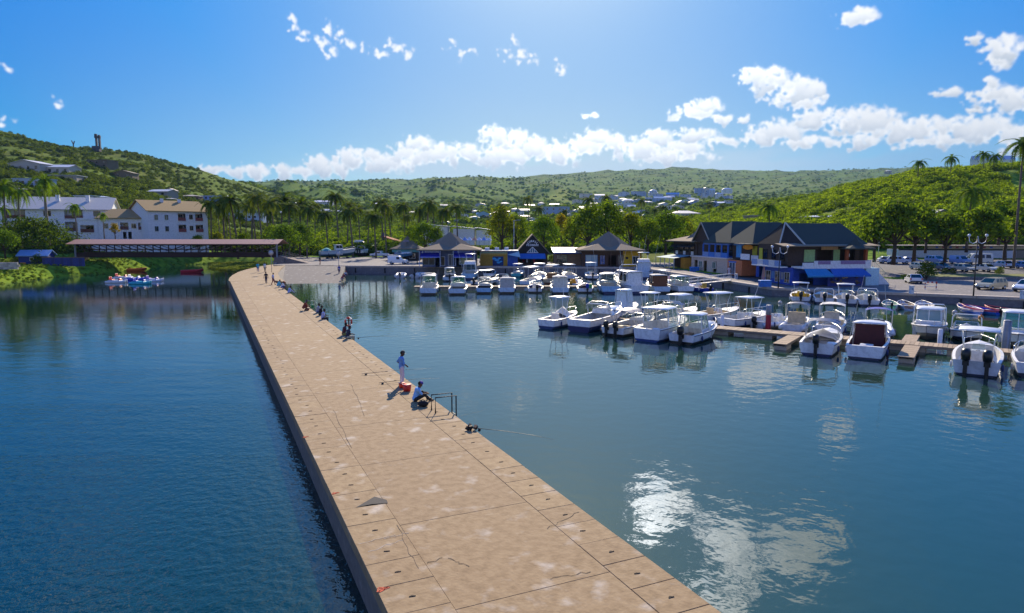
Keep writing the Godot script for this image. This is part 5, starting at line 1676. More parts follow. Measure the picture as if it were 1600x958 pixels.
	# brown and yellow pavilion
	o = shop("quay_shop", "pavilion shop with brown fascia and one yellow bay under a steep roof", 955, 417)
	shell(o, "wall", hexm("#5c4336", 0.8), Vector3(-1.6, 1.65, -4.4), Vector3(8.0, 3.3, 7.6), [[0.3, 1.15, 1.6, 2.3]])
	bx(o, "yellow_bay", hexm("#d8a80f", 0.7), Vector3(4.2, 1.65, -4.4), Vector3(3.6, 3.3, 7.6))
	pavilion_roof(o, 13.4, 11.0, 3.4, 7.1, roof, Vector3(0, 0, -4.6))
	bx(o, "fascia", hexm("#5c4536", 0.8), Vector3(-1.9, 2.95, -0.5), Vector3(7.2, 0.75, 0.2))
	window_at(o, Vector3(-3.9, 1.25, -0.58), 2.4, 2.2, 0.0, "#3a6ea8", glass(Color(0.5, 0.66, 0.74)))
	window_at(o, Vector3(-1.7, 1.4, -0.58), 1.0, 1.8, 0.0, "#3a3a40", glass(Color(0.1, 0.3, 0.6)))
	window_at(o, Vector3(2.0, 1.3, -0.58), 1.1, 2.0, 0.0, "#2a2a2e", glass(Color(0.2, 0.22, 0.28)))
	bx(o, "yellow_door", hexm("#e0b400", 0.6), Vector3(3.2, 1.2, -0.52), Vector3(1.3, 2.4, 0.1))
	var em := Shape.new()
	em.ball(Vector3(3.2, 1.75, -0.47), Vector3(0.32, 0.26, 0.03), 10, 6)
	put(em, "emblem", hexm("#2a1608", 0.7), o)
	window_at(o, Vector3(5.0, 1.3, -0.58), 1.3, 1.6, 0.0, "#d8d8d8")
	for x in [-5.9, -0.2, 5.9]: bx(o, "post", wood, Vector3(x, 1.6, 0.4), Vector3(0.14, 3.2, 0.14))
	# round the back
	o = shop("slide_house", "blue house with an orange tiled roof behind the boatyard", 617, 395, 2.0)
	bx(o, "wall", hexm("#2a62c0", 0.7), Vector3(0, 1.6, -3), Vector3(6.5, 3.2, 6))
	var tr := Shape.new()
	tr.prism([Vector2(-4.4, 5.2), Vector2(4.2, 2.6), Vector2(4.2, 2.85), Vector2(-4.4, 5.45)], -7.0, 0.8)
	put(tr, "roof", shingles("tile_orange", Color(0.72, 0.42, 0.26)), o)
	bx(o, "chimney", hexm("#7a5a90", 0.8), Vector3(-3.9, 3.2, -1), Vector3(0.8, 6.4, 0.8))

func build_complex() -> void:
	# two-storey row of bars and shops along the promenade: front on local +z, which looks across the basin
	var near := level(1247, 444.5, 1.15)
	var far := level(1052, 417.5, 1.6)
	var d := (near - far).normalized()
	var o := node("harbour_complex", far, atan2(-d.z, d.x))
	tag(o, "long two storey row of bars with dark gabled roofs and coloured fronts", "building", "")
	var roof := shingles("shingle_dark", Color(0.27, 0.31, 0.28))
	var skirt := shingles("shingle_brown", Color(0.60, 0.53, 0.44))
	var wood := hexm("#46362c", 0.85)
	var l := far.distance_to(near)
	o.scale = Vector3(1.0, 0.86, 0.9)
	var cream := hexm("#cdb9a8", 0.8)
	var off_white := hexm("#e6ded6", 0.7)  # plain even off-white of the balcony slabs
	# x runs from the far end (0) to the near end (l); split as fractions of the row
	var f := func(u: float) -> float: return u * l
	# block A: brown restaurant with terrace
	bx(o, "wall", wood, Vector3(f.call(0.12), 3.0, -4.5), Vector3(f.call(0.24), 6.4, 9.0))
	pavilion_roof(o, f.call(0.30), 12.0, 6.3, 10.0, skirt, Vector3(f.call(0.11), 0, -4.8))
	for k in 4: window_at(o, Vector3(f.call(0.03 + 0.055 * k), 4.6, 0.02), 1.5, 1.5, 0.0, "#1c1512")
	for k in 4:
		var aw := Shape.new()
		var x: float = f.call(0.03 + 0.055 * k)
		aw.quad(Vector3(x - 1.0, 4.9, 1.1), Vector3(x + 1.0, 4.9, 1.1), Vector3(x + 1.0, 5.6, 0.05), Vector3(x - 1.0, 5.6, 0.05))
		put(aw, "awning", hexm("#241f20", 0.9), o)
	for k in 3: bx(o, "menu_board", hexm("#d8d8d4", 0.7), Vector3(f.call(0.04 + 0.08 * k), 3.6, 0.12), Vector3(1.0, 0.8, 0.06))
	var te := Shape.new()
	te.quad(Vector3(0, 2.5, 4.4), Vector3(f.call(0.2), 2.5, 4.4), Vector3(f.call(0.2), 3.1, 0.1), Vector3(0, 3.1, 0.1))
	put(te, "terrace_awning", hexm("#8fb0b8", 0.8), o)
	for k in 5: bx(o, "terrace_post", hexm("#d0cec8", 0.6), Vector3(f.call(0.2) * k / 4.0, 1.25, 4.3), Vector3(0.12, 2.5, 0.12))
	bx(o, "kiosk", hexm("#c08a26", 0.8), Vector3(f.call(0.20), 1.3, 1.2), Vector3(1.6, 2.6, 2.2))
	# block B: gabled and cream, blue balcony above
	bx(o, "wall", wood, Vector3(f.call(0.33), 4.6, -4.6), Vector3(f.call(0.18), 3.2, 8.8))
	shell(o, "ground_floor", cream, Vector3(f.call(0.40), 1.5, -3.6), Vector3(f.call(0.32), 3.0, 9.6), [[f.call(0.285), 1.15, 1.2, 2.3], [f.call(0.37), 1.15, 1.2, 2.3], [f.call(0.455), 1.15, 1.2, 2.3]])
	bx(o, "balcony_slab", off_white, Vector3(f.call(0.40), 3.08, 0.3), Vector3(f.call(0.32), 0.2, 2.4))
	bx(o, "upper_wall", hexm("#2f5fb4", 0.7), Vector3(f.call(0.47), 4.6, -4.6), Vector3(f.call(0.17), 3.2, 8.4))
	bx(o, "fascia", hexm("#5f7fc8", 0.7), Vector3(f.call(0.45), 6.0, 0.9), Vector3(f.call(0.22), 0.55, 0.2))
	for k in 5:
		bx(o, "column", hexm("#3f72cc", 0.6), Vector3(f.call(0.345 + 0.053 * k), 4.5, 1.1), Vector3(0.22, 2.7, 0.22))
	for k in 4:
		bx(o, "balustrade", hexm("#3d78c8" if k % 2 else "#7d98c8", 0.6), Vector3(f.call(0.372 + 0.053 * k), 3.7, 1.25), Vector3(f.call(0.05), 1.0, 0.08))
		window_at(o, Vector3(f.call(0.372 + 0.053 * k), 4.6, -0.36), 1.5, 2.0, 0.0, "#1d2740")
	for k in 2: window_at(o, Vector3(f.call(0.33 + 0.12 * k), 1.5, 1.22), 1.2, 1.3, 0.0, "#e8e2da", glass(Color(0.3, 0.42, 0.38)))
	# roofs of B, C: ridges across the row with gables to the basin, and a long dark slope between
	gable_wall(o, f.call(0.16), 9.4, 6.2, 4.1, wood, false, Vector3(f.call(0.31), 0, -4.2))
	gable_roof(o, f.call(0.16), 9.6, 6.2, 4.1, roof, 0.3, false, Vector3(f.call(0.31), 0, -4.2))
	var barge := Shape.new()
	for sd in [-1.0, 1.0]: barge.bar(Vector3(f.call(0.31) + sd * (f.call(0.08) + 0.3), 6.1, 0.95), Vector3(f.call(0.31), 10.4, 0.95), 0.16)
	put(barge, "barge_board", hexm("#b8ac98", 0.7), o)
	for k in [[0.465, 0.20, 4.3], [0.645, 0.17, 4.0]]:
		var turned := Node3D.new()
		turned.name = "hipped_roof"
		o.add_child(turned, true)
		turned.position = Vector3(f.call(k[0]), 0, -4.6)
		turned.rotation.y = PI / 2
		hip_roof(turned, 10.5, f.call(k[1]), 6.25, k[2], roof, 0.7, Vector3.ZERO, 2.6)
	# block C: orange corner shop, brown upper floor with blue shutter
	bx(o, "wall", wood, Vector3(f.call(0.63), 4.6, -4.4), Vector3(f.call(0.15), 3.2, 9.0))
	bx(o, "orange_shop", hexm("#d07a4a", 0.8), Vector3(f.call(0.625), 1.45, -3.2), Vector3(f.call(0.11), 2.9, 9.4))
	window_at(o, Vector3(f.call(0.61), 1.3, 1.52), 1.8, 2.2, 0.0, "#e8eef4", glass(Color(0.3, 0.35, 0.42)), "shop_door")
	bx(o, "shop_fascia", hexm("#4a6fc0", 0.6), Vector3(f.call(0.61), 2.55, 1.56), Vector3(2.3, 0.3, 0.1))
	bx(o, "blue_shutter", hexm("#4f9fe0", 0.6), Vector3(f.call(0.605), 4.6, 0.15), Vector3(1.5, 2.4, 0.08))
	bx(o, "blue_lintel", hexm("#4f86d8", 0.6), Vector3(f.call(0.605), 6.0, 0.2), Vector3(3.0, 0.5, 0.2))
	bx(o, "white_panel", hexm("#e6e8ec", 0.6), Vector3(f.call(0.705), 3.7, 1.6), Vector3(2.6, 1.1, 0.08))
	bx(o, "yellow_shutter", hexm("#b9b52c", 0.6), Vector3(f.call(0.72), 4.5, 0.1), Vector3(1.3, 2.4, 0.08))
	var oval := Shape.new()
	oval.ball(Vector3(f.call(0.69), 5.5, 0.7), Vector3(1.5, 0.5, 0.08), 16, 6)
	put(oval, "oval_sign", hexm("#e89a1e", 0.6), o)
	bx(o, "awning_roof", hexm("#a79c7e", 0.8), Vector3(f.call(0.70), 6.15, 0.8), Vector3(f.call(0.11), 0.14, 3.0))
	# block D: the near bar, dark timber above a white terrace wall, blue awnings below
	bx(o, "wall", wood, Vector3(f.call(0.87), 4.7, -5.0), Vector3(f.call(0.27), 3.4, 10.0))
	shell(o, "bar_floor", hexm("#3054b0", 0.7), Vector3(f.call(0.87), 1.45, -4.6), Vector3(f.call(0.265), 2.9, 9.6), [[f.call(0.78), 1.1, 1.8, 2.2], [f.call(0.86), 1.1, 1.8, 2.2], [f.call(0.94), 1.1, 1.8, 2.2]])

	for k in 4: window_at(o, Vector3(f.call(0.775 + 0.06 * k), 4.7, 0.02), 1.4, 1.6, 0.0, "#1c1512")
	for k in 3: bx(o, "painted_panel", hexm(["#8c8f9c", "#5a8ac8", "#c8b48c"][k], 0.7), Vector3(f.call(0.805 + 0.08 * k), 1.5, 0.24), Vector3(0.9, 1.4, 0.06))
	var aw3 := Shape.new()
	aw3.quad(Vector3(f.call(0.86), 2.0, 2.6), Vector3(f.call(0.99), 2.0, 2.6), Vector3(f.call(0.99), 2.9, 0.3), Vector3(f.call(0.86), 2.9, 0.3))
	put(aw3, "side_awning", hexm("#2f86b8", 0.8), o)
	bx(o, "balcony_slab", off_white, Vector3(f.call(0.87), 3.0, 0.7), Vector3(f.call(0.26), 0.16, 1.4))
	bx(o, "balcony_rail", hexm("#c8ccd2", 0.6), Vector3(f.call(0.87), 3.6, 1.36), Vector3(f.call(0.26), 0.9, 0.06))

func build_near_bar() -> void:
	# the bar at the near end of the row looks towards the viewer: front on +z
	var p := level(1290, 446.5, 1.15)
	var o := node("harbour_bar", p, 0.16)
	o.scale = Vector3(0.87, 0.87, 0.9)
	tag(o, "bar with a big dark green roof, white terrace wall and blue awnings", "building")
	var roof := shingles("shingle_dark", Color(0.27, 0.31, 0.28))
	var skirt := shingles("shingle_brown", Color(0.60, 0.53, 0.44))
	var wood := hexm("#46362c", 0.85)
	var off_white := hexm("#d9dcdf", 0.7)  # plain even off-white of terrace, side balcony and steps
	var mauve := hexm("#8c7396", 0.7)
	var blue := hexm("#2a4fb4", 0.7)
	shell(o, "wall", wood, Vector3(0.6, 5.0, -5.4), Vector3(14.0, 3.4, 9.0), [[0.2, 4.85, 2.8, 2.3], [4.4, 4.7, 2.6, 2.4]])
	shell(o, "ground_floor", blue, Vector3(-0.4, 1.5, -4.6), Vector3(11.0, 3.0, 9.0), [[-3.4, 1.05, 2.6, 2.1]])
	# main roof: gable at the left end, hipped at the right, low skirt in front
	var s := Shape.new()
	var a := Vector3(-4.6, 10.3, -5.6)
	var b := Vector3(6.2, 10.3, -5.6)
	s.quad(Vector3(-3.6, 6.75, -0.8), Vector3(8.0, 6.75, -0.8), b, a + Vector3(0.4, 0, 0))
	s.quad(Vector3(8.0, 6.75, -10.4), Vector3(-6.4, 6.75, -10.4), a, b)
	s.tri(Vector3(8.0, 6.75, -0.8), Vector3(8.0, 6.75, -10.4), b)
	put(s, "roof", roof, o)
	var g := Shape.new()
	g.tri(Vector3(-6.3, 6.75, -3.4), Vector3(-3.6, 6.75, -0.85), a + Vector3(0.35, -0.1, 0))
	g.tri(Vector3(-6.4, 6.75, -10.4), Vector3(-6.3, 6.75, -3.4), a + Vector3(0.0, -0.1, 0))
	put(g, "gable", hexm("#33261f", 0.85), o)
	var tr := Shape.new()
	tr.bar(Vector3(-6.45, 6.7, -3.4), a + Vector3(0.35, 0.05, 0.05), 0.2)
	tr.bar(Vector3(-3.55, 6.7, -0.75), a + Vector3(0.4, 0.05, 0.05), 0.2)
	put(tr, "barge_board", hexm("#c8c2b4", 0.7), o)
	var sk := Shape.new()
	sk.prism([Vector2(1.0, 6.45), Vector2(-1.6, 6.85), Vector2(-1.6, 6.95), Vector2(1.0, 6.58)], -9.2, 8.2, Transform3D(Basis(Vector3(0, 0, 1), Vector3.UP, Vector3(-1, 0, 0)), Vector3(0, 0, -0.4)))
	put(sk, "roof_skirt", skirt, o)
	var ms := Node3D.new()
	ms.name = "porch"
	o.add_child(ms)
	pavilion_roof(ms, 4.8, 3.6, 6.2, 8.0, roof, Vector3(4.6, 0, 0.6))
	for x in [2.9, 6.3]: bx(ms, "post", hexm("#9a4a24", 0.7), Vector3(x, 5.1, 0.9), Vector3(0.45, 2.2, 0.45))
	bx(o, "sign_board", hexm("#b98d5c", 0.8), Vector3(0.6, 6.15, -0.3), Vector3(3.0, 0.5, 0.12))
	for k in [[-2.6, 1.9], [2.3, 1.1]]: bx(o, "green_shutter", hexm("#9fc07c", 0.6), Vector3(k[0], 4.9, -0.84), Vector3(k[1], 2.0, 0.1))
	bx(o, "notice", hexm("#e4e6ea", 0.6), Vector3(4.4, 4.95, -0.84), Vector3(0.6, 0.5, 0.05))
	for k in 8: bx(o, "timber_slat", hexm("#3a2a20", 0.85), Vector3(6.6 + 0.14 * k, 4.9, -0.85), Vector3(0.06, 2.2, 0.08))
	# terrace
	bx(o, "terrace_slab", off_white, Vector3(0.3, 3.1, 0.6), Vector3(12.2, 0.3, 2.8))
	bx(o, "terrace_wall", off_white, Vector3(1.4, 3.55, 2.0), Vector3(10.0, 1.3, 0.16))
	bx(o, "terrace_wall", off_white, Vector3(-4.6, 3.4, 1.9), Vector3(1.9, 1.0, 0.16))
	for k in [[-1.9, 2.2], [3.2, 4.4]]: bx(o, "mauve_panel", mauve, Vector3(k[0], 3.9, 2.09), Vector3(k[1], 0.55, 0.05))
	for k in 5: bx(o, "blue_rail", hexm("#3a86c8", 0.5), Vector3(6.48, 3.3 + 0.22 * k, 1.2), Vector3(0.1, 0.1, 1.7))
	# awnings
	for k in [[-3.6, 4.6, "#2f86b8"], [1.9, 6.6, "#2a63b4"]]:
		var aw := Shape.new()
		var w: float = k[1] * 0.5
		aw.quad(Vector3(k[0] - w, 1.95, 3.9), Vector3(k[0] + w, 1.95, 3.9), Vector3(k[0] + w - 0.2, 2.95, 2.1), Vector3(k[0] - w + 0.5, 2.95, 2.1))
		aw.quad(Vector3(k[0] - w, 1.7, 3.9), Vector3(k[0] + w, 1.7, 3.9), Vector3(k[0] + w, 1.95, 3.9), Vector3(k[0] - w, 1.95, 3.9))
		put(aw, "awning", hexm(k[2], 0.8), o)
	var mur := Shape.new()
	mur.box(Vector3(2.1, 1.0, 2.0), Vector3(6.4, 1.9, 0.12))
	put(mur, "mural_wall", hexm("#22348c", 0.7), o)
	rng.seed = 4
	for k in 16:
		var r := Shape.new()
		var c := Vector3(-0.6 + rng.randf() * 5.2, 0.5 + rng.randf() * 1.2, 2.066 + k * 0.0015)
		var ring := []
		for i in 8: ring.append(c + Vector3(cos(TAU * i / 8) * rng.randf_range(0.12, 0.4), sin(TAU * i / 8) * rng.randf_range(0.1, 0.3), 0))
		r.fan(ring)
		put(r, "mural_figure", hexm(["#6b5a4a", "#8a8372", "#1a2152", "#a89a80", "#4a4038"][k % 5], 0.8), o)
	bx(o, "pale_wall", hexm("#a8cfe0", 0.7), Vector3(6.9, 1.5, 0.2), Vector3(2.4, 2.9, 3.6))
	# side towards the promenade
	for k in 3: window_at(o, Vector3(-6.42, 5.0, -2.4 - 2.6 * k), 1.2, 1.7, -PI / 2, "#1c1512")
	bx(o, "yellow_shutter", hexm("#b9b52c", 0.6), Vector3(-6.46, 4.9, -9.0), Vector3(0.08, 2.2, 1.0))
	bx(o, "side_balcony", off_white, Vector3(-7.0, 3.05, -5.4), Vector3(1.3, 0.2, 9.0))
	for k in 5: bx(o, "balcony_panel", hexm("#c8ccd4" if k % 2 else "#7d98c8", 0.6), Vector3(-7.6, 3.65, -1.8 - 1.8 * k), Vector3(0.06, 0.95, 1.74))
	for k in 3: window_at(o, Vector3(-5.93, 1.3, -1.6 - 2.8 * k), 1.4, 1.7, -PI / 2, "#c8ccd2")
	for k in 3: bx(o, "painted_panel", hexm(["#8c8f9c", "#5a8ac8", "#c8b48c"][k], 0.7), Vector3(-5.94, 1.5, -3.0 - 2.8 * k), Vector3(0.06, 1.2, 0.8))
	# outside stair on the right
	var st := Node3D.new()
	st.name = "stair"
	o.add_child(st)
	for k in 10: bx(st, "step", off_white, Vector3(8.2 + 0.3 * k, 3.0 - 0.3 * k, -0.4), Vector3(0.34, 0.12, 1.4))
	var wl := Shape.new()
	wl.prism([Vector2(8.0, 0), Vector2(11.2, 0), Vector2(11.2, 0.3), Vector2(8.0, 3.2)], 0.35, 0.5)
	put(wl, "side_wall", hexm("#cfd8e0", 0.7), st)
	var hr := Shape.new()
	hr.tube([Vector3(8.0, 4.3, 0.45), Vector3(11.2, 1.4, 0.45)], 0.03, 0.03, 5)
	for k in 9: hr.tube([Vector3(8.0 + 0.4 * k, 4.3 - 0.3625 * k, 0.45), Vector3(8.0 + 0.4 * k, 3.15 - 0.3625 * k, 0.45)], 0.02, 0.02, 4)
	put(hr, "handrail", hexm("#7fa08c", 0.5), st)

# ---------------------------------------------------------------- apartments and houses
# set-back balcony behind an opening whose middle is at x, y
func loggia(o: Node, x: float, y: float, w: float, h: float, m: Material, front: Material) -> void:
	var z := -0.5
	bx(o, "loggia_wall", m, Vector3(x, y, z - 1.7), Vector3(w + 0.4, h + 0.2, 0.1))
	window_at(o, Vector3(x + w * 0.12, y - 0.1, z - 1.63), w * 0.55, h * 0.8, 0.0, "#b58a6a", null, "balcony_door")
	bx(o, "balcony_front", front, Vector3(x, y - h * 0.5 + 0.45, z + 0.06), Vector3(w, 0.9, 0.1))
	bx(o, "balcony_slab", m, Vector3(x, y - h * 0.5 - 0.06, z - 0.75), Vector3(w + 0.3, 0.14, 1.8))

func apartments() -> void:
	var white := hexm("#dfe3e8", 0.8)
	var zinc := corrugated("zinc", Color(0.74, 0.72, 0.69))
	var tan_ := shingles("roof_tan", Color(0.72, 0.60, 0.40))
	var brown := hexm("#6b4236", 0.8)
	# long block on the left
	var c := deep(50, 366, 178.0)
	var o := node("apartment_block", c, 0.38)
	tag(o, "long white apartment block with pale corrugated roof behind the big tree", "apartment block", "apartment blocks by the canal")
	var w := 36.0
	var logs := [[-9.6, 4.6], [-3.4, 4.2], [9.6, 4.2]]
	var holes := []
	for st in 2:
		for k in logs: holes.append([k[0], 2.05 + st * 3.3, k[1], 2.5])
	shell(o, "wall", white, Vector3(0, 1.0, -5.5), Vector3(w, 11.4, 10.0), holes)
	bx(o, "rear_wing", white, Vector3(0, 1.0, -13.0), Vector3(w - 0.4, 11.3, 5.2))
	gable_wall(o, w - 0.1, 15.9, 6.68, 3.3, white, true, Vector3(0, 0, -8.4))
	gable_roof(o, w, 16.0, 6.7, 3.3, zinc, 0.6, true, Vector3(0, 0, -8.4))
	for x in [5.2, 12.2]: bx(o, "chimney", white, Vector3(x, 9.6, -5.4), Vector3(0.9, 2.0, 0.9))
	for st in 2:
		var y := 1.6 + st * 3.3
		for k in logs:
			loggia(o, k[0], y + 0.45, k[1], 2.5, white, brown)
		for x in [-14.5, 3.6, 15.0]: window_at(o, Vector3(x, y + 0.6, -0.5), 1.9 if x < 0 else 1.6, 1.3, 0.0, "#8e6a58")
	# two blocks with sand coloured roofs
	c = deep(196, 369, 178.0)
	o = node("apartment_block", c, 0.4)
	tag(o, "lower white apartment wing with a sand coloured roof by the footbridge", "apartment block", "apartment blocks by the canal")
	shell(o, "wall", white, Vector3(0, 0.0, -6), Vector3(12.5, 9.4, 11.0), [[-0.2, 2.6, 1.9, 1.9], [4.0, 2.6, 1.9, 1.9], [-0.2, 0.2, 0.8, 1.8], [1.0, 0.2, 0.8, 1.8]])
	hip_roof(o, 12.5, 11.0, 4.75, 2.5, tan_, 0.6, Vector3(0, 0, -6), 3.6)
	shell(o, "wing", white, Vector3(-8.4, 0.2, -4.2), Vector3(4.6, 8.0, 7.4), [[-8.6, 1.9, 3.0, 1.9]])
	bx(o, "parapet", white, Vector3(-8.4, 4.45, -0.45), Vector3(4.8, 0.5, 0.2))
	for k in [[-8.6, 1.9, 3.0], [-0.2, 2.6, 1.9], [4.0, 2.6, 1.9]]: loggia(o, k[0], k[1], k[2], 1.9, white, brown)
	for x in [-4.4, 2.0]: window_at(o, Vector3(x, 2.7, -0.48), 1.1, 1.2, 0.0, "#c8b8a4")
	c = deep(282, 368, 182.0)
	o = node("apartment_block", c, 0.85)
	tag(o, "taller white apartment wing with sand coloured roof and gable end", "apartment block", "apartment blocks by the canal")
	shell(o, "wall", white, Vector3(0, 0.9, -7), Vector3(15.5, 11.2, 13.0), [[0.8, 1.9, 2.0, 2.0], [5.4, 1.9, 2.0, 2.0], [0.8, 4.9, 2.0, 2.0], [5.4, 4.9, 2.0, 2.0]])
	gable_wall(o, 15.5, 13.0, 6.5, 2.8, white, true, Vector3(0, 0, -7))
	gable_roof(o, 15.7, 13.0, 6.55, 2.8, tan_, 0.5, true, Vector3(0, 0, -7))
	for x in [-2.0, 2.6]: bx(o, "chimney", white, Vector3(x, 9.2, -6.0), Vector3(0.7, 1.5, 0.7))
	for st in 2:
		for x in [-5.8, -3.2]: window_at(o, Vector3(x, 1.8 + st * 3.0, -0.48), 0.9, 1.3, 0.0, "#9db0c4")
		for x in [0.8, 5.4]: loggia(o, x, 1.9 + st * 3.0, 2.0, 2.0, white, hexm("#8c4a44", 0.8))
		window_at(o, Vector3(3.2, 2.0 + st * 3.0, -0.48), 0.9, 1.2, 0.0, "#b8a48c")

func house(called: String, label: String, c: Vector3, turn: float, w: float, d: float, h: float, kind: int, wall: String, roof_: String, group: String, wins := 3) -> Node3D:
	var o := node(called, c, turn)
	tag(o, label, "house", group)
	var wm := hexm(wall, 0.8)
	bx(o, "wall", wm, Vector3(0, h * 0.5 - 1.0, -d * 0.5), Vector3(w, h + 2.0, d))
	var rm := corrugated("", Color.html(roof_))
	if kind == 0: hip_roof(o, w, d, h + 0.02, h * 0.42, rm, 0.5, Vector3(0, 0, -d * 0.5))
	elif kind == 1:
		gable_wall(o, w - 0.02, d - 0.02, h, h * 0.45, wm, true, Vector3(0, 0, -d * 0.5))
		gable_roof(o, w, d, h, h * 0.45, rm, 0.5, true, Vector3(0, 0, -d * 0.5))
	elif kind == 2:
		gable_wall(o, w - 0.02, d - 0.02, h, h * 0.5, wm, false, Vector3(0, 0, -d * 0.5))
		gable_roof(o, w, d, h, h * 0.5, rm, 0.5, false, Vector3(0, 0, -d * 0.5))
	else:
		bx(o, "roof", rm, Vector3(0, h + 0.14, -d * 0.5), Vector3(w + 0.8, 0.28, d + 0.8))
	var storeys := 2 if h > 4.5 else 1
	for st in storeys:
		for i in wins:
			var x := -w * 0.5 + w * (i + 0.5) / wins
			window_at(o, Vector3(x, h / storeys * (st + 0.52), 0.0), minf(1.5, w / wins * 0.55), h / storeys * 0.42, 0.0, "")
	return o

func ordinal(k: int) -> String:
	if k < ORD.size(): return ORD[k]
	var tens: String = ["", "", "twenty", "thirty", "forty", "fifty"][(k + 1) / 10] if k >= 19 else ""
	if k == 18: return "nineteenth"
	if (k + 1) % 10 == 0: return tens.trim_suffix("y") + "ieth"
	return tens + " " + ORD[(k + 1) % 10 - 1]

func hillside() -> void:
	var g := "houses on the hillsides and in the town"
	var at := func(px: float, py: float, depth: float) -> Vector3:
		# on the ground, at the depth where the hillside stands at that height
		var p := land(px, depth)
		return p
	# x, base y, depth guess, width px, height px, kind, wall, roof, windows, label
	var list := [
		[38, 268, 52, 17, 2, "#b9b2a6", "#c9cbd2", 4, "big villa with two dormers on the left hillside"], [84, 272, 46, 15, 1, "#c0b8ac", "#cfd2d8", 4, "villa with a stepped pale roof next to the dormered villa"], [41, 291, 44, 12, 3, "#b8c8dc", "#aac0d8", 4, "pale blue house below the dormered villa"],
		[22, 301, 30, 8, 0, "#8f8478", "#b9b6b4", 2, "low house with grey hipped roof above the apartment block"], [54, 304, 40, 7, 3, "#90887c", "#b4b2b0", 3, "long low house above the apartment roof"], [98, 283, 40, 9, 3, "#a39a8e", "#b4bcc4", 3, "house with flat grey roof under the stepped villa"],
		[152, 262, 34, 12, 3, "#75664f", "#7d6f58", 3, "weathered stone house half hidden on the hillside"], [192, 278, 28, 11, 2, "#7c6b52", "#8d7c62", 2, "small stone house on the hillside beside the ruin"], [246, 307, 34, 11, 1, "#8e8a88", "#c5c9d0", 2, "house with a broad pale roof under the ridge"], [265, 304, 16, 9, 2, "#c9b8a4", "#b7a894", 1, "small cream house beside the broad pale roof"],
		[128, 313, 26, 7, 3, "#c9ccd0", "#d8dade", 2, "white flat house peeping over the apartment roof"], [152, 313, 26, 7, 0, "#b4c0d2", "#c0ccda", 2, "pale house right of the flat white one"], [214, 331, 20, 9, 0, "#c8ccd2", "#b6bcc4", 2, "pale house between the palms above the sand roofs"], [262, 315, 20, 6, 0, "#a49a8c", "#bcb6aa", 2, "low house with beige roof in the trees"], [282, 329, 30, 9, 0, "#9a8d80", "#a8a49e", 2, "house with grey roof above the gabled apartment wing"],
		[296, 312, 26, 8, 0, "#7a5a4a", "#b9a890", 2, "brown house under the dark hillside"], [322, 318, 22, 12, 3, "#8fa8d8", "#9fb4e0", 3, "light blue house with flat roof on the hillside"], [349, 316, 24, 11, 2, "#8094c4", "#b8c4d8", 3, "blue grey house beside the light blue one"], [373, 343, 74, 16, 3, "#c3d0dc", "#d4dce4", 9, "long pale hotel block behind the palm grove"],
		[454, 322, 14, 7, 0, "#c9ccd0", "#c9cdd4", 2, "small white house on the far slope left of centre"], [502, 322, 34, 9, 0, "#d4d6da", "#e4e6ea", 3, "large white roofed villa above the palms"], [506, 333, 14, 6, 1, "#bfc4ca", "#d0d4da", 1, "small white house under the white roofed villa"], [470, 331, 18, 6, 0, "#b0b4b8", "#cfd0d4", 1, "little grey house among the palms"],
		[646, 336, 16, 6, 0, "#c4b8b0", "#c8c0b8", 1, "small beige house behind the palms"], [755, 341, 17, 10, 2, "#8fb8cc", "#7fa8d8", 1, "small gabled house with light blue roof"], [742, 348, 7, 9, 3, "#58a8c4", "#5cb0d0", 1, "narrow turquoise building behind the market parasols"], [808, 330, 18, 5, 0, "#c8c8c8", "#d8dade", 1, "white house on the slope above the town"], [817, 342, 24, 6, 0, "#b9b4ac", "#c9c8c4", 2, "low house with light grey roof in the trees"],
		[870, 337, 40, 14, 3, "#9fb4d0", "#a8c0dc", 4, "cluster block of pale blue flats in the town"], [866, 324, 14, 6, 1, "#c0ccd8", "#d0dae4", 1, "small white house above the pale blue flats"], [1073, 344, 42, 15, 0, "#b9b8c0", "#c4c2c0", 3, "white house with a broad grey hipped roof"], [1294, 345, 74, 9, 0, "#b4a89c", "#b8c4d8", 4, "wide house with shiny low metal roof above the bars"], [1196, 345, 40, 8, 3, "#a8988c", "#b8a898", 3, "long beige house behind the bar roofs"],
		[1472, 342, 24, 13, 2, "#8a7f74", "#8f8c88", 1, "grey gabled house among the car park trees"], [1553, 262, 62, 18, 1, "#c8d0cc", "#9fb4dc", 4, "large house with blue roofs on the crest of the near hill"], [1442, 268, 10, 8, 2, "#c8d4e4", "#8fa8d0", 1, "small pale blue house on the crest"], [1390, 270, 8, 4, 0, "#a8a098", "#c0c4c8", 1, "tiny white roof on the near hill"],
	]
	rng.seed = 71
	for k in 62:
		var x := 905.0 + k * 3.9 + rng.randf_range(-4, 4)
		var y := 331.0 - 0.05 * (x - 925.0) - rng.randf_range(-4, 24)
		list.append([x, y, rng.randf_range(9, 20), rng.randf_range(5, 8), rng.randi() % 4, ["#e2e2de", "#9fb0cc", "#d8cfc0", "#c8d0dc"][rng.randi() % 4], ["#8fb0dc", "#cfd4dc", "#b9b4b0", "#a0b8d8", "#dfe2e6"][rng.randi() % 5], 2, ""])
		list[-1][8] = "small %s house with %s roof and %s walls in the hill town" % [["hipped", "gabled", "end gabled", "flat topped"][list[-1][4]], {"#8fb0dc": "blue", "#cfd4dc": "pale grey", "#b9b4b0": "grey", "#a0b8d8": "light blue", "#dfe2e6": "white"}[list[-1][6]], {"#e2e2de": "white", "#9fb0cc": "bluish", "#d8cfc0": "beige", "#c8d0dc": "pale blue"}[list[-1][5]]]
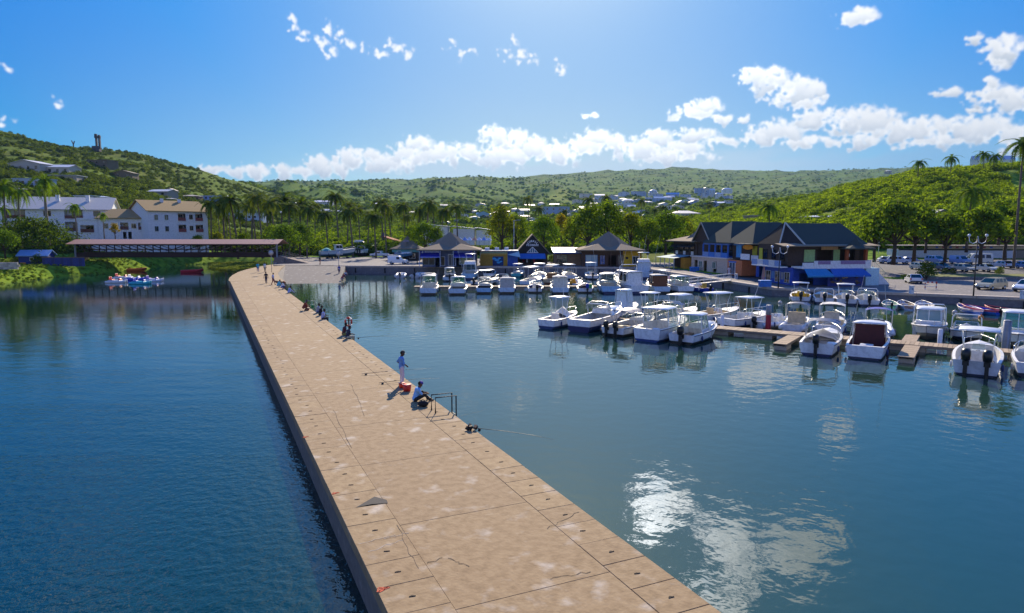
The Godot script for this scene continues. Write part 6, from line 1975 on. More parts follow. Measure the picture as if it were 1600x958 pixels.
	for k in 26:
		var x := 430.0 + k * 19.0 + rng.randf_range(-14, 14)
		list.append([x, rng.randf_range(322, 338), rng.randf_range(9, 16), rng.randf_range(4, 6), rng.randi() % 4, "#bcc0c4", ["#cfd4dc", "#b9b4b0", "#dfe2e6"][rng.randi() % 3], 1, ""])
		list[-1][8] = "little %s house with %s roof among the trees of the plain" % [["hipped", "gabled", "end gabled", "flat topped"][list[-1][4]], {"#cfd4dc": "pale grey", "#b9b4b0": "grey", "#dfe2e6": "white"}[list[-1][6]]]
	for k in 44:
		var x := 690.0 + k * 7.6 + rng.randf_range(-6, 6)
		list.append([x, 352.0 - rng.randf_range(0, 30), rng.randf_range(9, 19), rng.randf_range(5, 8), rng.randi() % 4, ["#e2e2de", "#d8cfc0", "#c8d0dc"][rng.randi() % 3], ["#cfd4dc", "#e8e8e6", "#b9b4b0", "#a0b8d8"][rng.randi() % 4], 2, "%s house from the left scattered among the town trees" % ordinal(k)])
	for h in list:
		# walk out until the hillside reaches that height
		var dep := 205.0
		while dep < 1500.0:
			var p := land(h[0], dep)
			if p.y >= deep(h[0], h[1], dep).y: break
			dep *= 1.01
		var k := dep / FOCAL
		var w: float = h[2] * k
		var hh: float = h[3] * k * (0.7 if h[4] != 3 else 0.95)
		var c := deep(h[0], h[1], dep)
		house("house", h[8], c, rng.randf_range(-0.2, 0.2), w, minf(w * 0.8, 12.0), hh, h[4], h[5], h[6], g, h[7])

func footbridge() -> void:
	var z := -151.0
	var x0 := deep(124, 380, 151).x
	var x1 := deep(437, 380, 151).x
	var o := node("footbridge", Vector3((x0 + x1) * 0.5, 0, z))
	tag(o, "covered timber footbridge with a pinkish metal roof across the canal", "footbridge")
	var l := x1 - x0
	var yd := deep(300, 402, 151).y
	var yt := deep(300, 381.5, 151).y
	var yr := deep(300, 374, 151).y
	var brown := hexm("#3a2320", 0.8)
	var dark := hexm("#2a1a1c", 0.8)
	var rf := Shape.new()
	rf.prism([Vector2(-3.6, yt), Vector2(0, yr - 0.1), Vector2(3.6, yt), Vector2(3.6, yt + 0.12), Vector2(0, yr + 0.02), Vector2(-3.6, yt + 0.12)], -l / 2 - 0.8, l / 2 + 0.8, Transform3D(Basis(Vector3(0, 0, 1), Vector3.UP, Vector3(-1, 0, 0)), Vector3.ZERO))
	put(rf, "roof", corrugated("", Color(0.70, 0.52, 0.44)), o)
	bx(o, "deck", dark, Vector3(0, yd + 0.2, 0), Vector3(l, 0.35, 3.0))
	for s in [-1.0, 1.0]:
		bx(o, "girder", brown, Vector3(0, yd + 0.6, s * 1.55), Vector3(l, 1.0, 0.16))
		bx(o, "top_chord", brown, Vector3(0, yt - 0.12, s * 1.55), Vector3(l, 0.3, 0.18))
		bx(o, "handrail", brown, Vector3(0, yd + 1.75, s * 1.45), Vector3(l, 0.1, 0.08))
		var n := 13
		for k in n + 1:
			bx(o, "post", brown, Vector3(-l / 2 + l * k / n, (yd + yt) * 0.5 + 0.3, s * 1.55), Vector3(0.18, yt - yd - 0.6, 0.14))
			if k < n:
				var br := Shape.new()
				var a := Vector3(-l / 2 + l * k / n, yt - 0.2, s * 1.5)
				var b := Vector3(-l / 2 + l * (k + 1) / n, yd + 1.4, s * 1.5)
				if k >= n / 2:
					a.x = -l / 2 + l * (k + 1) / n
					b.x = -l / 2 + l * k / n
				br.bar(a, b, 0.16)
				put(br, "brace", brown if s > 0 else hexm("#b4a8a4", 0.7), o)
	for x in [-l / 2 - 0.4, l / 2 + 0.4]:
		bx(o, "abutment", concrete("abut", Color(0.52, 0.47, 0.45)), Vector3(x, yd * 0.5 - 0.4, 0), Vector3(2.2, yd + 0.9, 4.2))
	for x in [-l / 2 + 0.1, l / 2 - 0.1]: bx(o, "end_post", hexm("#8c93a0", 0.6), Vector3(x, (yd + yt) * 0.5, 1.75), Vector3(0.3, yt - yd, 0.3))
	var stair := Node3D.new()
	stair.name = "ramp"
	o.add_child(stair)
	var rp := Shape.new()
	rp.prism([Vector2(l / 2, 1.7), Vector2(l / 2 + 7.0, 1.75), Vector2(l / 2 + 6.4, 1.9), Vector2(l / 2, yd + 0.4)], -1.5, 1.5)
	put(rp, "slope", concrete("abut", Color(0.52, 0.47, 0.45)), stair)
	for s in [-1.4, 1.4]:
		var r := Shape.new()
		for h in [0.5, 1.0]: r.tube([Vector3(l / 2, yd + 0.4 + h, s), Vector3(l / 2 + 6.6, 1.9 + h, s)], 0.03, 0.03, 5)
		put(r, "rail", hexm("#6a6a70", 0.5), stair)

func bankside() -> void:
	# boathouse, wall and lamp posts on the left bank
	var o := node("boathouse", level(52, 414, 1.9) , 0.25)
	tag(o, "small navy boathouse with a light blue metal roof on the canal bank", "hut")
	bx(o, "wall", hexm("#1f3178", 0.7), Vector3(0, 1.0, -2), Vector3(5.2, 2.0, 4.0))
	gable_roof(o, 5.2, 4.0, 2.0, 0.95, corrugated("", Color(0.50, 0.64, 0.84)), 0.4, true, Vector3(0, 0, -2))
	gable_wall(o, 5.1, 3.9, 2.0, 0.9, hexm("#2a3f9c", 0.7), true, Vector3(0, 0, -2))
	window_at(o, Vector3(-0.2, 1.2, 0.0), 0.7, 0.7)
	for k in 2: bx(o, "orange_crate", hexm("#d8902c", 0.7), Vector3(-1.9 + k * 0.5, 0.3, 0.5), Vector3(0.4, 0.5, 0.4))
	o = node("blue_fence", level(98, 416, 1.8), 0.0)
	tag(o, "deep blue boarded fence beside the boathouse", "fence")
	for k in 14: bx(o, "board", hexm("#1d2f7a" if k % 3 else "#1a2866", 0.7), Vector3(-3.8 + k * 0.62, 0.85, 0.02 * (k % 2)), Vector3(0.6, 1.7, 0.06))
	bx(o, "rail", hexm("#5a4a46", 0.7), Vector3(0.2, 1.78, 0), Vector3(8.8, 0.14, 0.2))
	o = node("stone_wall", level(8, 421, 1.9), 0.1)
	tag(o, "pale low stone wall at the left end of the bank", "wall")
	for r in 3:
		for k in 9: bx(o, "stone", hexm(["#b8b0a8", "#a8a098", "#c4bcb2"][(k + r * 2) % 3], 0.9), Vector3(-3.0 + k * 0.62 + 0.3 * (r % 2), 0.22 + r * 0.44, 0.01 * ((k * 5 + r) % 3)), Vector3(0.58, 0.4, 0.4))
	# hilltop masts
	o = node("hilltop_tower", deep(153, 236, 640), 0.2)
	tag(o, "old concrete crane frame with two legs on the ridge", "tower")
	var dk := hexm("#4a4a50", 0.9)
	var k := 640.0 / FOCAL
	bx(o, "base", dk, Vector3(-1, 3 * k, 0), Vector3(10 * k, 8 * k, 6))
	for x in [-1.2, 3.0]: bx(o, "leg", dk, Vector3(x * k, 14 * k, 0), Vector3(2.2 * k, 20 * k, 2.5))
	bx(o, "cross_beam", dk, Vector3(0.6 * k, 21 * k, 0), Vector3(8 * k, 3 * k, 2.5))
	bx(o, "head", dk, Vector3(-1.6 * k, 24 * k, 0), Vector3(3 * k, 3 * k, 2.5))
	var m := Shape.new()
	m.bar(Vector3(0, -2, 0), Vector3(0, 9 * k, 0), 1.2 * k)
	m.bar(Vector3(0, 7 * k, 0), Vector3(-2.4 * k, 13 * k, 0), 1.1 * k)
	m.bar(Vector3(0, 7 * k, 0), Vector3(2.2 * k, 12 * k, 0), 1.1 * k)
	var mm := put(m, "ridge_mast", dk)
	mm.position = deep(115, 233, 640)
	tag(mm, "small forked mast on the ridge left of the crane frame", "mast")
	# white market hall and parasols behind the shops
	o = node("market_hall", deep(708, 372, 190), 0.0)
	tag(o, "long white market hall roofs behind the tackle shop", "building")
	for q in [[-5.0, 7.0, 3.2], [3.0, 6.0, 2.6], [8.5, 4.0, 2.2]]:
		bx(o, "wall", hexm("#e6e6e2", 0.8), Vector3(q[0], q[2] * 0.5 - 1, -3), Vector3(q[1], q[2] + 2, 6))
		var r := Shape.new()
		r.prism([Vector2(-q[1] / 2 - 0.4, q[2] + 0.7), Vector2(q[1] / 2 + 0.4, q[2]), Vector2(q[1] / 2 + 0.4, q[2] + 0.15), Vector2(-q[1] / 2 - 0.4, q[2] + 0.85)], -6.4, 0.5, Transform3D(Basis.IDENTITY, Vector3(q[0], 0, 0)))
		put(r, "roof", hexm("#e4e8ec", 0.5), o)
	for i in 7:
		var c := deep(719 + i * 7.5, 383, 172)
		var p := node("market_parasol", c)
		tag(p, "%s pointed market parasol, %s from the left of the row behind the shops" % [["white", "blue", "white", "orange"][i % 4], ORD[i]], "parasol", "market parasols")
		var cone := Shape.new()
		for j in 8:
			var a0 := TAU * j / 8
			var a1 := TAU * (j + 1) / 8
			cone.tri(Vector3(0, 2.1, 0), Vector3(cos(a1) * 0.85, 1.2, sin(a1) * 0.85), Vector3(cos(a0) * 0.85, 1.2, sin(a0) * 0.85))
		put(cone, "canopy", hexm(["#e8ecf2", "#7fa0dc", "#e8ecf2", "#e0a080"][i % 4], 0.8), p)
		bx(p, "pole", hexm("#8c8c90", 0.6), Vector3(0, 0.0, 0), Vector3(0.06, 2.6, 0.06))
	# long low snack bar behind the car park
	o = node("snack_bar", deep(1508, 405, 158), -0.1)
	tag(o, "long low white building with a buff signboard behind the car park", "building")
	bx(o, "wall", hexm("#c6ccd8", 0.7), Vector3(0, 0.9, -3), Vector3(30, 2.6, 6))
	bx(o, "dark_strip", hexm("#26201e", 0.8), Vector3(0, 2.2, 0.03), Vector3(30, 0.3, 0.1))
	bx(o, "sign_board", hexm("#b09a78", 0.8), Vector3(3.0, 2.75, 0.05), Vector3(23, 0.7, 0.16))
	bx(o, "roof", hexm("#9a9088", 0.8), Vector3(0, 3.15, -3), Vector3(30.6, 0.14, 6.6))
	for i in 9: bx(o, "sign_letter", hexm("#8c3a3c" if i % 2 else "#4a5c9c", 0.7), Vector3(-6.5 + i * 1.5, 2.75, 0.15), Vector3(0.6, 0.4, 0.04))
	bx(o, "shutter", hexm("#7c7468", 0.7), Vector3(12.4, 0.9, 0.04), Vector3(2.4, 2.4, 0.1))
	bx(o, "blue_panel", hexm("#2a4fa8", 0.7), Vector3(14.6, 2.4, 0.3), Vector3(1.2, 1.6, 0.1))

# ---------------------------------------------------------------- plants
func leaf_mesh(seed_: int, lobes: Array, n: int, size: float, dark: Color, bright: Color, flat := 0.0) -> ArrayMesh:
	# many small leaf faces spread through the shells of overlapping lobes
	var r := RandomNumberGenerator.new()
	r.seed = seed_
	var v := PackedVector3Array()
	var nn := PackedVector3Array()
	var cc := PackedColorArray()
	var total := 0.0
	for l in lobes: total += l[3] * l[3]
	for l in lobes:
		var m := int(n * l[3] * l[3] / total)
		for i in m:
			var d := Vector3(r.randfn(), r.randfn(), r.randfn()).normalized()
			if d.y < -0.5 and r.randf() < 0.6: d.y = -d.y
			var k := pow(r.randf(), 0.42) * (1.0 + 0.16 * r.randfn())
			var c: Vector3 = Vector3(l[0], l[1], l[2]) + d * k * l[3] * Vector3(1, 0.78 if flat == 0.0 else flat, 1)
			var nrm := (d + Vector3(r.randfn(), r.randfn(), r.randfn()) * 0.55 + Vector3(0, 0.35, 0)).normalized()
			var t := nrm.cross(Vector3(r.randfn(), r.randfn(), r.randfn())).normalized()
			var b := nrm.cross(t)
			var s := size * r.randf_range(0.6, 1.35)
			var p0 := c - t * s * 0.5
			var p1 := c + b * s * 0.32
			var p2 := c + t * s * 0.6
			var p3 := c - b * s * 0.32
			v.append_array([p0, p1, p2, p0, p2, p3])
			var col := dark.lerp(bright, clampf(r.randf(), 0.0, 1.0))
			for q in 6:
				nn.append(nrm); cc.append(col)
	var arr := []
	arr.resize(Mesh.ARRAY_MAX)
	arr[Mesh.ARRAY_VERTEX] = v
	arr[Mesh.ARRAY_NORMAL] = nn
	arr[Mesh.ARRAY_COLOR] = cc
	var me := ArrayMesh.new()
	me.add_surface_from_arrays(Mesh.PRIMITIVE_TRIANGLES, arr)
	return me

var trees := {}
func tree_kind(key: String, seed_: int, h: float, w: float, n: int, leaf: float, dark: Color, bright: Color, clear := 0.3, flat := 0.0) -> void:
	var r := RandomNumberGenerator.new()
	r.seed = seed_
	var lobes := []
	var y0 := h * clear
	var st := Shape.new(true)
	st.tube([Vector3(0, -0.6, 0), Vector3(0.05 * h * 0.2, y0 * 0.6, 0), Vector3(0, y0 * 1.25, 0.1)], 0.035 * h, 0.022 * h, 7)
	var m := 15
	for i in m:
		var a := TAU * i * 0.618
		var u := (i + 0.5) / m
		var rad := w * 0.5 * sqrt(u) * r.randf_range(0.55, 0.78)
		var y := lerpf(h * 0.86, y0 + h * 0.16, u) + r.randf_range(-0.05, 0.05) * h
		var c := Vector3(cos(a) * rad, y, sin(a) * rad)
		var lr := w * r.randf_range(0.15, 0.24)
		lobes.append([c.x, c.y, c.z, lr])
		st.tube([Vector3(0, y0 * r.randf_range(0.8, 1.2), 0), (c + Vector3(0, y0, 0)) * Vector3(0.5, 0.5, 0.5) + Vector3(0, -0.02 * h, 0), c], 0.014 * h, 0.004 * h, 5, false)
	var o := Node3D.new()
	o.set_meta("base", "leafy_tree")
	put(st, "trunk", hexm("#4d4034", 0.9), o)
	put(leaf_mesh(seed_ + 3, lobes, n, leaf, dark, bright, flat), "crown", leaf_mat("leaf", Color(1, 1, 1)), o)
	trees[key] = o

func frond_mesh(seed_: int, l: float, droop: float, col: Color) -> ArrayMesh:
	# arching midrib with leaflets hanging to both sides; grows along +x
	var r := RandomNumberGenerator.new()
	r.seed = seed_
	var s := SurfaceTool.new()
	s.begin(Mesh.PRIMITIVE_TRIANGLES)
	s.set_smooth_group(-1)
	var n := 15
	var pts := []
	for i in n + 1:
		var u := float(i) / n
		pts.append(Vector3(l * (u - 0.18 * u * u * droop), l * (0.42 * u - (0.5 + 0.45 * droop) * u * u), 0))
	for i in n:
		var a: Vector3 = pts[i]
		var b: Vector3 = pts[i + 1]
		s.set_color(col * 0.9)
		for k in [[a, 0.03], [b, 0.03], [b, -0.03], [a, 0.03], [b, -0.03], [a, -0.03]]: s.add_vertex(k[0] + Vector3(0, 0, k[1]))
		var u := float(i) / n
		var ll := l * 0.26 * sin(PI * clampf(u * 0.86 + 0.12, 0, 1))
		for sd in [-1.0, 1.0]:
			for q in 2:
				var base := a.lerp(b, q * 0.5)
				var dir := Vector3(0.55, -0.35 - 0.3 * u + r.randf_range(-0.12, 0.12), sd * r.randf_range(0.75, 0.95)).normalized()
				var tip := base + dir * ll * r.randf_range(0.85, 1.1)
				var w := (b - a).normalized() * l * 0.026
				s.set_color(col * r.randf_range(0.8, 1.2))
				s.add_vertex(base - w); s.add_vertex(tip); s.add_vertex(base + w)
	s.generate_normals()
	return s.commit()

func palm_kind(key: String, seed_: int, h: float, fl: float, n: int, lean: float, droop: float, col: Color, bole := 0.0, parts := false) -> void:
	var r := RandomNumberGenerator.new()
	r.seed = seed_
	var o := Node3D.new()
	o.set_meta("base", "palm_tree")
	var st := Shape.new(true)
	var pts := []
	for i in 9:
		var u := i / 8.0
		pts.append(Vector3(lean * u * u * h, h * u - (0.5 if i == 0 else 0.0), lean * 0.4 * sin(u * 3.0) * h * 0.3))
	st.tube(pts, 0.24 + bole, 0.13 + bole * 0.4, 8)
	put(st, "trunk", hexm("#8b7f74" if bole > 0.0 else "#6d6055", 0.9), o)
	var top: Vector3 = pts[8]
	var crown := Node3D.new()
	crown.name = "crown"
	var fm := leaf_mat("palm", Color(1, 1, 1), 0.9)
	var ms := [frond_mesh(seed_, fl, droop, col), frond_mesh(seed_ + 1, fl * 0.92, droop * 1.3, col * 0.85)]
	var joined := SurfaceTool.new()
	joined.begin(Mesh.PRIMITIVE_TRIANGLES)
	for i in n:
		var a := TAU * i * 0.618 + r.randf_range(-0.2, 0.2)
		var up := lerpf(0.95, -0.75, pow(float(i) / (n - 1), 0.9))
		var t := Transform3D(Basis(Vector3.UP, a) * Basis(Vector3(0, 0, 1), up * 0.85), top)
		if parts:
			var f := put(ms[i % 2], "frond", fm, crown)
			f.transform = t
		else:
			joined.append_from(ms[i % 2], 0, t)
	if parts: o.add_child(crown)
	else: put(joined.commit(), "crown", fm, o)
	if bole > 0.0:
		var sh := Shape.new(true)
		sh.tube([top - Vector3(0, 1.3, 0), top - Vector3(0, 0.4, 0), top + Vector3(0, 0.2, 0)], 0.2, 0.12, 8)
		put(sh, "crownshaft", hexm("#7f9a3c", 0.6), o)
	else:
		var nuts := Shape.new(true)
		for i in 5: nuts.ball(top + Vector3(cos(i * 1.3) * 0.35, -0.35, sin(i * 1.3) * 0.35), Vector3(0.17, 0.2, 0.17), 6, 4)
		put(nuts, "coconuts", hexm("#8a6a2c", 0.7), o)
	trees[key] = o

func grow(key: String, at: Vector3, size: float, label: String, category: String, group: String, turn := -1.0) -> Node3D:
	var c := copy(trees[key], at, rng.randf() * TAU if turn < 0.0 else turn, size)
	return tag(c, label, category, group)

func plant_all() -> void:
	var dk := Color(0.06, 0.11, 0.014)
	var br := Color(0.28, 0.39, 0.03)
	tree_kind("t0", 1, 10, 9, 2600, 0.46, dk, br, 0.22)
	tree_kind("t1", 2, 10, 11, 3000, 0.48, Color(0.05, 0.10, 0.016), Color(0.21, 0.34, 0.03), 0.2)
	tree_kind("t2", 3, 10, 8, 2400, 0.42, Color(0.08, 0.11, 0.012), Color(0.34, 0.38, 0.03), 0.25)
	tree_kind("t3", 4, 5.6, 15, 5200, 0.40, Color(0.025, 0.05, 0.012), Color(0.13, 0.2, 0.025), 0.12, 0.62)
	tree_kind("t4", 5, 10, 9, 2200, 0.6, Color(0.05, 0.10, 0.018), Color(0.26, 0.37, 0.03), 0.26, 0.5)
	tree_kind("yellow", 6, 8, 6, 1500, 0.4, Color(0.2, 0.16, 0.01), Color(0.5, 0.38, 0.02), 0.25)
	tree_kind("bush", 7, 2.4, 3.0, 900, 0.22, dk, Color(0.2, 0.26, 0.03), 0.05)
	palm_kind("p0", 11, 13, 4.2, 20, 0.05, 0.9, Color(0.10, 0.15, 0.025))
	palm_kind("p1", 12, 15, 4.0, 18, -0.06, 1.1, Color(0.13, 0.17, 0.025))
	palm_kind("p2", 13, 11, 4.2, 22, 0.1, 1.0, Color(0.09, 0.14, 0.025))
	palm_kind("royal", 14, 14, 4.6, 15, 0.02, 1.5, Color(0.16, 0.26, 0.025), 0.16, true)
	palm_kind("near", 15, 12, 5.2, 18, 0.05, 1.2, Color(0.13, 0.22, 0.025), 0.0, true)
	palm_kind("tall", 16, 21, 4.2, 18, -0.01, 1.1, Color(0.10, 0.17, 0.025), 0.0, true)
	rng.seed = 23
	# royal palms before the apartment block: x, trunk foot y, crown y, depth
	for k in [[8, 384, 326, 160, "short royal palm at the left edge before the apartment block"], [33, 384, 300, 158, "royal palm with drooping crown left of the tall one"], [76, 380, 281, 158, "tallest royal palm in front of the apartment roof"], [121, 376, 322, 158, "royal palm leaning over the end of the footbridge roof"], [163, 372, 335, 162, "small bright palm at the corner of the apartment block"]]:
		var p := deep(k[0], k[1], k[3])
		var h := deep(k[0], k[2], k[3]).y - p.y
		grow("royal", p, h / 14.0, k[4], "palm", "royal palms by the apartments")
	grow("near", deep(5, 300, 150) - Vector3(0, 9.5, 0), 0.9, "palm with bright fronds at the left edge of the view", "palm", "royal palms by the apartments")
	# palm grove behind the bridge and the boatyard
	var grove := [[332, 318], [345, 330], [352, 314], [362, 326], [372, 312], [385, 322], [394, 306], [400, 318], [410, 308], [418, 320], [430, 316], [440, 310], [452, 322], [463, 330], [470, 318], [480, 326], [492, 322], [529, 306], [543, 320], [552, 330], [563, 326], [575, 334], [598, 316], [604, 322], [612, 330], [634, 322], [652, 328], [667, 318], [680, 326], [690, 330], [715, 324], [640, 338], [588, 338], [512, 334], [424, 332], [378, 336], [356, 340]]
	grove.sort_custom(func(a, b): return a[0] < b[0])
	var nth := [0, 0, 0, 0]
	for i in grove.size():
		var px: float = grove[i][0]
		var py: float = grove[i][1]
		var dep := 176.0 + (i * 37 % 60)
		var p := land(px, dep)
		var h := deep(px, py, dep).y - p.y
		var zone := 0 if px < 440 else 1 if px < 512 else 2
		var lab: String = "%s coconut palm from the left in the %s" % [ORD[nth[zone]], ["grove behind the covered footbridge", "gap between footbridge and boatyard", "row behind the boatyard"][zone]]
		nth[zone] += 1
		if px == 529: lab = "tallest coconut palm with a full dark crown behind the boatyard"
		if px == 598: lab = "broad coconut palm standing behind the blue boatyard roof"
		grow(["p0", "p1", "p2"][i % 3], p, clampf(h / [13.0, 15.0, 11.0][i % 3], 0.5, 1.5), lab, "palm", "coconut palms of the grove")
	# palms in the town and on the right hill
	var town := [[780, 322, 330], [826, 318, 340], [840, 326, 300], [918, 312, 300], [930, 322, 280], [946, 316, 320], [1000, 320, 310], [1020, 328, 300], [1040, 318, 330], [1108, 326, 300], [1128, 322, 320], [700, 336, 260], [960, 330, 270], [880, 336, 260]]
	town.sort_custom(func(a, b): return a[0] < b[0])
	for k in town:
		var p := land(k[0], k[2])
		grow(["p0", "p1", "p2"][int(k[0]) % 3], p, clampf((deep(k[0], k[1], k[2]).y - p.y) / 13.0, 0.5, 1.3), "%s coconut palm from the left rising out of the town trees" % ORD[nth[3]], "palm", "palms in the town")
		nth[3] += 1
	for k in [[1202, 322, 342, 190, "lone palm above the bar roofs"], [1433, 254, 275, 300, "dark palm on the crest of the near hill"], [1485, 247, 272, 298, "broad palm on the crest left of the hilltop house"], [1537, 240, 262, 305, "palm beside the hilltop house"], [1551, 244, 262, 305, "shorter palm beside the hilltop house"]]:
		var p := land(k[0], k[3])
		var top := deep(k[0], k[1], k[3])
		if k[3] > 200: p.y = top.y - 11.0
		grow("near", p, 0.92 if k[3] > 200 else clampf((top.y - p.y) / 12.0, 0.3, 1.6), k[4], "palm", "palms on the near hill")
	grow("near", deep(1510, 385, 140), 0.95, "large drooping palm behind the car park trees", "palm", "palms by the car park")
	grow("tall", deep(1584, 415, 118), 1.0, "very tall palm cut by the edge of the view", "palm", "palms by the car park", 1.0)
	# broad trees: x, foot y, depth, size, kind, label
	var shore := [[58, 393, 150, 1.25, "t3", "wide dark umbrella tree in front of the apartment block"], [-20, 392, 150, 1.1, "t3", "dark tree at the left edge of the bank"], [8, 402, 138, 0.6, "t1", "leafy tree over the stone wall"], [446, 404, 158, 0.85, "t1", "dense tree beside the end of the footbridge"], [428, 400, 166, 0.8, "t0", "bright tree behind the footbridge ramp"], [468, 398, 172, 0.85, "t1", "dark tree behind the laid up cruiser"],
		[340, 397, 176, 0.6, "t2", "yellowish tree behind the middle of the footbridge"], [310, 396, 172, 0.5, "t0", "small tree beside the apartment gable"], [380, 398, 178, 0.62, "t0", "round tree under the palm grove"], [664, 394, 160, 0.75, "t1", "dark tree between the hut and the tackle shop"], [681, 394, 162, 0.65, "t0", "leafy tree left of the tackle shop roof"], [646, 392, 170, 0.7, "t0", "light green tree behind the hut"],
		[784, 396, 158, 1.15, "t2", "big yellow green tree left of the diving club"], [806, 395, 165, 1.0, "t0", "full green tree behind the diving club"], [850, 392, 176, 0.95, "t1", "dark crowned tree behind the white roof"], [895, 394, 166, 0.9, "t2", "light tree left of the brown pavilion"], [918, 395, 160, 1.2, "t0", "broad tree over the left of the brown pavilion"], [950, 394, 164, 1.3, "t0", "largest tree behind the brown pavilion"], [985, 395, 158, 1.0, "t2", "bright tree right of the brown pavilion"], [1012, 395, 152, 0.8, "t0", "tree beside the white lamp mast"], [1040, 394, 156, 1.0, "t1", "tree behind the timber restaurant"], [1066, 392, 166, 0.9, "t2", "light tree over the restaurant roof"],
		[1396, 408, 120, 1.15, "t4", "broad leaved tree at the near end of the car park"], [1366, 405, 124, 0.9, "t4", "broad leaved tree beside the bar"], [1428, 404, 130, 1.1, "t4", "tall almond tree behind the parked cars"], [1476, 406, 124, 0.9, "t4", "almond tree in the middle of the car park"], [1532, 408, 118, 1.0, "t4", "almond tree standing before the minibus"], [1570, 405, 132, 1.1, "t4", "leafy tree behind the minibus"], [1615, 408, 120, 1.2, "t4", "tree at the edge of the view over the car park"], [1446, 392, 150, 0.9, "t0", "tree behind the snack bar"], [1510, 390, 155, 1.1, "t1", "dark tree behind the snack bar sign"], [1560, 388, 160, 1.2, "t0", "tall tree right of the snack bar"]]
	for k in shore:
		grow(k[4], deep(k[0], k[1], k[2]), k[3], k[5], "tree", "trees along the harbour")
	grow("yellow", deep(877, 372, 200), 0.9, "tree in full yellow bloom behind the shops", "tree", "trees along the harbour")
	grow("yellow", deep(180, 372, 160), 0.45, "small yellow flowering tree above the footbridge roof", "tree", "trees along the harbour")
	# shrubs
	for k in [[59, 414, 1.9, 0.95, "round olive bush beside the boathouse"], [26, 413, 1.9, 0.9, "reddish bush between the wall and the boathouse"], [91, 412, 1.9, 0.6, "small bush against the blue fence"], [1447, 437, 1.2, 1.25, "dense dark bush on the car park verge"], [1477, 429, 1.4, 0.5, "low shrub on the verge"], [1488, 429, 1.4, 0.45, "low shrub beside another on the verge"], [1562, 430, 1.4, 0.6, "sapling on the verge by the silver people carrier"], [757, 415, QUAY, 1.0, "leafy shrub between the tackle shop and the ochre store"], [803, 414, QUAY, 0.8, "climbing shrub beside the diving club"], [862, 413, QUAY, 0.85, "shrub between the diving club and the beige building"]]:
		grow("bush", level(k[0], k[1], k[2]), k[3], k[4], "bush", "shrubs around the harbour")
	scatter()

func clump_multi(called: String, label: String, me: Mesh, m: Material, xf: Array, cols: Array) -> void:
	var mm := MultiMesh.new()
	mm.transform_format = MultiMesh.TRANSFORM_3D
	mm.use_colors = true
	mm.mesh = me
	mm.instance_count = xf.size()
	for i in xf.size():
		mm.set_instance_transform(i, xf[i])
		mm.set_instance_color(i, cols[i])
	var o := MultiMeshInstance3D.new()
	o.name = numbered(called)
	o.multimesh = mm
	o.material_override = m
	add_child(o)
	tag(o, label, "", "", "stuff")

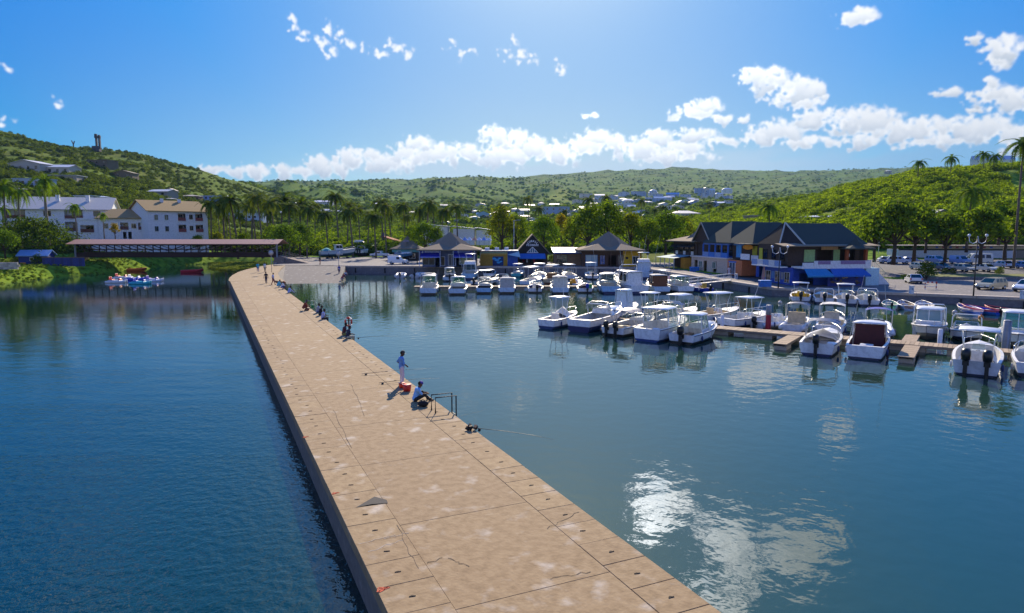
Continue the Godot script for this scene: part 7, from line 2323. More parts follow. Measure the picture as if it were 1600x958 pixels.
func scatter() -> void:
	# scrub and woodland on the hills, town trees on the plain
	var lob := [[0, 0.5, 0, 0.62], [0.45, 0.35, 0.2, 0.42], [-0.4, 0.38, 0.25, 0.42], [0.1, 0.35, -0.45, 0.42]]
	var near_ := leaf_mesh(90, lob, 300, 0.20, Color(0.7, 0.75, 0.6), Color(1.3, 1.25, 0.9))
	var far_ := leaf_mesh(91, lob, 90, 0.36, Color(0.75, 0.8, 0.7), Color(1.25, 1.2, 0.95))
	var m := leaf_mat("scrubleaf", Color(1, 1, 1), 1.0)
	rng.seed = 55
	var xf := [[], [], []]
	var cl := [[], [], []]
	var tries := 0
	var greens := [Color(0.085, 0.15, 0.02), Color(0.17, 0.26, 0.025), Color(0.26, 0.35, 0.03), Color(0.055, 0.10, 0.022)]
	while tries < 110000:
		tries += 1
		var px := rng.randf_range(-420, 2050)
		var dep := 172.0 * pow(4000.0 / 172.0, pow(rng.randf(), 1.1))
		var p := land(px, dep)
		var n := n_tree.get_noise_2d(p.x, p.z)
		var kind := 0
		var size := 2.0
		var hill_left := px < 440.0 and dep < 1000.0
		var hill_right := px > 1080.0 and dep < 620.0
		if hill_left:
			if dep > 260.0 and n < rng.randf_range(-0.45, 0.28): continue
			size = rng.randf_range(0.9, 3.4)
			if dep < 300.0: size *= 1.2
		elif hill_right:
			size = rng.randf_range(1.8, 4.2)
			if n < rng.randf_range(-0.5, 0.1): continue
		elif dep < 800.0:
			if px > 640.0 and dep > 235.0 and rng.randf() < 0.5: continue
			size = rng.randf_range(2.2, 4.6)
		else:
			if n < rng.randf_range(-0.25, 0.3): continue
			size = rng.randf_range(3.0, 7.5)
		kind = 0 if dep < 420.0 else 1 if dep < 1000.0 else 2
		if p.x > -66.0 and p.x < 54.0 and dep < 196.0: continue
		if p.x >= 54.0 and dep < 178.0: continue
		if p.x <= -66.0 and px > 130.0 and dep < 205.0: continue
		if dep < 215.0 and p.y < 3.0 and absf(px - 820.0) < 520.0 and rng.randf() < 0.35: continue
		xf[kind].append(Transform3D(Basis(Vector3.UP, rng.randf() * TAU).scaled(Vector3(size, size * rng.randf_range(0.75, 1.15), size)), p - Vector3(0, size * 0.15, 0)))
		var c: Color = greens[rng.randi() % 4].lerp(greens[rng.randi() % 4], rng.randf())
		if hill_right: c = c.lerp(Color(0.33, 0.44, 0.03), rng.randf_range(0.1, 0.8))
		if hill_left: c = c.lerp(Color(0.10, 0.12, 0.032), 0.5)
		cl[kind].append(c)
	clump_multi("hill_scrub", "thick green scrub and trees on the near slopes", near_, m, xf[0], cl[0])
	clump_multi("hill_scrub", "scrub and woodland on the middle slopes", far_, m, xf[1], cl[1])
	clump_multi("hill_scrub", "far woodland and hedges on the distant hills", far_, m, xf[2], cl[2])
	# grass and reeds on the canal bank and water plants at its head
	var blade := leaf_mesh(95, [[0, 0.1, 0, 0.3]], 26, 0.22, Color(0.14, 0.2, 0.03), Color(0.32, 0.36, 0.06))
	var gx := []
	var gc := []
	for i in 5200:
		var px := rng.randf_range(-120, 345)
		var py := rng.randf_range(398, 440)
		var p := level(px, py, 1.0)
		if shore(p) < 0.3 or p.x > -60.0: continue
		var s := rng.randf_range(0.6, 1.5)
		gx.append(Transform3D(Basis(Vector3.UP, rng.randf() * TAU).scaled(Vector3(s, s * 0.8, s)), Vector3(p.x, bank_y(p), p.z)))
		gc.append(Color(1, 1, 1).lerp(Color(0.7, 0.9, 0.5), rng.randf()))
	clump_multi("bank_grass", "bright grass and weeds on the canal bank", blade, leaf_mat("grass", Color(1, 1, 1), 0.8), gx, gc)
	var wx := []
	var wc := []
	for i in 2600:
		var px := rng.randf_range(326, 416)
		var py := rng.randf_range(402.5, 426)
		if py > 427 - (416 - px) * 0.02 - absf(px - 385) * 0.10: continue
		var p := level(px, py, 0.1)
		var s := rng.randf_range(0.8, 1.8)
		wx.append(Transform3D(Basis(Vector3.UP, rng.randf() * TAU).scaled(Vector3(s, s * 0.6, s)), p))
		wc.append(Color(1, 1, 1))
	clump_multi("water_plants", "mat of bright green water plants below the footbridge", blade, leaf_mat("grass", Color(1, 1, 1), 0.8), wx, wc)
	# verge
	var vx := []
	var vc := []
	for i in 2600:
		var px := rng.randf_range(1408, 1640)
		var py := rng.randf_range(421, 434)
		var p := level(px, py, 1.35)
		var s := rng.randf_range(0.5, 1.1)
		vx.append(Transform3D(Basis(Vector3.UP, rng.randf() * TAU).scaled(Vector3(s, s * 0.6, s)), p))
		vc.append(Color(1, 1, 1))
	clump_multi("verge_grass", "rough yellow green grass on the car park verge", blade, leaf_mat("grass", Color(1, 1, 1), 0.8), vx, vc)

func bank_y(p: Vector3) -> float:
	var px := 800.0 + p.x / -p.z * FOCAL
	var q := land(px, -p.z)
	return lerpf(-1.4, q.y, smoothstep(-3.0, 7.0, shore(p)))

# ---------------------------------------------------------------- vehicles: front towards -z, wheels on y = 0
func car(label: String, at: Vector3, turn: float, c: String, kind := 0, called := "parked_car", category := "car") -> void:
	var o := node(called, at, -deg_to_rad(turn))
	tag(o, label, category, "vehicles around the harbour")
	# side outlines as z (front negative), y: body and glasshouse
	var L := 4.1
	var W := 1.7
	var body := [Vector2(-2.05, 0.35), Vector2(-2.05, 0.62), Vector2(-1.95, 0.78), Vector2(-1.0, 0.92), Vector2(2.0, 0.95), Vector2(2.05, 0.6), Vector2(2.02, 0.32)]
	var cab := [Vector2(-1.0, 0.92), Vector2(-0.35, 1.42), Vector2(1.25, 1.45), Vector2(1.95, 0.95)]
	if kind == 1: # van
		body = [Vector2(-2.1, 0.35), Vector2(-2.1, 0.7), Vector2(-1.9, 0.95), Vector2(-1.25, 1.05), Vector2(2.1, 1.08), Vector2(2.12, 0.34)]
		cab = [Vector2(-1.25, 1.05), Vector2(-0.55, 1.72), Vector2(-0.2, 1.82), Vector2(2.08, 1.84), Vector2(2.1, 1.08)]
	elif kind == 2: # minibus
		body = [Vector2(-2.5, 0.38), Vector2(-2.5, 0.85), Vector2(-2.3, 1.1), Vector2(-1.9, 1.2), Vector2(2.5, 1.25), Vector2(2.52, 0.38)]
		cab = [Vector2(-1.9, 1.2), Vector2(-1.3, 2.1), Vector2(-0.9, 2.25), Vector2(2.46, 2.28), Vector2(2.5, 1.25)]
		W = 1.95
	elif kind == 3: # people carrier
		body = [Vector2(-2.3, 0.35), Vector2(-2.28, 0.68), Vector2(-2.0, 0.88), Vector2(-1.35, 1.0), Vector2(2.25, 1.02), Vector2(2.3, 0.34)]
		cab = [Vector2(-1.35, 1.0), Vector2(-0.4, 1.6), Vector2(1.7, 1.64), Vector2(2.22, 1.02)]
		W = 1.8
	elif kind == 4: # pickup
		body = [Vector2(-2.5, 0.45), Vector2(-2.5, 0.95), Vector2(-1.2, 1.08), Vector2(2.5, 1.08), Vector2(2.5, 0.45)]
		cab = [Vector2(-1.2, 1.08), Vector2(-0.6, 1.7), Vector2(0.7, 1.72), Vector2(0.9, 1.08)]
		W = 1.8
	var paint := hexm(c, 0.25, 0.1, false)
	var s := Shape.new(true)
	# lofted across: rounded shoulders
	var rings := []
	for k in [[-0.5, 0.93, 0.04], [-0.46, 1.0, 0.0], [0.46, 1.0, 0.0], [0.5, 0.93, 0.04]]:
		var ring := []
		for p in body: ring.append(Vector3(W * k[0], lerpf(0.62, p.y, k[1]), p.x * (k[1] * 0.3 + 0.7)))
		rings.append(ring)
	s.smooth(false).loft(rings, true, true, true)
	put(s, "body", paint, o)
	var g := Shape.new()
	var rg := []
	for k in [-1.0, 1.0]:
		var ring := []
		for p in cab:
			var t: float = (p.y - cab[0].y) / (cab[1].y - cab[0].y)
			ring.append(Vector3(W * k * (0.48 - 0.085 * clampf(t, 0, 1)), p.y, p.x))
		rg.append(ring)
	g.loft(rg, true, true, true)
	put(g, "cabin", paint, o)
	# panes set just proud of the cabin
	var pane := func(a: Vector3, b: Vector3, c2: Vector3, d: Vector3, push: Vector3, called2: String) -> void:
		var f := Shape.new()
		var m := (a + b + c2 + d) * 0.25
		var q := []
		for v in [a, b, c2, d]: q.append(m + (v - m) * 0.86 + push)
		f.quad(q[0], q[1], q[2], q[3])
		put(f, called2, glass(Color(0.06, 0.08, 0.1)), o)
	pane.call(rg[0][0], rg[1][0], rg[1][1], rg[0][1], Vector3(0, 0.006, -0.01), "windscreen")
	var e: int = cab.size() - 1
	pane.call(rg[1][e], rg[0][e], rg[0][e - 1], rg[1][e - 1], Vector3(0, 0.004, 0.01), "rear_window")
	var z0: float = lerpf(cab[0].x, cab[1].x, 0.5) + 0.25
	var z1: float = cab[e].x - 0.25
	var nside := 1 if kind in [1, 4] else 3 if kind in [2, 3] else 2
	if kind == 1: z1 = 0.35
	for sd in [0, 1]:
		for i in nside:
			var za := lerpf(z0, z1, float(i) / nside) + 0.04
			var zb := lerpf(z0, z1, float(i + 1) / nside) - 0.04
			var top: float = cab[1].y
			var yb: float = cab[0].y
			var x0 := W * 0.478
			var x1 := W * 0.41
			var sgn := -1.0 if sd == 0 else 1.0
			pane.call(Vector3(sgn * x0, yb + 0.03, za), Vector3(sgn * x0, yb + 0.03, zb), Vector3(sgn * x1, top - 0.06, lerpf(zb, 0.2, 0.06)), Vector3(sgn * x1, top - 0.06, lerpf(za, 0.2, 0.25) if i == 0 else za), Vector3(sgn * 0.012, 0, 0), "side_window")
	var fz: float = body[0].x
	var bz: float = body[body.size() - 1].x
	for sd in [-1.0, 1.0]:
		bx(o, "headlight", hexm("#dfe4e8", 0.1, 0.0, false), Vector3(sd * W * 0.36, 0.66, fz + 0.03), Vector3(0.34, 0.16, 0.08))
		bx(o, "tail_light", hexm("#a81818", 0.2, 0.0, false), Vector3(sd * W * 0.42, 0.8, bz - 0.0), Vector3(0.16, 0.3, 0.08))
		for z in [fz * 0.64, bz * 0.62]:
			var w := Node3D.new()
			w.name = "wheel"
			o.add_child(w, true)
			var ty := Shape.new(true)
			ty.cyl(Vector3(sd * (W * 0.5 - 0.2), 0.31, z), Vector3(sd * (W * 0.5 + 0.015), 0.31, z), 0.31, 14)
			put(ty, "tyre", hexm("#1a1a1b", 0.85, 0.0, false), w)
			var rm := Shape.new(true)
			rm.cyl(Vector3(sd * (W * 0.5 - 0.05), 0.31, z), Vector3(sd * (W * 0.5 + 0.025), 0.31, z), 0.19, 12)
			put(rm, "rim", hexm("#b4b8bc", 0.35, 0.8, false), w)
	bx(o, "bumper", hexm("#2a2b2e", 0.6, 0.0, false), Vector3(0, 0.42, fz - 0.01), Vector3(W * 0.9, 0.2, 0.12))
	bx(o, "bumper", hexm("#33353a", 0.6, 0.0, false), Vector3(0, 0.42, bz + 0.01), Vector3(W * 0.9, 0.2, 0.12))
	bx(o, "number_plate", hexm("#e8e6d8", 0.5, 0.0, false), Vector3(0, 0.55, fz - 0.075), Vector3(0.5, 0.11, 0.02))

func build_vehicles() -> void:
	# x, y of the contact, level (or depth on the car park), turn, paint, kind
	car("white panel van parked beside the boats on the quay", level(622, 413, QUAY), 92, "#dfe5ec", 1, "parked_van", "van")
	car("white pickup truck in the boatyard beside the blue awning", level(593, 402, QUAY), -80, "#e2e6ea", 4, "parked_pickup", "pickup")
	car("blue boxy van behind the white pickup", level(590, 398, QUAY), -84, "#28459c", 2, "parked_van", "van")
	car("white hatchback parked tail out below the verge", level(1427, 443, LOW), 20, "#d5d8dc", 0)
	car("champagne people carrier on the quay road", level(1549, 453, LOW), -118, "#a79f86", 3)
	car("white people carrier at the edge of the view on the quay road", level(1606, 456, LOW), -122, "#dfe3e8", 3)
	for k in [[1388, 414, 104, "#c9d3e6", 0, "white car partly hidden by the bar at the end of the car park"], [1402, 414.5, 100, "#b4c8ea", 3, "light blue white estate seen side on in the car park"], [1424, 414.5, 98, "#8f9fc4", 0, "grey blue car parked behind the dense bush"], [1438, 421, 176, "#d9d8d2", 0, "pale car half hidden by the dense bush"], [1462, 414, 172, "#7f96c4", 3, "light blue people carrier in the second row"], [1469, 421.5, 172, "#5b6f8c", 0, "slate blue car beside the low shrubs"], [1500, 415, 172, "#8fa3d0", 1, "pale blue small van in the second row"], [1507, 423, 172, "#d6d2c8", 0, "cream saloon facing the verge"], [1541, 423, 170, "#dfe6f0", 0, "white saloon right of the cream one"], [1566, 419, 0, "#b9c4dc", 0, "silver hatchback with tail lights towards the quay"], [1605, 420, 172, "#5f8fd4", 0, "blue car at the edge of the car park"]]:
		var p := level(k[0], k[1], 1.85)
		car(k[5], Vector3(p.x, land(k[0], -p.z).y + 0.06, p.z), k[2], k[3], k[4])
	var q := level(1527, 413, 2.1)
	car("white minibus behind the parked cars", Vector3(q.x, land(1527, -q.z).y + 0.06, q.z), -80, "#d8dce4", 2, "parked_minibus", "minibus")

# ---------------------------------------------------------------- small things on the jetty and the quays
func build_furniture() -> void:
	var steel := hexm("#33343a", 0.45, 0.6, false)
	# ladder grab rails
	for k in [[696, 641, "black tubular grab rails of the harbour ladder on the jetty edge", 0.68], [486, 485, "pale tubular grab rail of the far harbour ladder", 0.95]]:
		var o := node("ladder_rail", level(k[0], k[1], 1.1), atan2(-jet_side.z, jet_side.x))
		tag(o, k[2], "ladder rail")
		for d in ([-0.28, 0.28] if k[3] < 0.8 else [0.0]):
			var s := Shape.new(true)
			s.tube([Vector3(-0.55, 0, d), Vector3(-0.55, k[3], d), Vector3(0.4, k[3], d), Vector3(0.4, -1.4, d)], 0.032, 0.032, 7)
			put(s, "hoop", steel if k[3] < 0.8 else hexm("#8d9298", 0.4, 0.6, false), o)
		for i in 4:
			var r := Shape.new()
			r.tube([Vector3(0.4, -0.2 - 0.3 * i, -0.28), Vector3(0.4, -0.2 - 0.3 * i, 0.28)], 0.02, 0.02, 6)
			put(r, "rung", steel, o)
	# life ring on its post
	var l := node("lifebuoy_post", level(545, 522, 1.1))
	tag(l, "red and white lifebuoy hung on a post at the jetty edge", "lifebuoy")
	bx(l, "post", hexm("#5a4a40", 0.8), Vector3(0, 0.55, -0.08), Vector3(0.09, 1.3, 0.09))
	var ring := Shape.new(true)
	var pts := []
	for i in 17: pts.append(Vector3(cos(TAU * i / 16) * 0.24, 0.95 + sin(TAU * i / 16) * 0.32, 0.02))
	ring.tube(pts, 0.075, 0.075, 8, false)
	put(ring, "ring", hexm("#c23c2c", 0.5), l)
	for i in 4:
		var bnd := Shape.new()
		var a := TAU * i / 4 + 0.78
		bnd.box(Vector3(cos(a) * 0.24, 0.95 + sin(a) * 0.32, 0.02), Vector3(0.13, 0.13, 0.17), Basis(Vector3(0, 0, 1), a))
		put(bnd, "band", hexm("#e6e2dc", 0.6), l)
	# fishing rods
	for k in [[565, 584.5, 676, 576, 0.0, "fishing rod lying across the jetty behind the standing angler"], [592, 598.5, 686, 591, 0.0, "fishing rod lying across the jetty by the red buckets"], [556, 528, 622, 525.5, 0.0, "fishing rod held out over the harbour by the dark shirted angler"], [742, 669, 866, 687, 0.0, "unattended fishing rod pointing over the harbour water"]]:
		var a := level(k[0], k[1], 1.16)
		var b := level(k[2], k[3], 1.3)
		var o := node("fishing_rod", a)
		tag(o, k[5], "fishing rod", "fishing rods on the jetty")
		var s := Shape.new(true)
		var v := b - a
		s.tube([Vector3.ZERO, v * 0.35 + Vector3(0, 0.05, 0), v * 0.7 + Vector3(0, 0.05, 0), v], 0.014, 0.004, 5)
		put(s, "blank", hexm("#2b2a2c", 0.5), o)
		var r := Shape.new(true)
		r.cyl(v * 0.06 + Vector3(0, -0.05, -0.05), v * 0.06 + Vector3(0, -0.05, 0.05), 0.06, 8)
		put(r, "reel", hexm("#1c1c1e", 0.4), o)
	# the rod's stand and tackle heap
	var tk := node("tackle_heap", level(738, 672, 1.1))
	tag(tk, "small dark heap of tackle holding the unattended rod", "tackle")
	rng.seed = 31
	for i in 7:
		var s := Shape.new()
		s.box(Vector3(rng.randf_range(-0.2, 0.2), 0.06 + rng.randf() * 0.1, rng.randf_range(-0.15, 0.15)), Vector3(rng.randf_range(0.08, 0.2), rng.randf_range(0.06, 0.14), rng.randf_range(0.06, 0.16)), Basis(Vector3(0.3, 1, 0.2).normalized(), rng.randf() * 3.0))
		put(s, "tackle_piece", hexm("#1d1a1c" if i % 3 else "#4a2a26", 0.7), tk)
	# buckets
	for k in [[628, 606, "#d8431c", 0.17, "orange red bucket at the standing angler's feet"], [636, 611, "#d8342a", 0.22, "wide red tub beside the sitting angler"], [488, 481, "#1f8f4a", 0.2, "green bucket under the pale ladder rail"], [481, 485, "#7d4a34", 0.16, "brown bait tub near the crouching angler"]]:
		var o := node("bucket", level(k[0], k[1], 1.1))
		tag(o, k[4], "bucket", "buckets on the jetty")
		var s := Shape.new(true)
		s.tube([Vector3(0, 0, 0), Vector3(0, k[3] * 1.5, 0)], k[3] * 0.8, k[3], 12)
		put(s, "pail", hexm(k[2], 0.5), o)
		var s2 := Shape.new(true)
		var hp := []
		for i in 9: hp.append(Vector3(cos(PI * i / 8) * k[3], k[3] * 1.5 + 0.02, sin(PI * i / 8) * k[3]))
		s2.tube(hp, 0.012, 0.012, 5)
		put(s2, "handle", hexm("#cfcfcf", 0.5), o)
	var bg := node("dark_bag", level(661, 635, 1.1))
	tag(bg, "black bag lying beside the sitting angler", "bag")
	var bs := Shape.new(true)
	bs.ball(Vector3(0, 0.13, 0), Vector3(0.26, 0.15, 0.18), 10, 6)
	put(bs, "sack", hexm("#17171a", 0.8), bg)
	var bst := Shape.new(true)
	bst.tube([Vector3(-0.15, 0.22, 0), Vector3(0, 0.33, 0.05), Vector3(0.15, 0.22, 0)], 0.02, 0.02, 5)
	put(bst, "strap", hexm("#26262a", 0.8), bg)
	# round traffic signs by the slipway
	for k in [[424.5, 424, 1.7, "round white sign on a pole at the head of the jetty", 3.6], [529.5, 426, 0.7, "round white sign on a pole at the corner of the slipway", 4.0]]:
		var o := node("round_sign", level(k[0], k[1], k[2]))
		tag(o, k[3], "sign", "round signs by the slipway")
		var s := Shape.new(true)
		s.cyl(Vector3(0, -0.2, 0), Vector3(0, k[4], 0), 0.05, 8)
		put(s, "pole", hexm("#9a9ea4", 0.5, 0.4, false), o)
		var d := Shape.new(true)
		d.cyl(Vector3(0, k[4] - 0.25, 0.05), Vector3(0, k[4] - 0.25, 0.08), 0.46, 20)
		put(d, "disc", hexm("#a9adb2", 0.5), o)
		var m := Shape.new(true)
		m.cyl(Vector3(0, k[4] - 0.25, 0.08), Vector3(0, k[4] - 0.25, 0.084), 0.3, 20)
		put(m, "disc_centre", hexm("#c6c8ca", 0.5), o)
	# lamp posts: x, foot y, level, height, kind
	for k in [[1216, 450.5, LOW, 5.6, 1, "black double armed globe lamp in front of the near bar"], [1521, 462.5, LOW, 7.2, 1, "black double armed globe lamp on the car park quay"], [999, 402, QUAY, 9.0, 0, "white lamp mast behind the brown pavilion"], [803, 412, QUAY, 9.5, 0, "slim pale mast beside the diving club"], [1372, 405, 2.0, 8.5, 0, "tall pale lamp mast behind the bar"], [652, 413, QUAY, 5.0, 0, "dark post between the hut and the tackle shop"]]:
		var o := node("lamp_post", level(k[0], k[1], k[2]))
		tag(o, k[5], "lamp post", "lamp posts of the harbour")
		var m := hexm("#26262a" if k[4] or k[3] < 6.0 else "#cfd4d8", 0.5)
		var s := Shape.new(true)
		s.tube([Vector3.ZERO, Vector3(0, k[3] * 0.4, 0), Vector3(0, k[3], 0)], 0.09, 0.05, 8)
		put(s, "pole", m, o)
		for sd in ([-1.0, 1.0] if k[4] else [1.0]):
			var arm := Shape.new(true)
			if k[4]:
				arm.tube([Vector3(0, k[3], 0), Vector3(sd * 0.15, k[3] - 0.75, 0), Vector3(sd * 0.55, k[3] - 0.9, 0), Vector3(sd * 0.95, k[3] - 0.7, 0), Vector3(sd * 1.05, k[3] - 0.1, 0)], 0.05, 0.04, 6)
				put(arm, "arm", hexm("#d8dce4", 0.5), o)
				var g := Shape.new(true)
				g.ball(Vector3(sd * 1.05, k[3] + 0.08, 0), Vector3(0.18, 0.18, 0.18), 10, 7)
				put(g, "globe", hexm("#e4e6ea", 0.3), o)
			elif k[3] > 6.0:
				arm.tube([Vector3(0, k[3] - 0.1, 0), Vector3(sd * 0.9, k[3] + 0.05, 0)], 0.04, 0.04, 6)
				put(arm, "arm", m, o)
				bx(o, "lantern", hexm("#b4b8bc", 0.5), Vector3(sd * 1.1, k[3] + 0.03, 0), Vector3(0.6, 0.12, 0.25))
	# service pillars and quay things
	for k in [[1424, 459, "white service pillar at the quay edge by the skiffs"], [1598, 467, "white service pillar at the quay edge at the end of the view"], [1150, 437.5, "white litter bin at the head of the gangway"]]:
		var o := node("service_pillar", level(k[0], k[1], LOW))
		tag(o, k[2], "pillar", "white pillars on the quay")
		bx(o, "cabinet", hexm("#d8dee4", 0.5), Vector3(0, 0.45, 0), Vector3(0.4, 0.9, 0.4))
		bx(o, "cap", hexm("#c4ccd6", 0.5), Vector3(0, 0.95, 0), Vector3(0.46, 0.1, 0.46))
		bx(o, "socket_plate", hexm("#8fa4b8", 0.5), Vector3(0, 0.6, 0.205), Vector3(0.2, 0.3, 0.02))
	for k in [[1085, 425, 1.45, "blue plastic tank on the promenade beside the gangway"], [1195, 448, LOW, "bright blue fish box at the quay edge"]]:
		var o := node("fish_box", level(k[0], k[1], k[2]))
		tag(o, k[3], "box", "blue boxes on the promenade")
		var s := Shape.new()
		s.slab(Vector3(0, 0.4, 0), Vector3(1.5, 0.8, 1.0), 0.06)
		put(s, "tub", hexm("#1f6fc4", 0.5), o)
		var s2 := Shape.new()
		s2.slab(Vector3(0, 0.86, 0), Vector3(1.6, 0.12, 1.1), 0.04)
		put(s2, "lid", hexm("#2a86d8", 0.5), o)
	var fl := node("feather_flag", level(1189, 441, LOW))
	tag(fl, "pink feather flag on the promenade in front of the orange shop", "flag")
	var fs := Shape.new()
	fs.prism([Vector2(0, 0.3), Vector2(0.9, 0.5), Vector2(1.05, 1.6), Vector2(0.85, 2.6), Vector2(0.4, 2.9), Vector2(0.2, 1.6)], -0.01, 0.01)
	put(fs, "cloth", hexm("#d8aeb8", 0.8), fl)
	var fp := Shape.new(true)
	fp.tube([Vector3(0, 0, 0), Vector3(0.15, 1.6, 0), Vector3(0.4, 2.9, 0), Vector3(0.8, 2.75, 0)], 0.03, 0.02, 6)
	put(fp, "pole", hexm("#b8bcc0", 0.4), fl)
	var br := node("road_barrier", level(1454, 453, LOW), 0.1)
	tag(br, "red and white road barrier on the quay road", "barrier")
	for i in 6: bx(br, "red_band" if i % 2 else "white_band", hexm("#b03a34" if i % 2 else "#e2e0dc", 0.6), Vector3(-0.75 + 0.3 * i, 1.0, 0), Vector3(0.298, 0.16, 0.08))
	for sd in [-0.8, 0.8]:
		for i in 4: bx(br, "leg", hexm("#b03a34" if i % 2 else "#e2e0dc", 0.6), Vector3(sd, 0.14 + 0.24 * i, 0), Vector3(0.1, 0.238, 0.1))
	bx(br, "foot_rail", hexm("#d8d4d0", 0.6), Vector3(0, 0.45, 0), Vector3(1.5, 0.07, 0.05))

# ---------------------------------------------------------------- people: one skin meshed round a posed skeleton
func blend(a: float, b: float, k: float) -> float:
	var h := clampf(0.5 + 0.5 * (b - a) / k, 0.0, 1.0)
	return lerpf(b, a, h) - k * h * (1.0 - h)

func skin(bones: Array, cell: float) -> ArrayMesh:
	# bones: a, b, radius a, radius b, colour. Surface nets over the smooth union of tapered capsules.
	var lo := Vector3.ONE * 1e9
	var hi := -lo
	for b in bones:
		for q in [[b[0], b[2]], [b[1], b[3]]]:
			lo = lo.min(q[0] - Vector3.ONE * (q[1] + cell * 2)); hi = hi.max(q[0] + Vector3.ONE * (q[1] + cell * 2))
	var n := Vector3i(((hi - lo) / cell).ceil())
	var f := PackedFloat32Array()
	f.resize((n.x + 1) * (n.y + 1) * (n.z + 1))
	f.fill(9.0)
	var sx := n.x + 1
	var sxy := sx * (n.y + 1)
	for b in bones:
		var a: Vector3 = b[0]
		var e: Vector3 = b[1]
		var r := maxf(b[2], b[3]) + 0.09
		var p0 := Vector3i(((a.min(e) - Vector3.ONE * r - lo) / cell).floor()).clamp(Vector3i.ZERO, n)
		var p1 := Vector3i(((a.max(e) + Vector3.ONE * r - lo) / cell).ceil()).clamp(Vector3i.ZERO, n)
		var d := e - a
		var dd := maxf(d.length_squared(), 1e-9)
		for z in range(p0.z, p1.z + 1):
			for y in range(p0.y, p1.y + 1):
				var row := z * sxy + y * sx
				for x in range(p0.x, p1.x + 1):
					var q := lo + Vector3(x, y, z) * cell - a
					var t := clampf(q.dot(d) / dd, 0.0, 1.0)
					var v := (q - d * t).length() - lerpf(b[2], b[3], t)
					var i := row + x
					f[i] = v if f[i] > 8.0 else blend(f[i], v, 0.035)
	var ids := {}
	var verts := PackedVector3Array()
	var cols := PackedColorArray()
	var off := [0, 1, sx, sx + 1, sxy, sxy + 1, sxy + sx, sxy + sx + 1]
	for z in n.z:
		for y in n.y:
			for x in n.x:
				var i := z * sxy + y * sx + x
				var inside := 0
				for k in 8:
					if f[i + off[k]] < 0.0: inside += 1
				if inside == 0 or inside == 8: continue
				var c := Vector3.ZERO
				var m := 0
				for ax in 3:
					var st: int = [1, sx, sxy][ax]
					for u in 2:
						for w in 2:
							var k := [u * sx + w * sxy, u + w * sxy, u + w * sx][ax] as int
							var va := f[i + k]
							var vb := f[i + k + st]
							if (va < 0.0) != (vb < 0.0):
								var t := va / (va - vb)
								var p := [Vector3(t, u, w), Vector3(u, t, w), Vector3(u, w, t)][ax] as Vector3
								c += p; m += 1
				var pos := lo + (Vector3(x, y, z) + c / m) * cell
				ids[i] = verts.size()
				verts.append(pos)
				var best := 1e9
				var col := Color.WHITE
				for b in bones:
					var d: Vector3 = b[1] - b[0]
					var t := clampf((pos - b[0]).dot(d) / maxf(d.length_squared(), 1e-9), 0.0, 1.0)
					var v: float = (pos - b[0] - d * t).length() - lerpf(b[2], b[3], t)
					if v < best:
						best = v; col = b[4]
				cols.append(col)
	var s := SurfaceTool.new()
	s.begin(Mesh.PRIMITIVE_TRIANGLES)
	s.set_smooth_group(0)
	for i in ids:
		for ax in 3:
			var st: int = [1, sx, sxy][ax]
			var o1: int = [sx, sxy, 1][ax]
			var o2: int = [sxy, 1, sx][ax]
			if (f[i] < 0.0) == (f[i + st] < 0.0): continue
			if not (ids.has(i - o1) and ids.has(i - o2) and ids.has(i - o1 - o2)): continue
			var q := [ids[i], ids[i - o1], ids[i - o1 - o2], ids[i - o2]]
			if f[i] < 0.0: q.reverse()
			for k in [0, 1, 2, 0, 2, 3]:
				s.set_color(cols[q[k]])
				s.add_vertex(verts[q[k]])
	s.generate_normals()
	return s.commit()

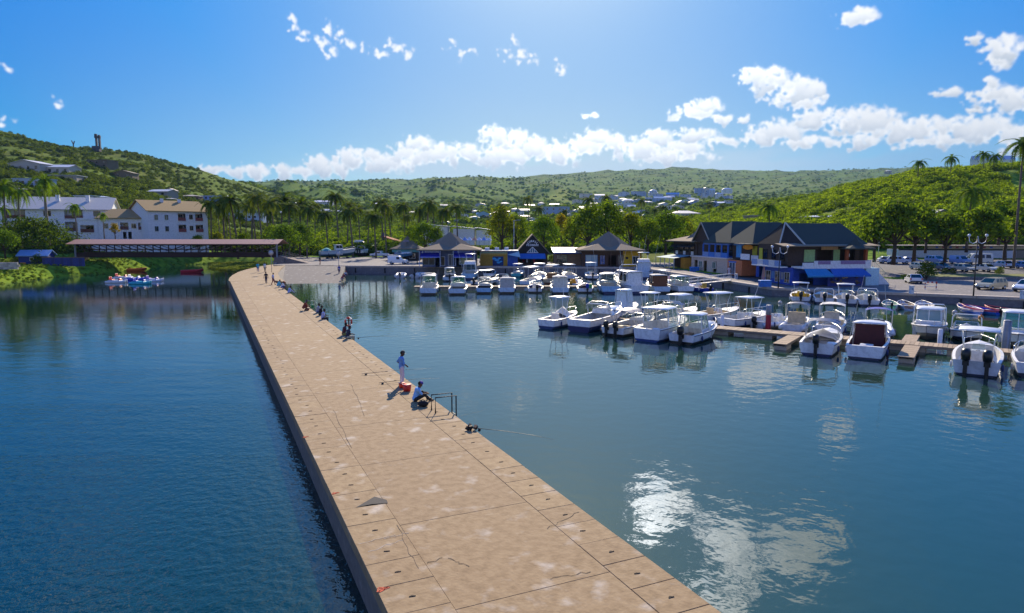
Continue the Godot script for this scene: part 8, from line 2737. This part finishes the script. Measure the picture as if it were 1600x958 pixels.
func person(label: String, at: Vector3, turn: float, pose: String, top: String, legs: String, hat := "", tone := "#6b4a38", cell := 0.028) -> void:
	# faces -z; hip height and joints by pose
	var lin := func(h: String) -> Color: return Color.html(h).srgb_to_linear()
	var sk: Color = lin.call(tone)
	var tc: Color = lin.call(top)
	var lc: Color = lin.call(legs)
	var shoe: Color = lin.call("#2a2624")
	var hair: Color = lin.call("#1c1613")
	var hip := Vector3(0, 0.92, 0)
	var chest := Vector3(0, 1.32, 0.0)
	var neck := Vector3(0, 1.48, -0.01)
	var knee := [Vector3(-0.1, 0.5, -0.02), Vector3(0.1, 0.5, -0.04)]
	var foot := [Vector3(-0.11, 0.08, 0.02), Vector3(0.12, 0.08, 0.0)]
	var elbow := [Vector3(-0.27, 1.14, 0.03), Vector3(0.27, 1.14, 0.03)]
	var hand := [Vector3(-0.27, 0.88, -0.08), Vector3(0.27, 0.88, -0.08)]
	var look := Vector3(0, -0.1, -1)
	match pose:
		"akimbo":
			elbow = [Vector3(-0.36, 1.16, 0.1), Vector3(0.27, 1.12, -0.04)]
			hand = [Vector3(-0.17, 0.98, -0.05), Vector3(0.16, 1.0, -0.2)]
			look = Vector3(0.2, -0.35, -1)
		"walk":
			knee = [Vector3(-0.1, 0.5, -0.14), Vector3(0.1, 0.5, 0.02)]
			foot = [Vector3(-0.11, 0.08, -0.22), Vector3(0.11, 0.1, 0.26)]
			hand = [Vector3(-0.26, 0.9, 0.14), Vector3(0.26, 0.92, -0.24)]
		"edge": # sitting on the edge with legs hanging
			hip = Vector3(0, 0.12, 0); chest = Vector3(0, 0.52, -0.08); neck = Vector3(0, 0.67, -0.14)
			knee = [Vector3(-0.12, 0.12, -0.44), Vector3(0.12, 0.12, -0.44)]
			foot = [Vector3(-0.12, -0.3, -0.42), Vector3(0.12, -0.32, -0.44)]
			elbow = [Vector3(-0.27, 0.36, -0.14), Vector3(0.27, 0.36, -0.14)]
			hand = [Vector3(-0.12, 0.3, -0.4), Vector3(0.12, 0.3, -0.42)]
			look = Vector3(0, -0.45, -1)
		"ground": # sitting, knees drawn up, bent over the hands
			hip = Vector3(0, 0.13, 0); chest = Vector3(0, 0.5, -0.12); neck = Vector3(0, 0.66, -0.2)
			knee = [Vector3(-0.2, 0.36, -0.38), Vector3(0.22, 0.32, -0.4)]
			foot = [Vector3(-0.14, 0.07, -0.62), Vector3(0.16, 0.07, -0.66)]
			elbow = [Vector3(-0.28, 0.38, -0.24), Vector3(0.28, 0.38, -0.24)]
			hand = [Vector3(-0.1, 0.36, -0.5), Vector3(0.1, 0.34, -0.52)]
			look = Vector3(0, -0.7, -1)
		"crouch":
			hip = Vector3(0, 0.3, 0.1); chest = Vector3(0, 0.66, -0.1); neck = Vector3(0, 0.82, -0.18)
			knee = [Vector3(-0.16, 0.48, -0.3), Vector3(0.16, 0.46, -0.3)]
			foot = [Vector3(-0.13, 0.07, -0.06), Vector3(0.13, 0.07, -0.04)]
			elbow = [Vector3(-0.25, 0.5, -0.26), Vector3(0.25, 0.5, -0.26)]
			hand = [Vector3(-0.08, 0.4, -0.5), Vector3(0.1, 0.38, -0.5)]
			look = Vector3(0, -0.6, -1)
	look = look.normalized()
	var head: Vector3 = neck + Vector3(0, 0.15, 0) + look * 0.05
	var up := (Vector3.UP - look * look.dot(Vector3.UP)).normalized()
	var sd := look.cross(up)
	var bones := [[hip, hip.lerp(chest, 0.5), 0.15, 0.135, tc], [hip.lerp(chest, 0.5), chest, 0.135, 0.15, tc], [chest + Vector3(-0.12, 0.04, 0), chest + Vector3(0.12, 0.04, 0), 0.11, 0.11, tc], [chest, neck, 0.09, 0.06, sk], [neck, head, 0.055, 0.06, sk],
		[head - up * 0.04 + look * 0.03, head + up * 0.035, 0.078, 0.095, sk], [head + up * 0.06 - look * 0.03, head + up * 0.03 - look * 0.045, 0.092, 0.09, hair], [head + look * 0.095 - up * 0.005, head + look * 0.115 - up * 0.02, 0.014, 0.018, sk], [head + sd * 0.092, head + sd * 0.098 - up * 0.03, 0.016, 0.014, sk], [head - sd * 0.092, head - sd * 0.098 - up * 0.03, 0.016, 0.014, sk]]
	for k in 2:
		var s := -1.0 if k == 0 else 1.0
		var h0 := hip + Vector3(0.09 * s, -0.02, 0)
		var sh := chest + Vector3(0.19 * s, 0.07, 0)
		bones.append([h0, knee[k], 0.1, 0.072, lc])
		bones.append([knee[k], foot[k], 0.07, 0.045, lc])
		bones.append([foot[k] + Vector3(0, -0.03, 0.04), foot[k] + Vector3(0, -0.04, -0.16), 0.042, 0.034, shoe])
		bones.append([sh, elbow[k], 0.062, 0.046, tc])
		bones.append([elbow[k], hand[k], 0.043, 0.03, sk])
		# palm, fingers and thumb
		var fd: Vector3 = (hand[k] - elbow[k]).normalized()
		var cr := fd.cross(Vector3.UP).normalized()
		if cr.length() < 0.5: cr = Vector3.RIGHT
		bones.append([hand[k], hand[k] + fd * 0.07, 0.032, 0.034, sk])
		for q in 4:
			var b0: Vector3 = hand[k] + fd * 0.08 + cr * (q - 1.5) * 0.021
			var b1: Vector3 = b0 + fd * [0.035, 0.042, 0.04, 0.03][q] + Vector3(0, -0.008, 0)
			bones.append([b0, b1, 0.011, 0.01, sk])
			bones.append([b1, b1 + fd * 0.02 + Vector3(0, -0.025, 0), 0.01, 0.008, sk])
		bones.append([hand[k] + fd * 0.03 + cr * 0.03 * s, hand[k] + fd * 0.07 + cr * 0.055 * s, 0.013, 0.01, sk])
	var m := StandardMaterial3D.new()
	m.vertex_color_use_as_albedo = true
	m.roughness = 0.85
	var o := put(skin(bones, cell), "person", m)
	o.position = at
	o.rotation.y = -deg_to_rad(turn)
	tag(o, label, "person", "people at the harbour")
	if hat:
		var c := Shape.new(true)
		var rings := []
		for a in [[0.0, 1.0], [0.05, 0.98], [0.09, 0.75], [0.115, 0.3], [0.12, 0.02]]:
			var ring := []
			for i in 12: ring.append(head + up * (0.055 + a[0]) + (sd * cos(TAU * i / 12) + look * sin(TAU * i / 12)) * 0.108 * a[1])
			rings.append(ring)
		c.loft(rings, true, true, true)
		c.smooth(false).quad(head + up * 0.06 + look * 0.09 - sd * 0.08, head + up * 0.06 + look * 0.09 + sd * 0.08, head + up * 0.05 + look * 0.19 + sd * 0.05, head + up * 0.05 + look * 0.19 - sd * 0.05)
		put(c, "cap", hexm(hat, 0.8), o)

func build_people() -> void:
	var j := 1.1
	person("person in pale blue shirt and light trousers standing with a hand on the hip", level(628, 601, j), 62, "akimbo", "#5f8fc8", "#c9c3cc", "#3a3a3c", "#5a4034", 0.022)
	person("person in white and blue shirt and violet cap sitting bent over on the jetty", level(649, 627, j), 70, "ground", "#7fb0dc", "#1d1d22", "#5a4a9c", "#6b4a38", 0.022)
	person("person in dark maroon shirt sitting at the jetty edge", level(537, 524, j), 66, "edge", "#4a2530", "#8c8c4a", "", "#5a4034")
	person("person in dark clothes sitting right beside the lifebuoy", level(543, 529, j), 60, "edge", "#2a3046", "#b0a890", "", "#5a4034")
	person("person in pale lavender shirt sitting closest of three at the edge", level(504, 499, j), 64, "edge", "#a9b0d4", "#3a3430", "", "#5a4034")
	person("person in black shirt sitting in the middle of three", level(500, 493, j), 62, "edge", "#1c1c22", "#2e2e36", "", "#5a4034")
	person("person in grey shirt sitting farthest of three", level(496, 489, j), 66, "edge", "#9a9aa6", "#3c4a6a", "", "#5a4034")
	person("person in rust red clothes crouching by the bait tub", level(476, 485, j), 80, "crouch", "#8c3f28", "#7a3424", "", "#5a4034")
	person("child in light blue shirt sitting at the edge near the slipway", level(451, 458, j), 60, "ground", "#8fa4dc", "#b0b8d0", "", "#5a4034")
	person("person in red hat and white shirt bending at the edge", level(441, 452, j), 70, "crouch", "#d8dce4", "#3a4a8c", "#c8242c", "#5a4034")
	person("person in turquoise shirt next to the red hatted one", level(435, 449, j), 60, "crouch", "#58b4c8", "#58a0b8", "", "#5a4034")
	person("person in white shirt and maroon trousers walking on the jetty head", level(427, 445, j), 100, "walk", "#c8c4d8", "#7a2a3c", "", "#5a4034")
	person("person in black walking beside the one in maroon trousers", level(416, 443, j), 170, "walk", "#1e1e28", "#2a3050", "", "#5a4034")
	person("person in turquoise shirt strolling at the far bend of the jetty", level(403, 425, 1.4), 150, "walk", "#3fa8c4", "#6a5a90", "", "#5a4034")
	person("person in light shirt standing by the round sign", level(414, 425, 1.4), 10, "stand", "#b8c4d0", "#5a5a60", "", "#5a4034")
	person("person in black and red walking up the slipway road", level(500, 413.5, QUAY), 30, "walk", "#20181c", "#a05a4a", "", "#6b4a38")
	person("person in deep blue standing at the slipway corner", level(530, 428.5, 0.75), 150, "stand", "#24389c", "#24305c", "", "#5a4034")
	person("person in red sitting on the slipway edge", level(536, 434, 0.45), 120, "ground", "#b0303c", "#3a3a50", "", "#5a4034")
	person("person in white and blue sitting between two others on the slipway", level(539, 431, 0.55), 120, "ground", "#b8c8dc", "#2c3c78", "#b03a3c", "#5a4034")
	person("person in crimson crouching lowest on the slipway edge", level(534, 438.5, 0.2), 100, "crouch", "#9c2840", "#b8a8a8", "", "#5a4034")
	person("person in a light dress in front of the cream shop doors", level(1139, 432, 1.3), 200, "stand", "#d8c8d4", "#d8ccd8", "", "#8a6a54")
	person("person in dark red at the cream shop doorway", level(1131, 430, 1.3), 160, "stand", "#8c3a3c", "#5a4a48", "", "#8a6a54")

func _ready() -> void:
	rng.seed = 1
	var cam := Camera3D.new()
	cam.name = "camera"
	cam.fov = rad_to_deg(2.0 * atan(479.0 / FOCAL))
	cam.near = 0.5
	cam.far = 20000.0
	cam.position = Vector3(0, EYE, 0)
	cam.rotation.x = -tilt
	add_child(cam)
	cam.current = true
	var env := Environment.new()
	env.background_mode = Environment.BG_SKY
	env.sky = build_sky()
	env.tonemap_mode = Environment.TONE_MAPPER_LINEAR
	env.tonemap_exposure = 1.5
	env.sdfgi_enabled = true
	env.ssao_enabled = true
	env.ssil_enabled = true
	env.fog_enabled = true
	env.fog_density = 0.00006
	env.fog_light_color = Color(0.62, 0.8, 1.0)
	var we := WorldEnvironment.new()
	we.name = "environment"
	we.environment = env
	add_child(we)
	var sun := DirectionalLight3D.new()
	sun.name = "sun"
	sun.light_energy = 1.6
	sun.light_color = Color(1.0, 0.93, 0.82)
	sun.light_angular_distance = 0.5
	sun.shadow_enabled = true
	sun.rotation_degrees = Vector3(-SUN_EL, 180.0 - SUN_AZ, 0)
	add_child(sun)
	build_land()
	build_water()
	build_jetty()
	build_quay()
	build_pontoons()
	build_fleet()
	build_shops()
	build_complex()
	build_near_bar()
	apartments()
	hillside()
	footbridge()
	bankside()
	plant_all()
	build_vehicles()
	build_furniture()
	build_people()
